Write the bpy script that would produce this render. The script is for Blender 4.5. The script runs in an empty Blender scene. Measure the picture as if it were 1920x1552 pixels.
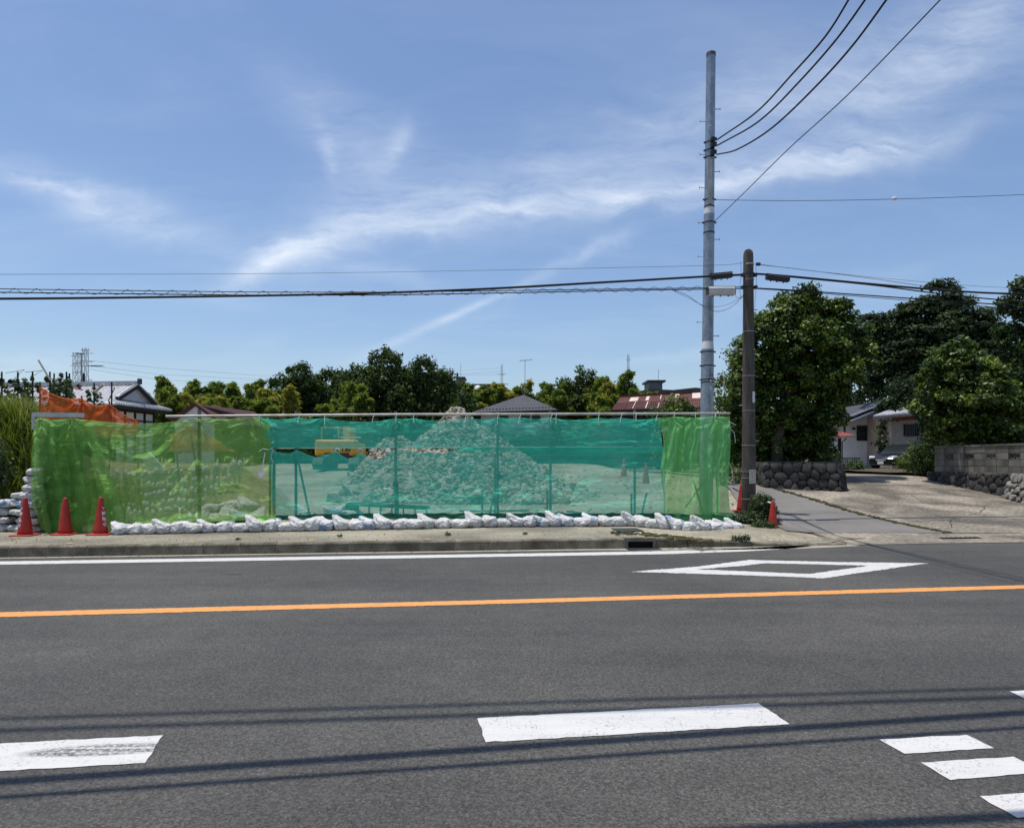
import bpy, bmesh, math, random
import numpy as np
from mathutils import Vector as V, Matrix, noise as mn
from mathutils.geometry import tessellate_polygon
random.seed(7)
RNG = np.random.default_rng(11)
scene = bpy.context.scene
col = scene.collection
rad = math.radians

# ------------------------------------------------------------------ camera, light, exposure
F, CX, HY, H = 1300.0, 960.0, 865.0, 1.55        # focal length (photo px), principal column, horizon row, eye height (m)
cam_data = bpy.data.cameras.new('camera'); cam = bpy.data.objects.new('camera', cam_data); col.objects.link(cam)
cam.location = (0, 0, H); cam.rotation_euler = (rad(90), 0, 0)
cam_data.sensor_width = 36; cam_data.lens = F / 1920 * 36
cam_data.shift_y = (HY - 776) / 1920
cam_data.clip_start = 0.1; cam_data.clip_end = 6000
scene.camera = cam
SOFF = V((0.19, -0.035))                          # horizontal shadow offset per metre of height
sd = V((-SOFF.x, -SOFF.y, 1)).normalized()        # towards the sun
sun_el = math.asin(sd.z); sun_az = math.atan2(sd.x, sd.y)
sl = bpy.data.lights.new('sun', 'SUN'); sl.energy = 4.4; sl.angle = rad(0.53); sl.color = (1.0, 0.95, 0.875)
so = bpy.data.objects.new('sun', sl); col.objects.link(so)
so.rotation_euler = (-sd).to_track_quat('-Z', 'Y').to_euler()
scene.view_settings.view_transform = 'Standard'
try: scene.view_settings.look = 'None'
except Exception: pass
scene.view_settings.gamma = 1; scene.view_settings.exposure = -0.07
scene.view_settings.use_curve_mapping = False
scene.render.engine = 'CYCLES'
scene.cycles.max_bounces = 8; scene.cycles.transparent_max_bounces = 24
scene.cycles.diffuse_bounces = 3; scene.cycles.glossy_bounces = 2; scene.cycles.transmission_bounces = 4
scene.cycles.caustics_reflective = False; scene.cycles.caustics_refractive = False

def world_setup():
    w = bpy.data.worlds.new('World'); scene.world = w; w.use_nodes = True
    nt = w.node_tree; N = nt.nodes; L = nt.links; N.clear()
    out = N.new('ShaderNodeOutputWorld'); bg = N.new('ShaderNodeBackground'); bg.inputs[1].default_value = 0.12
    sky = N.new('ShaderNodeTexSky'); sky.sky_type = 'NISHITA'; sky.sun_disc = False
    sky.sun_elevation = sun_el; sky.sun_rotation = sun_az; sky.altitude = 50
    sky.air_density = 1.15; sky.dust_density = 1.0; sky.ozone_density = 2.2
    tc = N.new('ShaderNodeTexCoord'); sep = N.new('ShaderNodeSeparateXYZ'); L.new(tc.outputs['Generated'], sep.inputs[0])
    def m(op, a, b=None, c=None, clamp=False):
        n = N.new('ShaderNodeMath'); n.operation = op; n.use_clamp = clamp
        for i, v in enumerate((a, b, c)):
            if v is None: continue
            if isinstance(v, (int, float)): n.inputs[i].default_value = v
            else: L.new(v, n.inputs[i])
        return n.outputs[0]
    ysafe = m('MAXIMUM', sep.outputs[1], 0.05)
    u = m('DIVIDE', sep.outputs[0], ysafe); v = m('DIVIDE', sep.outputs[2], ysafe)   # bearing and height of the clouds ahead
    comb = N.new('ShaderNodeCombineXYZ'); L.new(u, comb.inputs[0]); L.new(v, comb.inputs[1])
    def noise(scale, det, vec, rough=.55, dist=0.0):
        n = N.new('ShaderNodeTexNoise'); n.inputs['Scale'].default_value = scale; n.inputs['Detail'].default_value = det
        n.inputs['Roughness'].default_value = rough; n.inputs['Distortion'].default_value = dist
        L.new(vec, n.inputs['Vector']); return n
    wn = noise(3.2, 5, comb.outputs[0])
    ws = N.new('ShaderNodeSeparateXYZ'); L.new(wn.outputs['Color'], ws.inputs[0])
    wn2 = noise(14, 4, comb.outputs[0]); ws2 = N.new('ShaderNodeSeparateXYZ'); L.new(wn2.outputs['Color'], ws2.inputs[0])
    uu = m('ADD', m('ADD', u, m('MULTIPLY', m('SUBTRACT', ws.outputs[0], .5), .16)), m('MULTIPLY', m('SUBTRACT', ws2.outputs[0], .5), .03))
    vv = m('ADD', m('ADD', v, m('MULTIPLY', m('SUBTRACT', ws.outputs[1], .5), .10)), m('MULTIPLY', m('SUBTRACT', ws2.outputs[1], .5), .03))
    total = None
    #        x    y   angle  L    w   strength
    ST = [(525, 488, 24, 100, 24, .50), (640, 448, 20, 170, 44, .30), (880, 410, 9, 300, 36, .38), (1180, 368, 9, 210, 28, .32), (1400, 332, 11, 260, 32, .32), (1640, 288, 12, 220, 30, .42),
          (200, 392, -17, 200, 36, .48), (110, 360, -6, 120, 16, .25), (597, 285, -74, 60, 20, .30), (737, 283, 68, 42, 18, .28), (650, 262, -38, 190, 70, .22),
          (815, 608, 24, 150, 9, .34), (890, 575, 24, 70, 6, .30), (1130, 470, 26, 240, 12, .20), (1600, 150, 16, 520, 120, .22), (1180, 270, 20, 300, 60, .16), (1760, 90, 35, 300, 90, .22), (960, 360, 5, 340, 70, .13),
          (1240, 662, 6, 110, 12, .30), (140, 700, -10, 220, 26, .20), (640, 380, 30, 120, 60, .12), (1560, 540, 14, 200, 18, .12), (700, 520, -12, 160, 20, .2)]
    for x, y, ang, LL, w_, s in ST:
        u0 = (x - CX) / F; v0 = (HY - y) / F; a = rad(ang); ca, sa = math.cos(a), math.sin(a)
        du = m('SUBTRACT', uu if w_ > 10 else u, u0); dv = m('SUBTRACT', vv if w_ > 10 else v, v0)
        al = m('ADD', m('MULTIPLY', du, ca * F / LL), m('MULTIPLY', dv, sa * F / LL))
        ac = m('ADD', m('MULTIPLY', du, -sa * F / w_), m('MULTIPLY', dv, ca * F / w_))
        e = m('ADD', m('MULTIPLY', al, al), m('MULTIPLY', ac, ac))
        g = m('MULTIPLY', m('POWER', 2.718, m('MULTIPLY', e, -1)), s)
        total = g if total is None else m('ADD', total, g)
    # fibrous cirrus texture
    mp = N.new('ShaderNodeMapping'); mp.inputs['Rotation'].default_value = (0, 0, rad(-18)); mp.inputs['Scale'].default_value = (2.2, 9, 1)
    wv = N.new('ShaderNodeCombineXYZ'); L.new(uu, wv.inputs[0]); L.new(vv, wv.inputs[1]); L.new(wv.outputs[0], mp.inputs[0])
    fib = noise(3.0, 9, mp.outputs[0], .62, .4)
    fib2 = noise(11.0, 8, mp.outputs[0], .6, .3); fibs = m('MULTIPLY', m('SUBTRACT', m('ADD', m('MULTIPLY', fib.outputs[0], .82), m('MULTIPLY', fib2.outputs[0], .18)), .31), 2.6, clamp=True)
    cl = m('MULTIPLY', total, m('ADD', m('MULTIPLY', fibs, 1.05), .15))
    # thin veil over the whole vault (planar layer coordinates)
    zz = m('MAXIMUM', sep.outputs[2], .03)
    pc = N.new('ShaderNodeCombineXYZ'); L.new(m('DIVIDE', sep.outputs[0], m('ADD', zz, .25)), pc.inputs[0]); L.new(m('DIVIDE', sep.outputs[1], m('ADD', zz, .25)), pc.inputs[1])
    pm = N.new('ShaderNodeMapping'); pm.inputs['Rotation'].default_value = (0, 0, .6); pm.inputs['Scale'].default_value = (1, 2.6, 1); L.new(pc.outputs[0], pm.inputs[0])
    veil = noise(1.3, 7, pm.outputs[0], .6, .5)
    vm = m('MULTIPLY', m('SUBTRACT', veil.outputs[0], .46), .34, clamp=True)
    cl = m('ADD', cl, vm, clamp=True)
    hsv = N.new('ShaderNodeMixRGB'); hsv.blend_type = 'MULTIPLY'; hsv.inputs[0].default_value = 1; hsv.inputs[2].default_value = SKY_TINT
    L.new(sky.outputs[0], hsv.inputs[1])
    mix = N.new('ShaderNodeMixRGB'); L.new(cl, mix.inputs[0]); L.new(hsv.outputs[0], mix.inputs[1]); mix.inputs[2].default_value = (7.6, 8.3, 9.3, 1)
    L.new(mix.outputs[0], bg.inputs[0]); L.new(bg.outputs[0], out.inputs[0])
SKY_TINT = (1.04, 1.09, 1.20, 1)
world_setup()

# ------------------------------------------------------------------ helpers
def W(px, py, Y): return V(((px - CX) / F * Y, Y, H - (py - HY) / F * Y))
def G(px, py, z=0.0):
    Y = F * (H - z) / (py - HY); return V(((px - CX) / F * Y, Y, z))
def sstep(a, b, x):
    t = min(1, max(0, (x - a) / (b - a))); return t * t * (3 - 2 * t)
def interp(x, pts):
    if x <= pts[0][0]: return pts[0][1]
    for (a, b), (c, d) in zip(pts, pts[1:]):
        if x <= c: return b + (d - b) * (x - a) / (c - a)
    return pts[-1][1]
RS = 0.114                                          # the road's slope in plan
def kerbY(x): return 12.13 + RS * x
LEFTH = [(13.2, .16), (15.5, .17), (20, .42), (26, .75), (40, 1.38), (80, 1.6), (400, 2.2), (1500, 3)]
RIGHTH = [(13.4, 0.0), (14.4, .02), (16, .16), (20, .60), (23.5, 1.02), (60, 1.06), (100, 1.3), (400, 2.2), (1500, 3)]
def th(x, y):
    k = sstep(4.6, 6.6, x)
    y2 = y - .1 * (x - 8) if x > 8 and y < 30 else y
    return interp(y, LEFTH) * (1 - k) + interp(y2, RIGHTH) * k
def GT(px, py):
    lo, hi = 10.0, 60.0
    for _ in range(50):
        y = (lo + hi) / 2; p = W(px, py, y)
        if p.z > th(p.x, p.y): lo = y
        else: hi = y
    p.z = th(p.x, p.y); return p
def wloc(o):
    l = V((0, 0, 0))
    while o is not None: l = l + o.location; o = o.parent
    return l
def tagit(o, label=None, cat=None, group=None, kind=None):
    if label: o['label'] = label
    if cat: o['category'] = cat
    if group: o['group'] = group
    if kind: o['kind'] = kind
    return o
def thing(name, label, cat, loc=(0, 0, 0), group=None, rz=0):
    o = bpy.data.objects.new(name, None); col.objects.link(o); o.location = loc; o.rotation_euler = (0, 0, rz); o.empty_display_size = .1
    return tagit(o, label, cat, group)
def addobj(name, me, parent=None, loc=(0, 0, 0)):
    o = bpy.data.objects.new(name, me); col.objects.link(o)
    if parent is not None: o.parent = parent
    o.location = loc; return o
def copytree(o, parent=None):
    c = o.copy(); col.objects.link(c)
    if parent is not None: c.parent = parent
    for ch in list(o.children): copytree(ch, c)
    return c
class MB:
    def __init__(s): s.v = []; s.f = []
    def add(s, vs, fs):
        n = len(s.v); s.v.extend([tuple(x) for x in vs]); s.f.extend([tuple(i + n for i in f) for f in fs]); return s
    def box(s, x0, x1, y0, y1, z0, z1):
        return s.add([(x0, y0, z0), (x1, y0, z0), (x1, y1, z0), (x0, y1, z0), (x0, y0, z1), (x1, y0, z1), (x1, y1, z1), (x0, y1, z1)],
                     [(0, 3, 2, 1), (4, 5, 6, 7), (0, 1, 5, 4), (1, 2, 6, 5), (2, 3, 7, 6), (3, 0, 4, 7)])
    def obox(s, c, ax, ay, az):       # centre and three half-axis vectors
        c = V(c); ax = V(ax); ay = V(ay); az = V(az)
        return s.add([c - ax - ay - az, c + ax - ay - az, c + ax + ay - az, c - ax + ay - az, c - ax - ay + az, c + ax - ay + az, c + ax + ay + az, c - ax + ay + az],
                     [(0, 3, 2, 1), (4, 5, 6, 7), (0, 1, 5, 4), (1, 2, 6, 5), (2, 3, 7, 6), (3, 0, 4, 7)])
    def beam(s, p, q, w, h, up=(0, 0, 1)):
        p = V(p); q = V(q); d = (q - p); l = d.length; d.normalize(); sx = d.cross(V(up)); 
        if sx.length < 1e-4: sx = d.cross(V((0, 1, 0)))
        sx.normalize(); u = sx.cross(d)
        return s.obox((p + q) / 2, d * l / 2, sx * w / 2, u * h / 2)
    def tube(s, pts, r, n=8, cap=True):
        pts = [V(p) for p in pts]; m_ = len(pts); rs = r if isinstance(r, (list, tuple)) else [r] * m_
        vs = []; a = None
        for i, p in enumerate(pts):
            d = (pts[min(i + 1, m_ - 1)] - pts[max(i - 1, 0)]).normalized()
            if a is None:
                a = d.cross(V((0, 0, 1)))
                if a.length < 1e-3: a = d.cross(V((0, 1, 0)))
            a = (a - d * a.dot(d)).normalized(); b = d.cross(a)
            for k in range(n):
                t = 2 * math.pi * k / n; vs.append(p + (a * math.cos(t) + b * math.sin(t)) * rs[i])
        fs = [(i * n + k, i * n + (k + 1) % n, (i + 1) * n + (k + 1) % n, (i + 1) * n + k) for i in range(m_ - 1) for k in range(n)]
        if cap: fs += [tuple(range(n - 1, -1, -1)), tuple((m_ - 1) * n + k for k in range(n))]
        return s.add(vs, fs)
    def lathe(s, prof, n=20, c=(0, 0, 0), cap=True):
        vs = [(c[0] + r * math.cos(2 * math.pi * k / n), c[1] + r * math.sin(2 * math.pi * k / n), c[2] + z) for r, z in prof for k in range(n)]
        fs = [(i * n + k, i * n + (k + 1) % n, (i + 1) * n + (k + 1) % n, (i + 1) * n + k) for i in range(len(prof) - 1) for k in range(n)]
        if cap: fs += [tuple(range(n - 1, -1, -1)), tuple((len(prof) - 1) * n + k for k in range(n))]
        return s.add(vs, fs)
    def prism(s, poly, ext):          # poly: list of points, ext: extrusion vector
        n = len(poly); e = V(ext); a = [V(p) for p in poly]
        return s.add(a + [p + e for p in a], [tuple(range(n - 1, -1, -1)), tuple(range(n, 2 * n))] + [(i, (i + 1) % n, (i + 1) % n + n, i + n) for i in range(n)])
    def mesh(s, name, mat, smooth=False, off=None):
        me = bpy.data.meshes.new(name)
        vs = s.v if off is None else [(a[0] - off[0], a[1] - off[1], a[2] - off[2]) for a in s.v]
        me.from_pydata([tuple(x) for x in vs], [], s.f)
        if mat: me.materials.append(mat)
        if smooth: me.polygons.foreach_set('use_smooth', [True] * len(me.polygons))
        me.update(); return me
    def build(s, name, mat, parent=None, smooth=False, origin=None, sharp=None):
        """verts are world coordinates; parent things are unrotated while built"""
        if parent is not None:
            me = s.mesh(name, mat, smooth, wloc(parent)); o = addobj(name, me, parent)
        else:
            me = s.mesh(name, mat, smooth, origin); o = addobj(name, me, None, origin or (0, 0, 0))
        if sharp: me.set_sharp_from_angle(angle=rad(sharp))
        return o
def npmesh(name, verts, quads, mat, tone=None, smooth=False):
    me = bpy.data.meshes.new(name); nv = len(verts); nf, k = quads.shape
    me.vertices.add(nv); me.vertices.foreach_set('co', verts.astype(np.float32).ravel())
    me.loops.add(nf * k); me.loops.foreach_set('vertex_index', quads.astype(np.int32).ravel())
    me.polygons.add(nf); me.polygons.foreach_set('loop_start', np.arange(0, nf * k, k, dtype=np.int32))
    if tone is not None:
        at = me.attributes.new('tone', 'FLOAT', 'FACE'); at.data.foreach_set('value', tone.astype(np.float32))
    if mat: me.materials.append(mat)
    if smooth: me.polygons.foreach_set('use_smooth', np.ones(nf, dtype=bool))
    me.update(calc_edges=True); me.validate(); return me

# ------------------------------------------------------------------ materials
MATS = {}
def nt_new(name):
    m_ = bpy.data.materials.new(name); m_.use_nodes = True; nt = m_.node_tree; nt.nodes.clear(); return m_, nt, nt.nodes, nt.links
def c4(c): return (c[0], c[1], c[2], 1)
def M(name, c1, c2=None, scale=4, detail=5, rough=.75, bump=0, bscale=30, metallic=0, spec=.35, stretch=(1, 1, 1), lo=.35, hi=.65, fine=None, distort=0, rnd=0):
    """colour from one noise between c1 and c2, optional fine speckle, optional bump"""
    if name in MATS: return MATS[name]
    m_, nt, N, L = nt_new(name)
    out = N.new('ShaderNodeOutputMaterial'); p = N.new('ShaderNodeBsdfPrincipled'); L.new(p.outputs[0], out.inputs[0])
    p.inputs['Roughness'].default_value = rough; p.inputs['Metallic'].default_value = metallic; p.inputs['Specular IOR Level'].default_value = spec
    p.inputs['Base Color'].default_value = c4(c1)
    tc = N.new('ShaderNodeTexCoord'); mp = N.new('ShaderNodeMapping'); mp.inputs['Scale'].default_value = stretch; L.new(tc.outputs['Object'], mp.inputs[0])
    if rnd:
        oi = N.new('ShaderNodeObjectInfo'); q1 = N.new('ShaderNodeMath'); q1.operation = 'MULTIPLY'; q1.inputs[1].default_value = 61; L.new(oi.outputs['Random'], q1.inputs[0]); L.new(q1.outputs[0], mp.inputs['Location'])
    last = None
    if c2 is not None:
        n = N.new('ShaderNodeTexNoise'); n.inputs['Scale'].default_value = scale; n.inputs['Detail'].default_value = detail; n.inputs['Distortion'].default_value = distort; L.new(mp.outputs[0], n.inputs['Vector'])
        r = N.new('ShaderNodeMapRange'); r.inputs[1].default_value = lo; r.inputs[2].default_value = hi; L.new(n.outputs[0], r.inputs[0])
        mx = N.new('ShaderNodeMixRGB'); L.new(r.outputs[0], mx.inputs[0]); mx.inputs[1].default_value = c4(c1); mx.inputs[2].default_value = c4(c2)
        last = mx.outputs[0]
    if fine is not None:
        fs, fa = fine
        n2 = N.new('ShaderNodeTexNoise'); n2.inputs['Scale'].default_value = fs; n2.inputs['Detail'].default_value = 4; L.new(tc.outputs['Object'], n2.inputs['Vector'])
        r2 = N.new('ShaderNodeMapRange'); r2.inputs[1].default_value = .3; r2.inputs[2].default_value = .7; r2.inputs[3].default_value = 1 - fa; r2.inputs[4].default_value = 1 + fa; L.new(n2.outputs[0], r2.inputs[0])
        mm = N.new('ShaderNodeVectorMath'); mm.operation = 'SCALE'
        if last is not None: L.new(last, mm.inputs[0])
        else: mm.inputs[0].default_value = c1
        L.new(r2.outputs[0], mm.inputs['Scale']); last = mm.outputs[0]
    if rnd and last is not None:
        rr2 = N.new('ShaderNodeMapRange'); rr2.inputs[3].default_value = 1 - rnd; rr2.inputs[4].default_value = 1 + rnd; L.new(oi.outputs['Random'], rr2.inputs[0]); m3 = N.new('ShaderNodeVectorMath'); m3.operation = 'SCALE'; L.new(last, m3.inputs[0]); L.new(rr2.outputs[0], m3.inputs['Scale']); last = m3.outputs[0]
    if last is not None: L.new(last, p.inputs['Base Color'])
    if bump:
        nb = N.new('ShaderNodeTexNoise'); nb.inputs['Scale'].default_value = bscale; nb.inputs['Detail'].default_value = 5; L.new(tc.outputs['Object'], nb.inputs['Vector'])
        b = N.new('ShaderNodeBump'); b.inputs['Strength'].default_value = bump; b.inputs['Distance'].default_value = .02; L.new(nb.outputs[0], b.inputs['Height']); L.new(b.outputs[0], p.inputs['Normal'])
    MATS[name] = m_; return m_

def leaf_mat(name, dark, mid, light, transl=.35, rough=.5, spec=.3):
    m_, nt, N, L = nt_new(name)
    out = N.new('ShaderNodeOutputMaterial'); p = N.new('ShaderNodeBsdfPrincipled'); p.inputs['Roughness'].default_value = rough; p.inputs['Specular IOR Level'].default_value = spec
    at = N.new('ShaderNodeAttribute'); at.attribute_name = 'tone'
    cr = N.new('ShaderNodeValToRGB'); cr.color_ramp.elements[0].color = c4(dark); cr.color_ramp.elements[1].color = c4(light)
    e = cr.color_ramp.elements.new(.5); e.color = c4(mid)
    L.new(at.outputs['Fac'], cr.inputs[0]); L.new(cr.outputs[0], p.inputs['Base Color'])
    tr = N.new('ShaderNodeBsdfTranslucent'); mul = N.new('ShaderNodeMixRGB'); mul.blend_type = 'MULTIPLY'; mul.inputs[0].default_value = 1; mul.inputs[2].default_value = (1.5, 1.6, .7, 1)
    L.new(cr.outputs[0], mul.inputs[1]); L.new(mul.outputs[0], tr.inputs[0])
    mx = N.new('ShaderNodeMixShader'); mx.inputs[0].default_value = transl; L.new(p.outputs[0], mx.inputs[1]); L.new(tr.outputs[0], mx.inputs[2]); L.new(mx.outputs[0], out.inputs[0])
    MATS[name] = m_; return m_

def asphalt_mat():
    m_, nt, N, L = nt_new('asphalt'); out = N.new('ShaderNodeOutputMaterial'); p = N.new('ShaderNodeBsdfPrincipled'); L.new(p.outputs[0], out.inputs[0])
    p.inputs['Roughness'].default_value = .72; p.inputs['Specular IOR Level'].default_value = .35
    tc = N.new('ShaderNodeTexCoord')
    def noise(s, d, vec, r=.5):
        n = N.new('ShaderNodeTexNoise'); n.inputs['Scale'].default_value = s; n.inputs['Detail'].default_value = d; n.inputs['Roughness'].default_value = r; L.new(vec, n.inputs['Vector']); return n.outputs[0]
    def mr(v, a, b, c, d):
        n = N.new('ShaderNodeMapRange'); n.inputs[1].default_value = a; n.inputs[2].default_value = b; n.inputs[3].default_value = c; n.inputs[4].default_value = d; L.new(v, n.inputs[0]); return n.outputs[0]
    def mul(a, b, op='MULTIPLY'):
        n = N.new('ShaderNodeMath'); n.operation = op
        L.new(a, n.inputs[0]) if not isinstance(a, float) else None
        if isinstance(b, float): n.inputs[1].default_value = b
        else: L.new(b, n.inputs[1])
        return n.outputs[0]
    mp = N.new('ShaderNodeMapping'); mp.inputs['Rotation'].default_value = (0, 0, -math.atan(RS)); mp.inputs['Scale'].default_value = (.06, 1.3, 1); L.new(tc.outputs['Object'], mp.inputs[0])
    lanes = noise(1.1, 4, mp.outputs[0]); big = noise(.35, 5, tc.outputs['Object']); midn = noise(3.5, 6, tc.outputs['Object'], .6); fine = noise(95, 3, tc.outputs['Object'], .7)
    val = mul(mul(mr(lanes, .3, .7, .80, 1.16), mr(big, .3, .7, .84, 1.14)), mul(mr(midn, .3, .7, .88, 1.12), mul(mr(fine, .3, .7, .60, 1.45), mr(noise(36, 4, tc.outputs['Object'], .8), .32, .68, .58, 1.46))))
    vo = N.new('ShaderNodeTexVoronoi'); vo.inputs['Scale'].default_value = 85; L.new(tc.outputs['Object'], vo.inputs['Vector'])
    sp = N.new('ShaderNodeSeparateColor'); L.new(vo.outputs['Color'], sp.inputs[0])
    cellv = mr(sp.outputs[1], 0, 1, .62, 1.42)
    val = mul(val, cellv)
    stone = mul(mr(sp.outputs[0], .80, .99, 0, 1), mr(vo.outputs['Distance'], .15, .42, 1, 0))
    base = N.new('ShaderNodeMixRGB'); base.inputs[1].default_value = (.0605, .0575, .0515, 1); base.inputs[2].default_value = (.068, .0645, .0565, 1); L.new(mr(big, .4, .6, 0, 1), base.inputs[0])
    sc = N.new('ShaderNodeVectorMath'); sc.operation = 'SCALE'; L.new(base.outputs[0], sc.inputs[0]); L.new(val, sc.inputs['Scale'])
    mx = N.new('ShaderNodeMixRGB'); L.new(mul(mul(stone, mr(noise(1.7, 5, tc.outputs['Object'], .6), .35, .65, .25, 1.0)), .85), mx.inputs[0]); L.new(sc.outputs[0], mx.inputs[1]); mx.inputs[2].default_value = (.22, .21, .2, 1)
    L.new(mx.outputs[0], p.inputs['Base Color'])
    b = N.new('ShaderNodeBump'); b.inputs['Strength'].default_value = .55; b.inputs['Distance'].default_value = .006; L.new(fine, b.inputs['Height']); L.new(b.outputs[0], p.inputs['Normal'])
    return m_
def paint_mat(name, c, wear=.5, tyre=None):
    m_, nt, N, L = nt_new(name); out = N.new('ShaderNodeOutputMaterial'); p = N.new('ShaderNodeBsdfPrincipled'); L.new(p.outputs[0], out.inputs[0])
    p.inputs['Roughness'].default_value = .65
    tc = N.new('ShaderNodeTexCoord')
    def noise(s, d, r=.6, vec=None):
        n = N.new('ShaderNodeTexNoise'); n.inputs['Scale'].default_value = s; n.inputs['Detail'].default_value = d; n.inputs['Roughness'].default_value = r; L.new(vec or tc.outputs['Object'], n.inputs['Vector']); return n.outputs[0]
    def mr(v, a, b, c_, d):
        n = N.new('ShaderNodeMapRange'); n.inputs[1].default_value = a; n.inputs[2].default_value = b; n.inputs[3].default_value = c_; n.inputs[4].default_value = d; L.new(v, n.inputs[0]); return n.outputs[0]
    def mul(a, b, op='MULTIPLY'):
        n = N.new('ShaderNodeMath'); n.operation = op; n.use_clamp = True
        L.new(a, n.inputs[0])
        if isinstance(b, float): n.inputs[1].default_value = b
        else: L.new(b, n.inputs[1])
        return n.outputs[0]
    fn = noise(60, 6); md = noise(5, 6)
    worn = mul(mr(fn, .54, .63, 0, .85), mr(md, .50 - .1 * wear, .66, 0, 1))
    mp = N.new('ShaderNodeMapping'); mp.inputs['Rotation'].default_value = (0, 0, -.142); mp.inputs['Scale'].default_value = (.5, 14, 1); L.new(tc.outputs['Object'], mp.inputs[0])
    streak = noise(1.2, 5, .6, mp.outputs[0])
    if tyre is not None:
        gx, gy, a, lx, ly = tyre
        m2 = N.new('ShaderNodeMapping'); m2.vector_type = 'TEXTURE'; m2.inputs['Location'].default_value = (gx, gy, 0); m2.inputs['Rotation'].default_value = (0, 0, a); m2.inputs['Scale'].default_value = (lx, ly, 1e6); L.new(tc.outputs['Object'], m2.inputs[0])
        ln = N.new('ShaderNodeVectorMath'); ln.operation = 'LENGTH'; L.new(m2.outputs[0], ln.inputs[0])
        reg = mr(ln.outputs['Value'], 1.05, .75, 0, 1)
        m3 = N.new('ShaderNodeMapping'); m3.inputs['Rotation'].default_value = (0, 0, -a); m3.inputs['Scale'].default_value = (.25, 55, 1); L.new(tc.outputs['Object'], m3.inputs[0])
        ts = noise(1.0, 3, .5, m3.outputs[0]); f2 = noise(45, 5, .7)
        ty = mul(mul(reg, mr(ts, .42, .5, 0, 1)), mr(f2, .34, .55, 0, 1))
        worn = mul(worn, mul(ty, .93), 'MAXIMUM')
    sh = mr(streak, .3, .7, .90, 1.03)
    sc = N.new('ShaderNodeVectorMath'); sc.operation = 'SCALE'; sc.inputs[0].default_value = c; L.new(mul(sh, mr(fn, .3, .7, .93, 1.05)), sc.inputs['Scale'])
    mx = N.new('ShaderNodeMixRGB'); L.new(worn, mx.inputs[0]); L.new(sc.outputs[0], mx.inputs[1]); mx.inputs[2].default_value = (.07, .068, .066, 1)
    L.new(mx.outputs[0], p.inputs['Base Color'])
    b = N.new('ShaderNodeBump'); b.inputs['Strength'].default_value = .4; b.inputs['Distance'].default_value = .005; L.new(fn, b.inputs['Height']); L.new(b.outputs[0], p.inputs['Normal'])
    MATS[name] = m_; return m_
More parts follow.
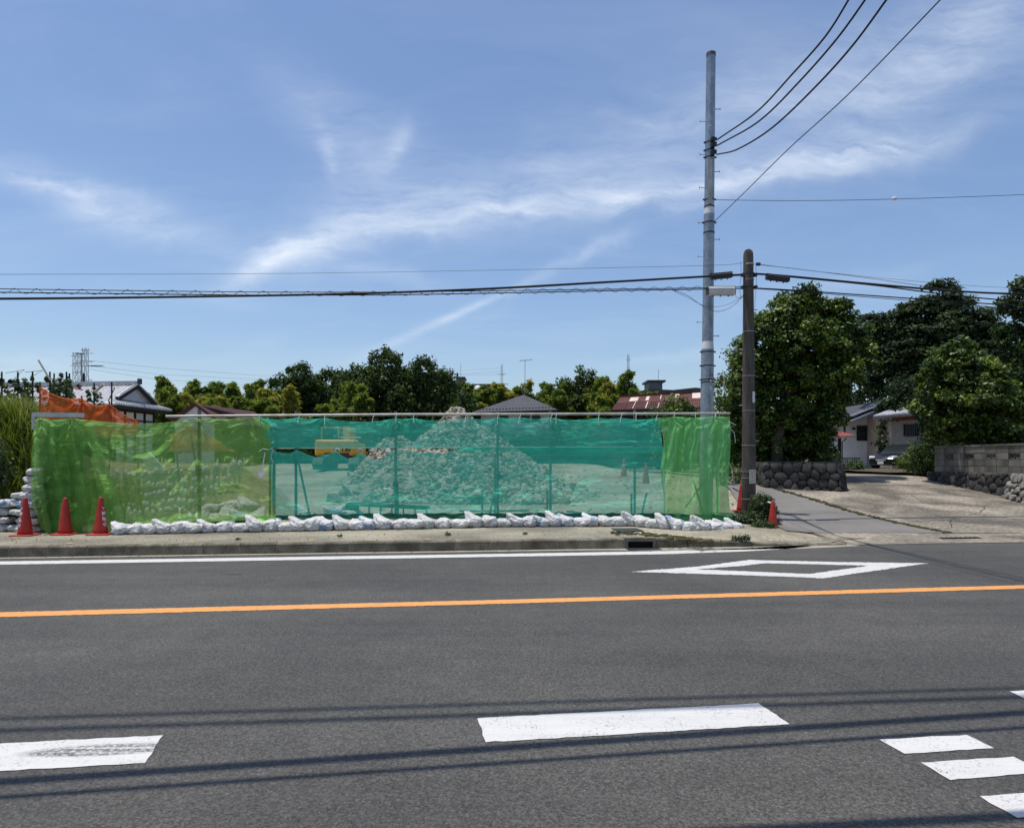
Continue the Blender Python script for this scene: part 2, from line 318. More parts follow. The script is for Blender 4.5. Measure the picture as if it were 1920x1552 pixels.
def net_mat(name, c, clear, weave=260, trans=.55, crease=(0, 1, 1, .1)):
    """woven mesh cloth: partly open weave (transparent) and coloured threads that scatter and pass light"""
    m_, nt, N, L = nt_new(name); out = N.new('ShaderNodeOutputMaterial'); tc = N.new('ShaderNodeTexCoord')
    n = N.new('ShaderNodeTexNoise'); n.inputs['Scale'].default_value = 1.6; n.inputs['Detail'].default_value = 6; L.new(tc.outputs['Object'], n.inputs['Vector'])
    r = N.new('ShaderNodeMapRange'); r.inputs[1].default_value = .3; r.inputs[2].default_value = .7; r.inputs[3].default_value = clear - .05; r.inputs[4].default_value = clear + .05; L.new(n.outputs[0], r.inputs[0])
    mpz = N.new('ShaderNodeMapping'); mpz.inputs['Scale'].default_value = (.7, .7, 30); L.new(tc.outputs['Object'], mpz.inputs[0])
    n3 = N.new('ShaderNodeTexNoise'); n3.inputs['Scale'].default_value = 3; n3.inputs['Detail'].default_value = 3; L.new(mpz.outputs[0], n3.inputs['Vector'])
    r3 = N.new('ShaderNodeMapRange'); r3.inputs[1].default_value = .3; r3.inputs[2].default_value = .7; r3.inputs[3].default_value = .93; r3.inputs[4].default_value = 1.07; L.new(n3.outputs[0], r3.inputs[0])
    sc = N.new('ShaderNodeVectorMath'); sc.operation = 'SCALE'; sc.inputs[0].default_value = c; L.new(r3.outputs[0], sc.inputs['Scale'])
    dn = N.new('ShaderNodeTexNoise'); dn.inputs['Scale'].default_value = 1.1; dn.inputs['Detail'].default_value = 7; L.new(tc.outputs['Object'], dn.inputs['Vector'])
    dr = N.new('ShaderNodeMapRange'); dr.inputs[1].default_value = .45; dr.inputs[2].default_value = .75; dr.inputs[4].default_value = .30; L.new(dn.outputs[0], dr.inputs[0])
    dust = N.new('ShaderNodeMixRGB'); L.new(dr.outputs[0], dust.inputs[0]); L.new(sc.outputs[0], dust.inputs[1]); dust.inputs[2].default_value = (c[0] * .6 + .2, c[1] * .8 + .12, c[2] * .7 + .14, 1)
    sc = dust
    # creases of the cloth
    mb_ = N.new('ShaderNodeMapping'); mb_.inputs['Rotation'].default_value = (0, crease[0], 0); mb_.inputs['Scale'].default_value = (crease[1], 1, crease[2]); L.new(tc.outputs['Object'], mb_.inputs[0])
    cn = N.new('ShaderNodeTexNoise'); cn.inputs['Scale'].default_value = 2.2; cn.inputs['Detail'].default_value = 6; cn.inputs['Roughness'].default_value = .6; cn.inputs['Distortion'].default_value = .8; L.new(mb_.outputs[0], cn.inputs['Vector'])
    bp = N.new('ShaderNodeBump'); bp.inputs['Strength'].default_value = 1.0; bp.inputs['Distance'].default_value = crease[3]; L.new(cn.outputs[0], bp.inputs['Height'])
    d = N.new('ShaderNodeBsdfDiffuse'); L.new(sc.outputs[0], d.inputs[0]); t = N.new('ShaderNodeBsdfTranslucent'); L.new(sc.outputs[0], t.inputs[0]); L.new(bp.outputs[0], d.inputs['Normal']); L.new(bp.outputs[0], t.inputs['Normal'])
    mp = N.new('ShaderNodeMixShader'); mp.inputs[0].default_value = trans; L.new(d.outputs[0], mp.inputs[1]); L.new(t.outputs[0], mp.inputs[2])
    cl = N.new('ShaderNodeBsdfTransparent'); mx = N.new('ShaderNodeMixShader'); L.new(r.outputs[0], mx.inputs[0]); L.new(mp.outputs[0], mx.inputs[1]); L.new(cl.outputs[0], mx.inputs[2])
    L.new(mx.outputs[0], out.inputs[0]); MATS[name] = m_; return m_
def bag_mat(name, blue):
    m_, nt, N, L = nt_new(name); out = N.new('ShaderNodeOutputMaterial'); p = N.new('ShaderNodeBsdfPrincipled'); L.new(p.outputs[0], out.inputs[0]); p.inputs['Roughness'].default_value = .5
    tc = N.new('ShaderNodeTexCoord'); oi = N.new('ShaderNodeObjectInfo')
    va = N.new('ShaderNodeVectorMath'); va.operation = 'ADD'; cb = N.new('ShaderNodeCombineXYZ'); mm = N.new('ShaderNodeMath'); mm.operation = 'MULTIPLY'; mm.inputs[1].default_value = 37; L.new(oi.outputs['Random'], mm.inputs[0]); L.new(mm.outputs[0], cb.inputs[0])
    L.new(tc.outputs['Object'], va.inputs[0]); L.new(cb.outputs[0], va.inputs[1])
    n = N.new('ShaderNodeTexNoise'); n.inputs['Scale'].default_value = 5; n.inputs['Detail'].default_value = 3; L.new(va.outputs[0], n.inputs['Vector'])
    r = N.new('ShaderNodeMapRange'); r.inputs[1].default_value = .60 - blue; r.inputs[2].default_value = .63 - blue; L.new(n.outputs[0], r.inputs[0])
    n2 = N.new('ShaderNodeTexNoise'); n2.inputs['Scale'].default_value = 7; n2.inputs['Detail'].default_value = 6; L.new(va.outputs[0], n2.inputs['Vector'])
    r2 = N.new('ShaderNodeMapRange'); r2.inputs[1].default_value = .35; r2.inputs[2].default_value = .7; L.new(n2.outputs[0], r2.inputs[0])
    w = N.new('ShaderNodeMixRGB'); L.new(r2.outputs[0], w.inputs[0]); w.inputs[1].default_value = (.80, .795, .79, 1); w.inputs[2].default_value = (.56, .54, .51, 1)
    mx = N.new('ShaderNodeMixRGB'); L.new(r.outputs[0], mx.inputs[0]); L.new(w.outputs[0], mx.inputs[1]); mx.inputs[2].default_value = (.26, .38, .58, 1)
    L.new(mx.outputs[0], p.inputs['Base Color'])
    mp = N.new('ShaderNodeMapping'); mp.inputs['Scale'].default_value = (1, 1, 2.2); L.new(va.outputs[0], mp.inputs[0])
    nb = N.new('ShaderNodeTexNoise'); nb.inputs['Scale'].default_value = 9; nb.inputs['Detail'].default_value = 5; nb.inputs['Distortion'].default_value = 1.2; L.new(mp.outputs[0], nb.inputs['Vector'])
    b = N.new('ShaderNodeBump'); b.inputs['Strength'].default_value = .9; b.inputs['Distance'].default_value = .05; L.new(nb.outputs[0], b.inputs['Height']); L.new(b.outputs[0], p.inputs['Normal'])
    tl = N.new('ShaderNodeBsdfTranslucent'); L.new(mx.outputs[0], tl.inputs[0]); ms = N.new('ShaderNodeMixShader'); ms.inputs[0].default_value = .12; L.new(p.outputs[0], ms.inputs[1]); L.new(tl.outputs[0], ms.inputs[2]); L.new(ms.outputs[0], out.inputs[0])
    return m_
A_ASPH = asphalt_mat()
A_WHITE = paint_mat('road_paint_white', (.60, .59, .56), .85)
A_DASH = paint_mat('road_paint_white_tyre_marked', (.60, .59, .56), .9, tyre=(*G(200, 1406)[:2], .12, .46, .085))
A_ORANGE = paint_mat('road_paint_orange', (.70, .31, .080), .6)
A_YELLOW = paint_mat('yellow_spray_paint', (.75, .50, .04), 1.5)
A_KERB = M('kerb_concrete', (.26, .225, .165), (.12, .10, .07), 4, 7, .9, .5, 60, fine=(50, .35), rnd=.16)
A_WALK = M('pavement_concrete', (.33, .30, .225), (.175, .158, .122), .55, 8, .92, .5, 45, fine=(26, .35), lo=.38, hi=.62)
A_GUTTER = M('gutter_concrete', (.36, .33, .26), (.27, .245, .19), 2, 6, .9, .25, 70, fine=(60, .2))
A_SAND = M('sandy_concrete', (.40, .36, .265), (.30, .27, .205), 1.4, 7, .93, .35, 60, fine=(35, .2))
A_DRIVE = M('drive_concrete', (.30, .262, .205), (.11, .096, .076), .6, 9, .93, .6, 30, fine=(14, .45), lo=.38, hi=.62, distort=.6)
A_ALLEY = M('alley_asphalt', (.150, .140, .128), (.20, .188, .168), .9, 7, .9, .5, 70, fine=(60, .3))
A_SOIL = M('site_soil', (.36, .32, .235), (.23, .205, .15), .5, 8, .95, .8, 9, fine=(12, .3), lo=.4, hi=.6)
A_DARKHOLE = M('drain_shade_black', (.012, .011, .01))  # near-black colour standing for the shade inside the drains
A_MOSS = M('moss_green', (.07, .075, .02), (.12, .10, .045), 9, 4, .95, .4, 60)
A_STONE = M('wall_stone', (.072, .068, .062), (.028, .027, .025), 4, 6, .85, .6, 25, fine=(30, .3), rnd=.35)
A_STONE_SUNLIT = M('sunlit_wall_stone', (.26, .24, .21), (.13, .12, .105), 4, 6, .85, .5, 25, fine=(30, .25), rnd=.25)  # lit copy of the wall stone, sunlight painted in as a paler tone
A_JOINT = M('pale_joint_mortar', (.36, .33, .27), (.25, .23, .18), 20)
A_MORTAR = M('dark_mortar', (.045, .043, .04), (.03, .029, .027), 6)
A_BLOCK = M('concrete_block', (.26, .24, .20), (.09, .083, .068), 1.6, 7, .92, .4, 50, fine=(40, .2), lo=.32, hi=.66, stretch=(1, 1, .4), rnd=.14)
A_RUBBLE = M('concrete_rubble', (.40, .365, .29), (.27, .245, .195), 2.2, 4, .92, .5, 14, fine=(5, .2), lo=.42, hi=.58)
A_GALV = M('galvanised_steel', (.36, .39, .42), (.26, .29, .325), 7, 5, .42, .12, 30, .65, stretch=(1, 1, .5), fine=(14, .15))
A_GALVP = M('galvanised_pipe', (.55, .53, .49), (.38, .35, .31), 5, 4, .55, 0, 30, .35)
A_POSTD = M('weathered_steel_post', (.20, .19, .18), (.11, .10, .09), 6, 4, .6, 0, 30, .4)
A_POLE = M('aged_pole_concrete', (.125, .105, .088), (.070, .058, .049), 3, 6, .92, .4, 40, fine=(40, .3), stretch=(3, 3, .6))
A_BLACK = M('black_cable_sheath', (.012, .012, .013), rough=.55)
A_BLACKPL = M('black_plastic_case', (.022, .021, .021), (.035, .033, .031), 9, 4, .6)
A_GREYPL = M('pale_grey_case', (.62, .61, .58), (.52, .50, .46), 6, 4, .5)
A_WIRE = M('thin_grey_wire', (.10, .11, .12), rough=.5, metallic=.5)
A_IRON = M('dark_iron_fitting', (.05, .05, .052), rough=.5, metallic=.5)
A_WHITEP = M('white_plastic', (.8, .8, .8), (.7, .7, .7), 6)
A_CONE = M('cone_red_plastic', (.48, .036, .024), (.34, .028, .020), 7, 5, .5, .1, 30, fine=(30, .12))
A_CONED = M('cone_red_faded', (.46, .07, .05), (.33, .04, .035), 7, 5, .6)
A_CREAM = M('paper_cream', (.62, .55, .46), (.48, .40, .32), 30, 5)
A_ORNET = net_mat('orange_net', (.85, .17, .04), .36, trans=.5, crease=(.6, 2, 1, .1))
A_TEAL = net_mat('teal_net', (.09, .78, .56), .36, crease=(.1, .5, 2.6, .18))
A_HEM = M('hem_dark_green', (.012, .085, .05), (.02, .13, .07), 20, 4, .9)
A_GREEN = net_mat('leaf_green_net', (.31, .62, .16), .29, crease=(.5, .5, 2.2, .34))
A_GREEND = net_mat('deep_green_net', (.24, .76, .26), .28, crease=(0, 2.2, .5, .26))
A_ROPE = M('pale_rope', (.55, .62, .55), rough=.8)
A_BAG = bag_mat('white_sandbag_cloth', -.10); A_BAGB = bag_mat('sandbag_cloth_blue_print', .07)
A_WOOD = M('grey_wood', (.30, .26, .20), (.18, .15, .11), 5, 5, .85, stretch=(1, 1, .3))
A_BARK = M('tree_bark', (.09, .07, .05), (.045, .036, .028), 6, 5, .9, .6, 25)
A_BAMBOO = M('bamboo_culm', (.18, .26, .07), (.25, .24, .08), 3)
A_TILE = M('grey_roof_tile', (.50, .50, .51), (.40, .40, .42), 3, 5, .5, fine=(8, .15))
A_SLATE = M('dark_slate_roof', (.060, .060, .068), (.045, .045, .050), 2, 5, .6, fine=(10, .2))
A_BLKWOOD = M('black_timber', (.018, .017, .017), (.03, .028, .026), 4)
A_PLASTER = M('white_plaster', (.72, .71, .70), (.60, .59, .57), 1.5, 5)
A_LAV = M('pale_grey_siding', (.66, .65, .68), (.56, .55, .57), 2, 4)
A_REDROOF = M('rusty_red_metal', (.135, .042, .034), (.075, .030, .026), 1.6, 6, .7, .2, 20, fine=(9, .3), lo=.4, hi=.65)
A_BROWNROOF = M('dark_maroon_roof', (.075, .03, .028), (.05, .022, .02), 3)
A_PATCH = M('pale_patch_metal', (.70, .60, .52), (.55, .42, .34), 5)
A_CONCR = M('grey_building_concrete', (.17, .175, .18), (.12, .125, .13), 1, 5)
A_BEIGE = M('beige_wall', (.36, .30, .25), (.30, .25, .21), 2, 4)
A_GLASSD = M('dark_window_glass', (.015, .02, .02), rough=.25, spec=.35)
A_YEL = M('excavator_yellow', (.72, .42, .05), (.60, .34, .045), 3, 4, .45)
A_RUST = M('rusty_scrap', (.26, .085, .04), (.12, .05, .03), 9, 4, .9, .5, 20)
A_CAR = M('dark_car_paint', (.012, .013, .017), rough=.2, spec=.6); A_TYRE = M('tyre_rubber', (.02, .02, .02), rough=.9)
A_CHROME = M('chrome_trim', (.6, .6, .62), rough=.15, metallic=.9); A_LAMP = M('headlight_lens', (.75, .78, .8), rough=.1, spec=.8)
L_BROAD = leaf_mat('broadleaf_glossy', (.014, .030, .007), (.050, .090, .014), (.22, .28, .045), .28, .42, .35)
L_DARK = leaf_mat('dark_evergreen_needles', (.012, .026, .012), (.032, .054, .022), (.075, .105, .042), .22, .6, .15)
L_MID = leaf_mat('mid_green_leaves', (.020, .042, .010), (.060, .100, .020), (.15, .19, .040), .3)
L_WOOD = leaf_mat('woodland_leaves', (.016, .034, .012), (.044, .074, .022), (.10, .135, .038), .28, .6, .15)
L_BAM = leaf_mat('bamboo_leaves', (.045, .078, .016), (.13, .18, .035), (.27, .30, .075), .45, .6, .15)
L_BAMY = leaf_mat('yellowing_bamboo_leaves', (.09, .10, .02), (.26, .25, .05), (.42, .37, .11), .45, .6, .15)
L_GRASS = leaf_mat('tall_grass', (.040, .065, .012), (.13, .17, .032), (.38, .32, .16), .35)
L_WEED = leaf_mat('weed_leaves', (.020, .038, .012), (.050, .080, .028), (.15, .19, .10), .3)
L_VEG = leaf_mat('vegetable_leaves', (.020, .040, .016), (.050, .090, .032), (.13, .18, .075), .25)
# ------------------------------------------------------------------ ground, road, pavement
def struct(o, name=None): o['kind'] = 'structure'; return o
def axis_vals(lo, hi, near_lo, near_hi, step, grow=1.22):
    v = list(np.arange(near_lo, near_hi + 1e-6, step)); s = step; x = near_hi
    while x < hi: s *= grow; x += s; v.append(min(x, hi))
    s = step; x = near_lo; pre = []
    while x > lo: s *= grow; x -= s; pre.append(max(x, lo))
    return pre[::-1] + v
def gridsheet(name, xs, ys, zf, mat, keep=None, xyf=None, smooth=True):
    vs = []; fs = []; nx = len(xs)
    for y in ys:
        for x in xs:
            X, Y = xyf(x, y) if xyf else (x, y); vs.append((X, Y, zf(X, Y)))
    for j in range(len(ys) - 1):
        for i in range(nx - 1):
            if keep and not keep((xs[i] + xs[i + 1]) / 2, (ys[j] + ys[j + 1]) / 2): continue
            fs.append((j * nx + i, j * nx + i + 1, (j + 1) * nx + i + 1, (j + 1) * nx + i))
    m_ = MB(); m_.v = vs; m_.f = fs; return m_.build(name, mat, smooth=smooth)
def ground_z(x, y):
    if y < kerbY(x) + .35: return -.06
    z = th(x, y)
    if x < 4.6 and 15 < y < 45: z += .06 * mn.noise(V((x * .7, y * .7, 3))) + .03 * mn.noise(V((x * 2.1, y * 2.1, 1)))
    elif x > 6 and y < 60: z -= .03
    return z
struct(gridsheet('ground', axis_vals(-900, 900, -24, 24, .5), axis_vals(-60, 2600, 10, 42, .5), ground_z, A_SOIL))
struct(MB().add([(-90, -9, 0), (90, -9, 0), (90, kerbY(90) + .02, 0), (-90, kerbY(-90) + .02, 0)], [(0, 1, 2, 3)]).build('road', A_ASPH))

def walk_z(x): return .18 - .155 * sstep(2.4, 5.6, x)
def fenceY(x, off=0): return 14.88 + off + .184 * x
us = list(np.arange(-40, 7.01, .25)); vs_ = [0, .14, .15] + list(np.arange(.4, 3.9, .25)) + [3.9]
def walk_xy(x, v):
    # the pavement narrows towards the corner of the side road
    back = min(fenceY(x, .5), 17.0 - 1.9 * sstep(5.2, 7.0, x)) - kerbY(x)
    front = .05 + .75 * sstep(5.4, 7.0, x)
    return x, kerbY(x) + front + (back - front) * v / 3.9
struct(gridsheet('pavement', us, vs_, lambda x, y: walk_z(x) + .006 * mn.noise(V((x * 1.5, y * 1.5, 0))), A_WALK, xyf=walk_xy))
pav = bpy.data.objects['pavement']

def strip(name, pts_a, pts_b, mat, zf, parent=None, nsub=10):
    """sheet between two polylines of the same length"""
    m_ = MB(); A = []; B = []
    for (a0, a1), (b0, b1) in zip(zip(pts_a, pts_a[1:]), zip(pts_b, pts_b[1:])):
        for k in range(nsub): t = k / nsub; A.append(V(a0).lerp(V(a1), t)); B.append(V(b0).lerp(V(b1), t))
    A.append(V(pts_a[-1])); B.append(V(pts_b[-1])); n = len(A); R = 9
    vs = []
    for a, b in zip(A, B):
        for j in range(R): p = a.lerp(b, j / (R - 1)); vs.append((p.x, p.y, zf(p.x, p.y)))
    fs = [(i * R + j, i * R + j + 1, (i + 1) * R + j + 1, (i + 1) * R + j) for i in range(n - 1) for j in range(R - 1)]
    m_.v = vs; m_.f = fs; return m_.build(name, mat, parent, smooth=True)
# sandy wash at the corner of the side road and the apron across its mouth
cz = lambda x, y: max(walk_z(x) + .012, .006) if x < 6.9 else .012 + max(0, th(x, y))
struct(strip('corner_apron', [(3.4, 12.52, 0), (5.0, 12.68, 0), (6.2, 12.9, 0), (7.6, 13.25, 0)], [(3.4, 13.0, 0), (5.0, 13.6, 0), (6.2, 14.4, 0), (7.6, 14.4, 0)], A_SAND,
             lambda x, y: .008 + max(walk_z(x) - .03, 0) * sstep(kerbY(x) - .05, kerbY(x) + .6, y) if x < 6.9 else .008 + max(0, th(x, y))))
struct(strip('gutter_strip', [(-60, kerbY(-60) - .16, 0), (-3, kerbY(-3) - .16, 0), (1.2, kerbY(1.2) - .2, 0), (3.4, kerbY(3.4) - .42, 0), (5.2, 12.32, 0), (6.4, 12.72, 0)],
             [(-60, kerbY(-60) + .03, 0), (-3, kerbY(-3) + .03, 0), (1.2, kerbY(1.2) + .03, 0), (3.4, kerbY(3.4) + .05, 0), (5.2, 12.85, 0), (6.4, 13.0, 0)], A_GUTTER, lambda x, y: .004))
struct(strip('drive_apron', [(6.3, 12.86, 0), (9.9, 13.28, 0), (40, 16.7, 0)], [(6.3, 14.6, 0), (9.9, 14.8, 0), (40, 18.2, 0)], A_DRIVE, lambda x, y: .014 + max(0, th(x, y)) if y > kerbY(x) + .15 else .009))
tz = lambda x, y: .02 + max(0, th(x, y))
BL = [(9.2, 14.6), (8.75, 15.8), (8.4, 17.3), (8.25, 19), (7.95, 20.8), (7.6, 24), (7.2, 30), (6.5, 44)]
struct(strip('side_road', [(5.75, 14.55, 0), (5.85, 15.8, 0), (5.9, 17.3, 0), (6.15, 19, 0), (6.55, 20.8, 0), (6.9, 24, 0), (6.9, 30, 0), (6.2, 44, 0)], [(x, y, 0) for x, y in BL], A_ALLEY, tz))
dr = [(17.5, 14.8), (16.5, 15.8), (14.9, 17.6), (14.6, 19), (14.5, 20.8), (14.5, 24), (15.5, 30), (21, 44)]
struct(strip('concrete_drive', [(x + .03, y, 0) for x, y in BL], [(x, y, 0) for x, y in dr], A_DRIVE, lambda x, y: tz(x, y) + .004))
# mossy joint between the side road and the drive
mj = MB()
for k in range(420):
    t = random.random() ** .8 * 4.3; i = int(t); (xa, ya), (xb, yb) = BL[i], BL[i + 1]; x = xa + (xb - xa) * (t - i) + random.gauss(0, .05); y = ya + (yb - ya) * (t - i)
    s = random.uniform(.012, .05); a_ = random.uniform(0, 3.1); mj.obox((x, y, tz(x, y) + .008), (s * math.cos(a_), s * math.sin(a_), 0), (-s * .6 * math.sin(a_), s * .6 * math.cos(a_), 0), (0, 0, .012))
tagit(mj.build('moss_strip', A_MOSS), 'strip of brown and green moss along the joint of the side road', 'moss', kind='stuff')

# kerb: separate stones
kerb = thing('kerb', None, None, (0, 0, 0)); kerb['kind'] = 'structure'
ks = MB().prism([(-.297, 0, -.02), (-.297, 0, .155), (-.297, .02, .18), (-.297, .15, .185), (-.297, .15, -.02)], (.594, 0, 0)).mesh('kerb_stone', A_KERB)
ang = math.atan(RS); ca, sa = math.cos(ang), math.sin(ang)
x = 2.0; i = 0
while x > -24:
    o = addobj('kerb_stone', ks, kerb, (x - .3 * ca, kerbY(x - .3 * ca) - .01, random.uniform(-.004, .004))); o.rotation_euler = (0, random.uniform(-.003, .003), ang + random.uniform(-.004, .004)); x -= .6 * ca
mk_ = MB(); x = 2.0
while x > -24:
    mk_.obox((x, kerbY(x) + .066, .088), (.006, 0, 0), (0, .074, 0), (0, 0, .088)); x -= .6 * ca
mk_.build('mortar_joints', A_JOINT, kerb)
# lowered kerb that fades out beyond the drain inlet
xs = [2.02, 2.05, 2.62, 2.66] + list(np.arange(3.0, 6.3, .3)); mk_ = MB(); ring = []
def kz(x): return max(walk_z(x) + .006, .015)
segs = [(2.56, 3.16), (3.18, 3.78), (3.80, 4.40), (4.42, 5.02), (5.04, 5.64), (5.66, 6.2)]
for a, b in segs:
    m_ = MB(); P = []
    for q in (a, b):
        y = kerbY(q) - .01; z = kz(q); P.append([(q, y, -.02), (q, y, z - .025), (q, y + .02, z), (q + 0, y + .15, z + .003), (q, y + .15, -.02)])
    m_.add(P[0] + P[1], [(4, 3, 2, 1, 0), (5, 6, 7, 8, 9)] + [(k, (k + 1) % 5, (k + 1) % 5 + 5, k + 5) for k in range(5)]); m_.build('kerb_stone', A_KERB, kerb)
# drain inlet: lintel over a dark opening, side cheeks, concrete lip
dr_ = thing('drain_inlet', 'black drain opening cut into the kerb where the kerb dips down', 'drain inlet', (2.3, kerbY(2.3), 0))
y0 = kerbY(2.3)
MB().box(2.0, 2.56, y0 - .03, y0 + .17, .125, .19).build('lintel', A_KERB, dr_)
MB().box(2.0, 2.07, y0 - .03, y0 + .17, 0, .125).build('cheek', A_KERB, dr_); MB().box(2.52, 2.56, y0 - .03, y0 + .17, 0, .125).build('cheek', A_KERB, dr_)
MB().box(2.07, 2.52, y0 + .10, y0 + .14, .002, .125).build('opening', A_DARKHOLE, dr_)  # black slab painted as the shade deep in the opening
MB().box(2.07, 2.52, y0 - .03, y0 + .10, .002, .006).build('floor_shade', A_DARKHOLE, dr_)  # floor of the opening, its shade painted black
MB().obox((2.32, y0 - .16, .008), (.30, .034, 0), (-.012, .12, 0), (0, 0, .004)).build('grate', A_IRON, dr_)
# iron cover set into the pavement
pc = G(1176, 994, .18)
cov = MB().obox((pc.x, pc.y, walk_z(pc.x) + .012), (.26, .03, 0), (-.02, .30, 0), (0, 0, .006)).build('pavement_cover', A_IRON)
tagit(cov, 'dark rectangular iron cover in the pavement behind the drain opening', 'drain cover'); 
gr = G(1800, 1009, .02)
g2 = thing('drain_grate', 'long dark drain grate across the mouth of the drive', 'drain grate', (gr.x, gr.y, .03))
MB().obox((gr.x, gr.y, .026), (.42, .05, 0), (-.01, .07, 0), (0, 0, .004)).build('pit_shade', A_DARKHOLE, g2)  # flat black plate painted as the shade under the bars
for k in range(8): MB().obox((gr.x - .36 + .103 * k, gr.y - .044 + .0123 * k, .036), (.012, 0, 0), (-.008, .065, 0), (0, 0, .006)).build('bar', A_IRON, g2)
# small yellow paint dabs on the kerb edge (flat print)
for px, py, s in ((127, 1020, .10), (358, 1017, .08), (583, 1014, .08), (803, 1012, .09), (1200, 1006, .10), (1003, 1010, .07)):
    p = G(px, py, .185); m_ = MB(); pts = []
    for k in range(11):
        a = k / 11 * 6.283; r = s * random.uniform(.55, 1.1); pts.append((p.x + math.cos(a) * r * .8, p.y + .06 + math.sin(a) * r * .5, walk_z(p.x) + .014))
    m_.add(pts, [tuple(range(11))]); m_.build('paint_dab', A_YELLOW, pav)

# ------------------------------------------------------------------ painted road markings
def jag(poly, step=.05, amp=.008):
    out = []
    for a, b in zip(poly, poly[1:] + poly[:1]):
        a = V(a); b = V(b); L_ = (b - a).length; n = max(1, int(L_ / step)); d = (b - a).normalized(); nrm = V((-d.y, d.x, 0))
        for k in range(n): out.append(a.lerp(b, k / n) + nrm * (random.gauss(0, amp) if k else 0))
    return out
def paint(name, polys, mat, z=.004, amp=.008, step=.05):
    loops = [jag([G(px, py, 0) for px, py in p], step, amp) for p in polys]; allv = [p for l in loops for p in l]
    tris = tessellate_polygon(loops); m_ = MB(); m_.v = [(p.x, p.y, z) for p in allv]
    fs = []
    for t in tris:
        a, b, c = [allv[i] for i in t]
        fs.append(tuple(t) if (b - a).cross(c - a).z > 0 else (t[0], t[2], t[1]))
    m_.f = fs; return struct(m_.build(name, mat))
paint('edge_line_marking', [[(-500, 1060.5), (0, 1052.6), (480, 1045.3), (960, 1038), (1250, 1033), (1400, 1027.5), (1480, 1023), (1528, 1019.5), (1535, 1021.5), (1490, 1028), (1400, 1033.5), (1250, 1038.8), (960, 1043.4), (480, 1051), (0, 1058.6), (-500, 1067)]], A_WHITE, amp=.006)
paint('centre_line_marking', [[(-300, 1155.5), (0, 1148), (960, 1124), (1920, 1097), (2300, 1086), (2300, 1092), (1920, 1103.6), (960, 1131.5), (0, 1157), (-300, 1165)]], A_ORANGE, amp=.005, step=.03)
paint('lane_dash_marking', [[(-240, 1406), (306, 1379), (272, 1431), (-260, 1461)]], A_DASH, amp=.003)
paint('lane_dash_marking', [[(895, 1347), (1422, 1319), (1481, 1358), (911, 1392)]], A_WHITE, amp=.003)
for q in ([(1649, 1387), (1812, 1378), (1864, 1403), (1696, 1413.5)], [(1726, 1430), (1900, 1419), (1962, 1447), (1782, 1463)], [(1837, 1493), (1995, 1482), (2070, 1514), (1908, 1534)], [(1893, 1296.5), (1990, 1291), (2030, 1305), (1925, 1311)]):
    paint('guide_dash_marking', [q], A_WHITE, amp=.003)
paint('diamond_marking', [[(1184, 1072), (1310, 1062), (1404, 1049.5), (1430, 1050.5), (1560, 1053.5), (1740, 1056), (1640, 1070), (1542, 1084.5), (1500, 1082), (1380, 1078)], [(1308, 1067.5), (1400, 1060), (1434, 1056), (1530, 1058), (1630, 1060.5), (1570, 1069), (1518, 1076), (1420, 1072)]], A_WHITE, amp=.011, step=.03)

# cracks and tar slits
def crackline(pts, w, zf, m_, rng):
    P = []
    for (a, b) in zip(pts, pts[1:]):
        n = max(2, int((V(b) - V(a)).length / .12))
        for k in range(n): q = V(a).lerp(V(b), k / n); P.append(V((q.x + rng.gauss(0, .02), q.y + rng.gauss(0, .02))))
    vs = []
    for i, q in enumerate(P):
        d = (P[min(i + 1, len(P) - 1)] - P[max(i - 1, 0)]).normalized(); nn = V((-d.y, d.x)) * w * rng.uniform(.3, 1) * (.2 if i in (0, len(P) - 1) else 1)
        vs += [(q.x + nn.x, q.y + nn.y, zf(q.x, q.y)), (q.x - nn.x, q.y - nn.y, zf(q.x, q.y))]
    m_.add(vs, [(2 * i, 2 * i + 1, 2 * i + 3, 2 * i + 2) for i in range(len(P) - 1)])
A_CRACK = M('crack_dirt', (.035, .032, .027), (.06, .055, .045), 9)
rg = random.Random(5); mc_ = MB()
for pts in ([(9.6, 15.2), (10.4, 16.4), (11.6, 17.2), (12.6, 18.4)], [(8.8, 16.2), (10.2, 15.9), (11.9, 16.1), (14, 15.8)], [(11.5, 17.2), (11.1, 18.6), (11.6, 20.4)], [(12.4, 15.0), (12.6, 16.4), (13.6, 17.6)], [(8.6, 18.4), (9.9, 18.2), (11.1, 18.7), (13.8, 18.6)]): crackline(pts, .011, lambda x, y: tz(x, y) + .011, mc_, rg)
tagit(mc_.build('drive_cracks', A_CRACK), 'thin dirty cracks across the concrete drive', 'cracks', kind='stuff')
mc_ = MB()
for px, py, L_ in ((100, 1083, .16), (96, 1103, .14), (445, 1076, .2), (400, 1081, .1), (765, 1070, .15), (224, 1183, .12), (35, 1090, .1), (1063, 1190, .1), (650, 1150, .05), (1300, 1092, .08), (1790, 1090, .12), (740, 1225, .10), (1310, 1190, .06), (1750, 1120, .1)):
    q = G(px, py, 0); crackline([(q.x - L_, q.y - L_ * .12), (q.x + L_, q.y + L_ * .12)], .022, lambda x, y: .003, mc_, rg)
tagit(mc_.build('road_slits', A_CRACK), 'small dark tar slits scattered over the road surface', 'tar marks', kind='stuff')
gv_ = MB()
for k in range(420):
    x = rg.uniform(-11, 5.0); q = rg.random(); y = kerbY(x) - (.02 + .5 * q * q) - (.25 if x > 3 else 0); s_ = rg.uniform(.003, .009); a_ = rg.uniform(0, 3); gv_.obox((x, y, .004 + s_ * .5), (s_ * math.cos(a_), s_ * math.sin(a_), 0), (-s_ * .7 * math.sin(a_), s_ * .7 * math.cos(a_), 0), (0, 0, s_ * .6))
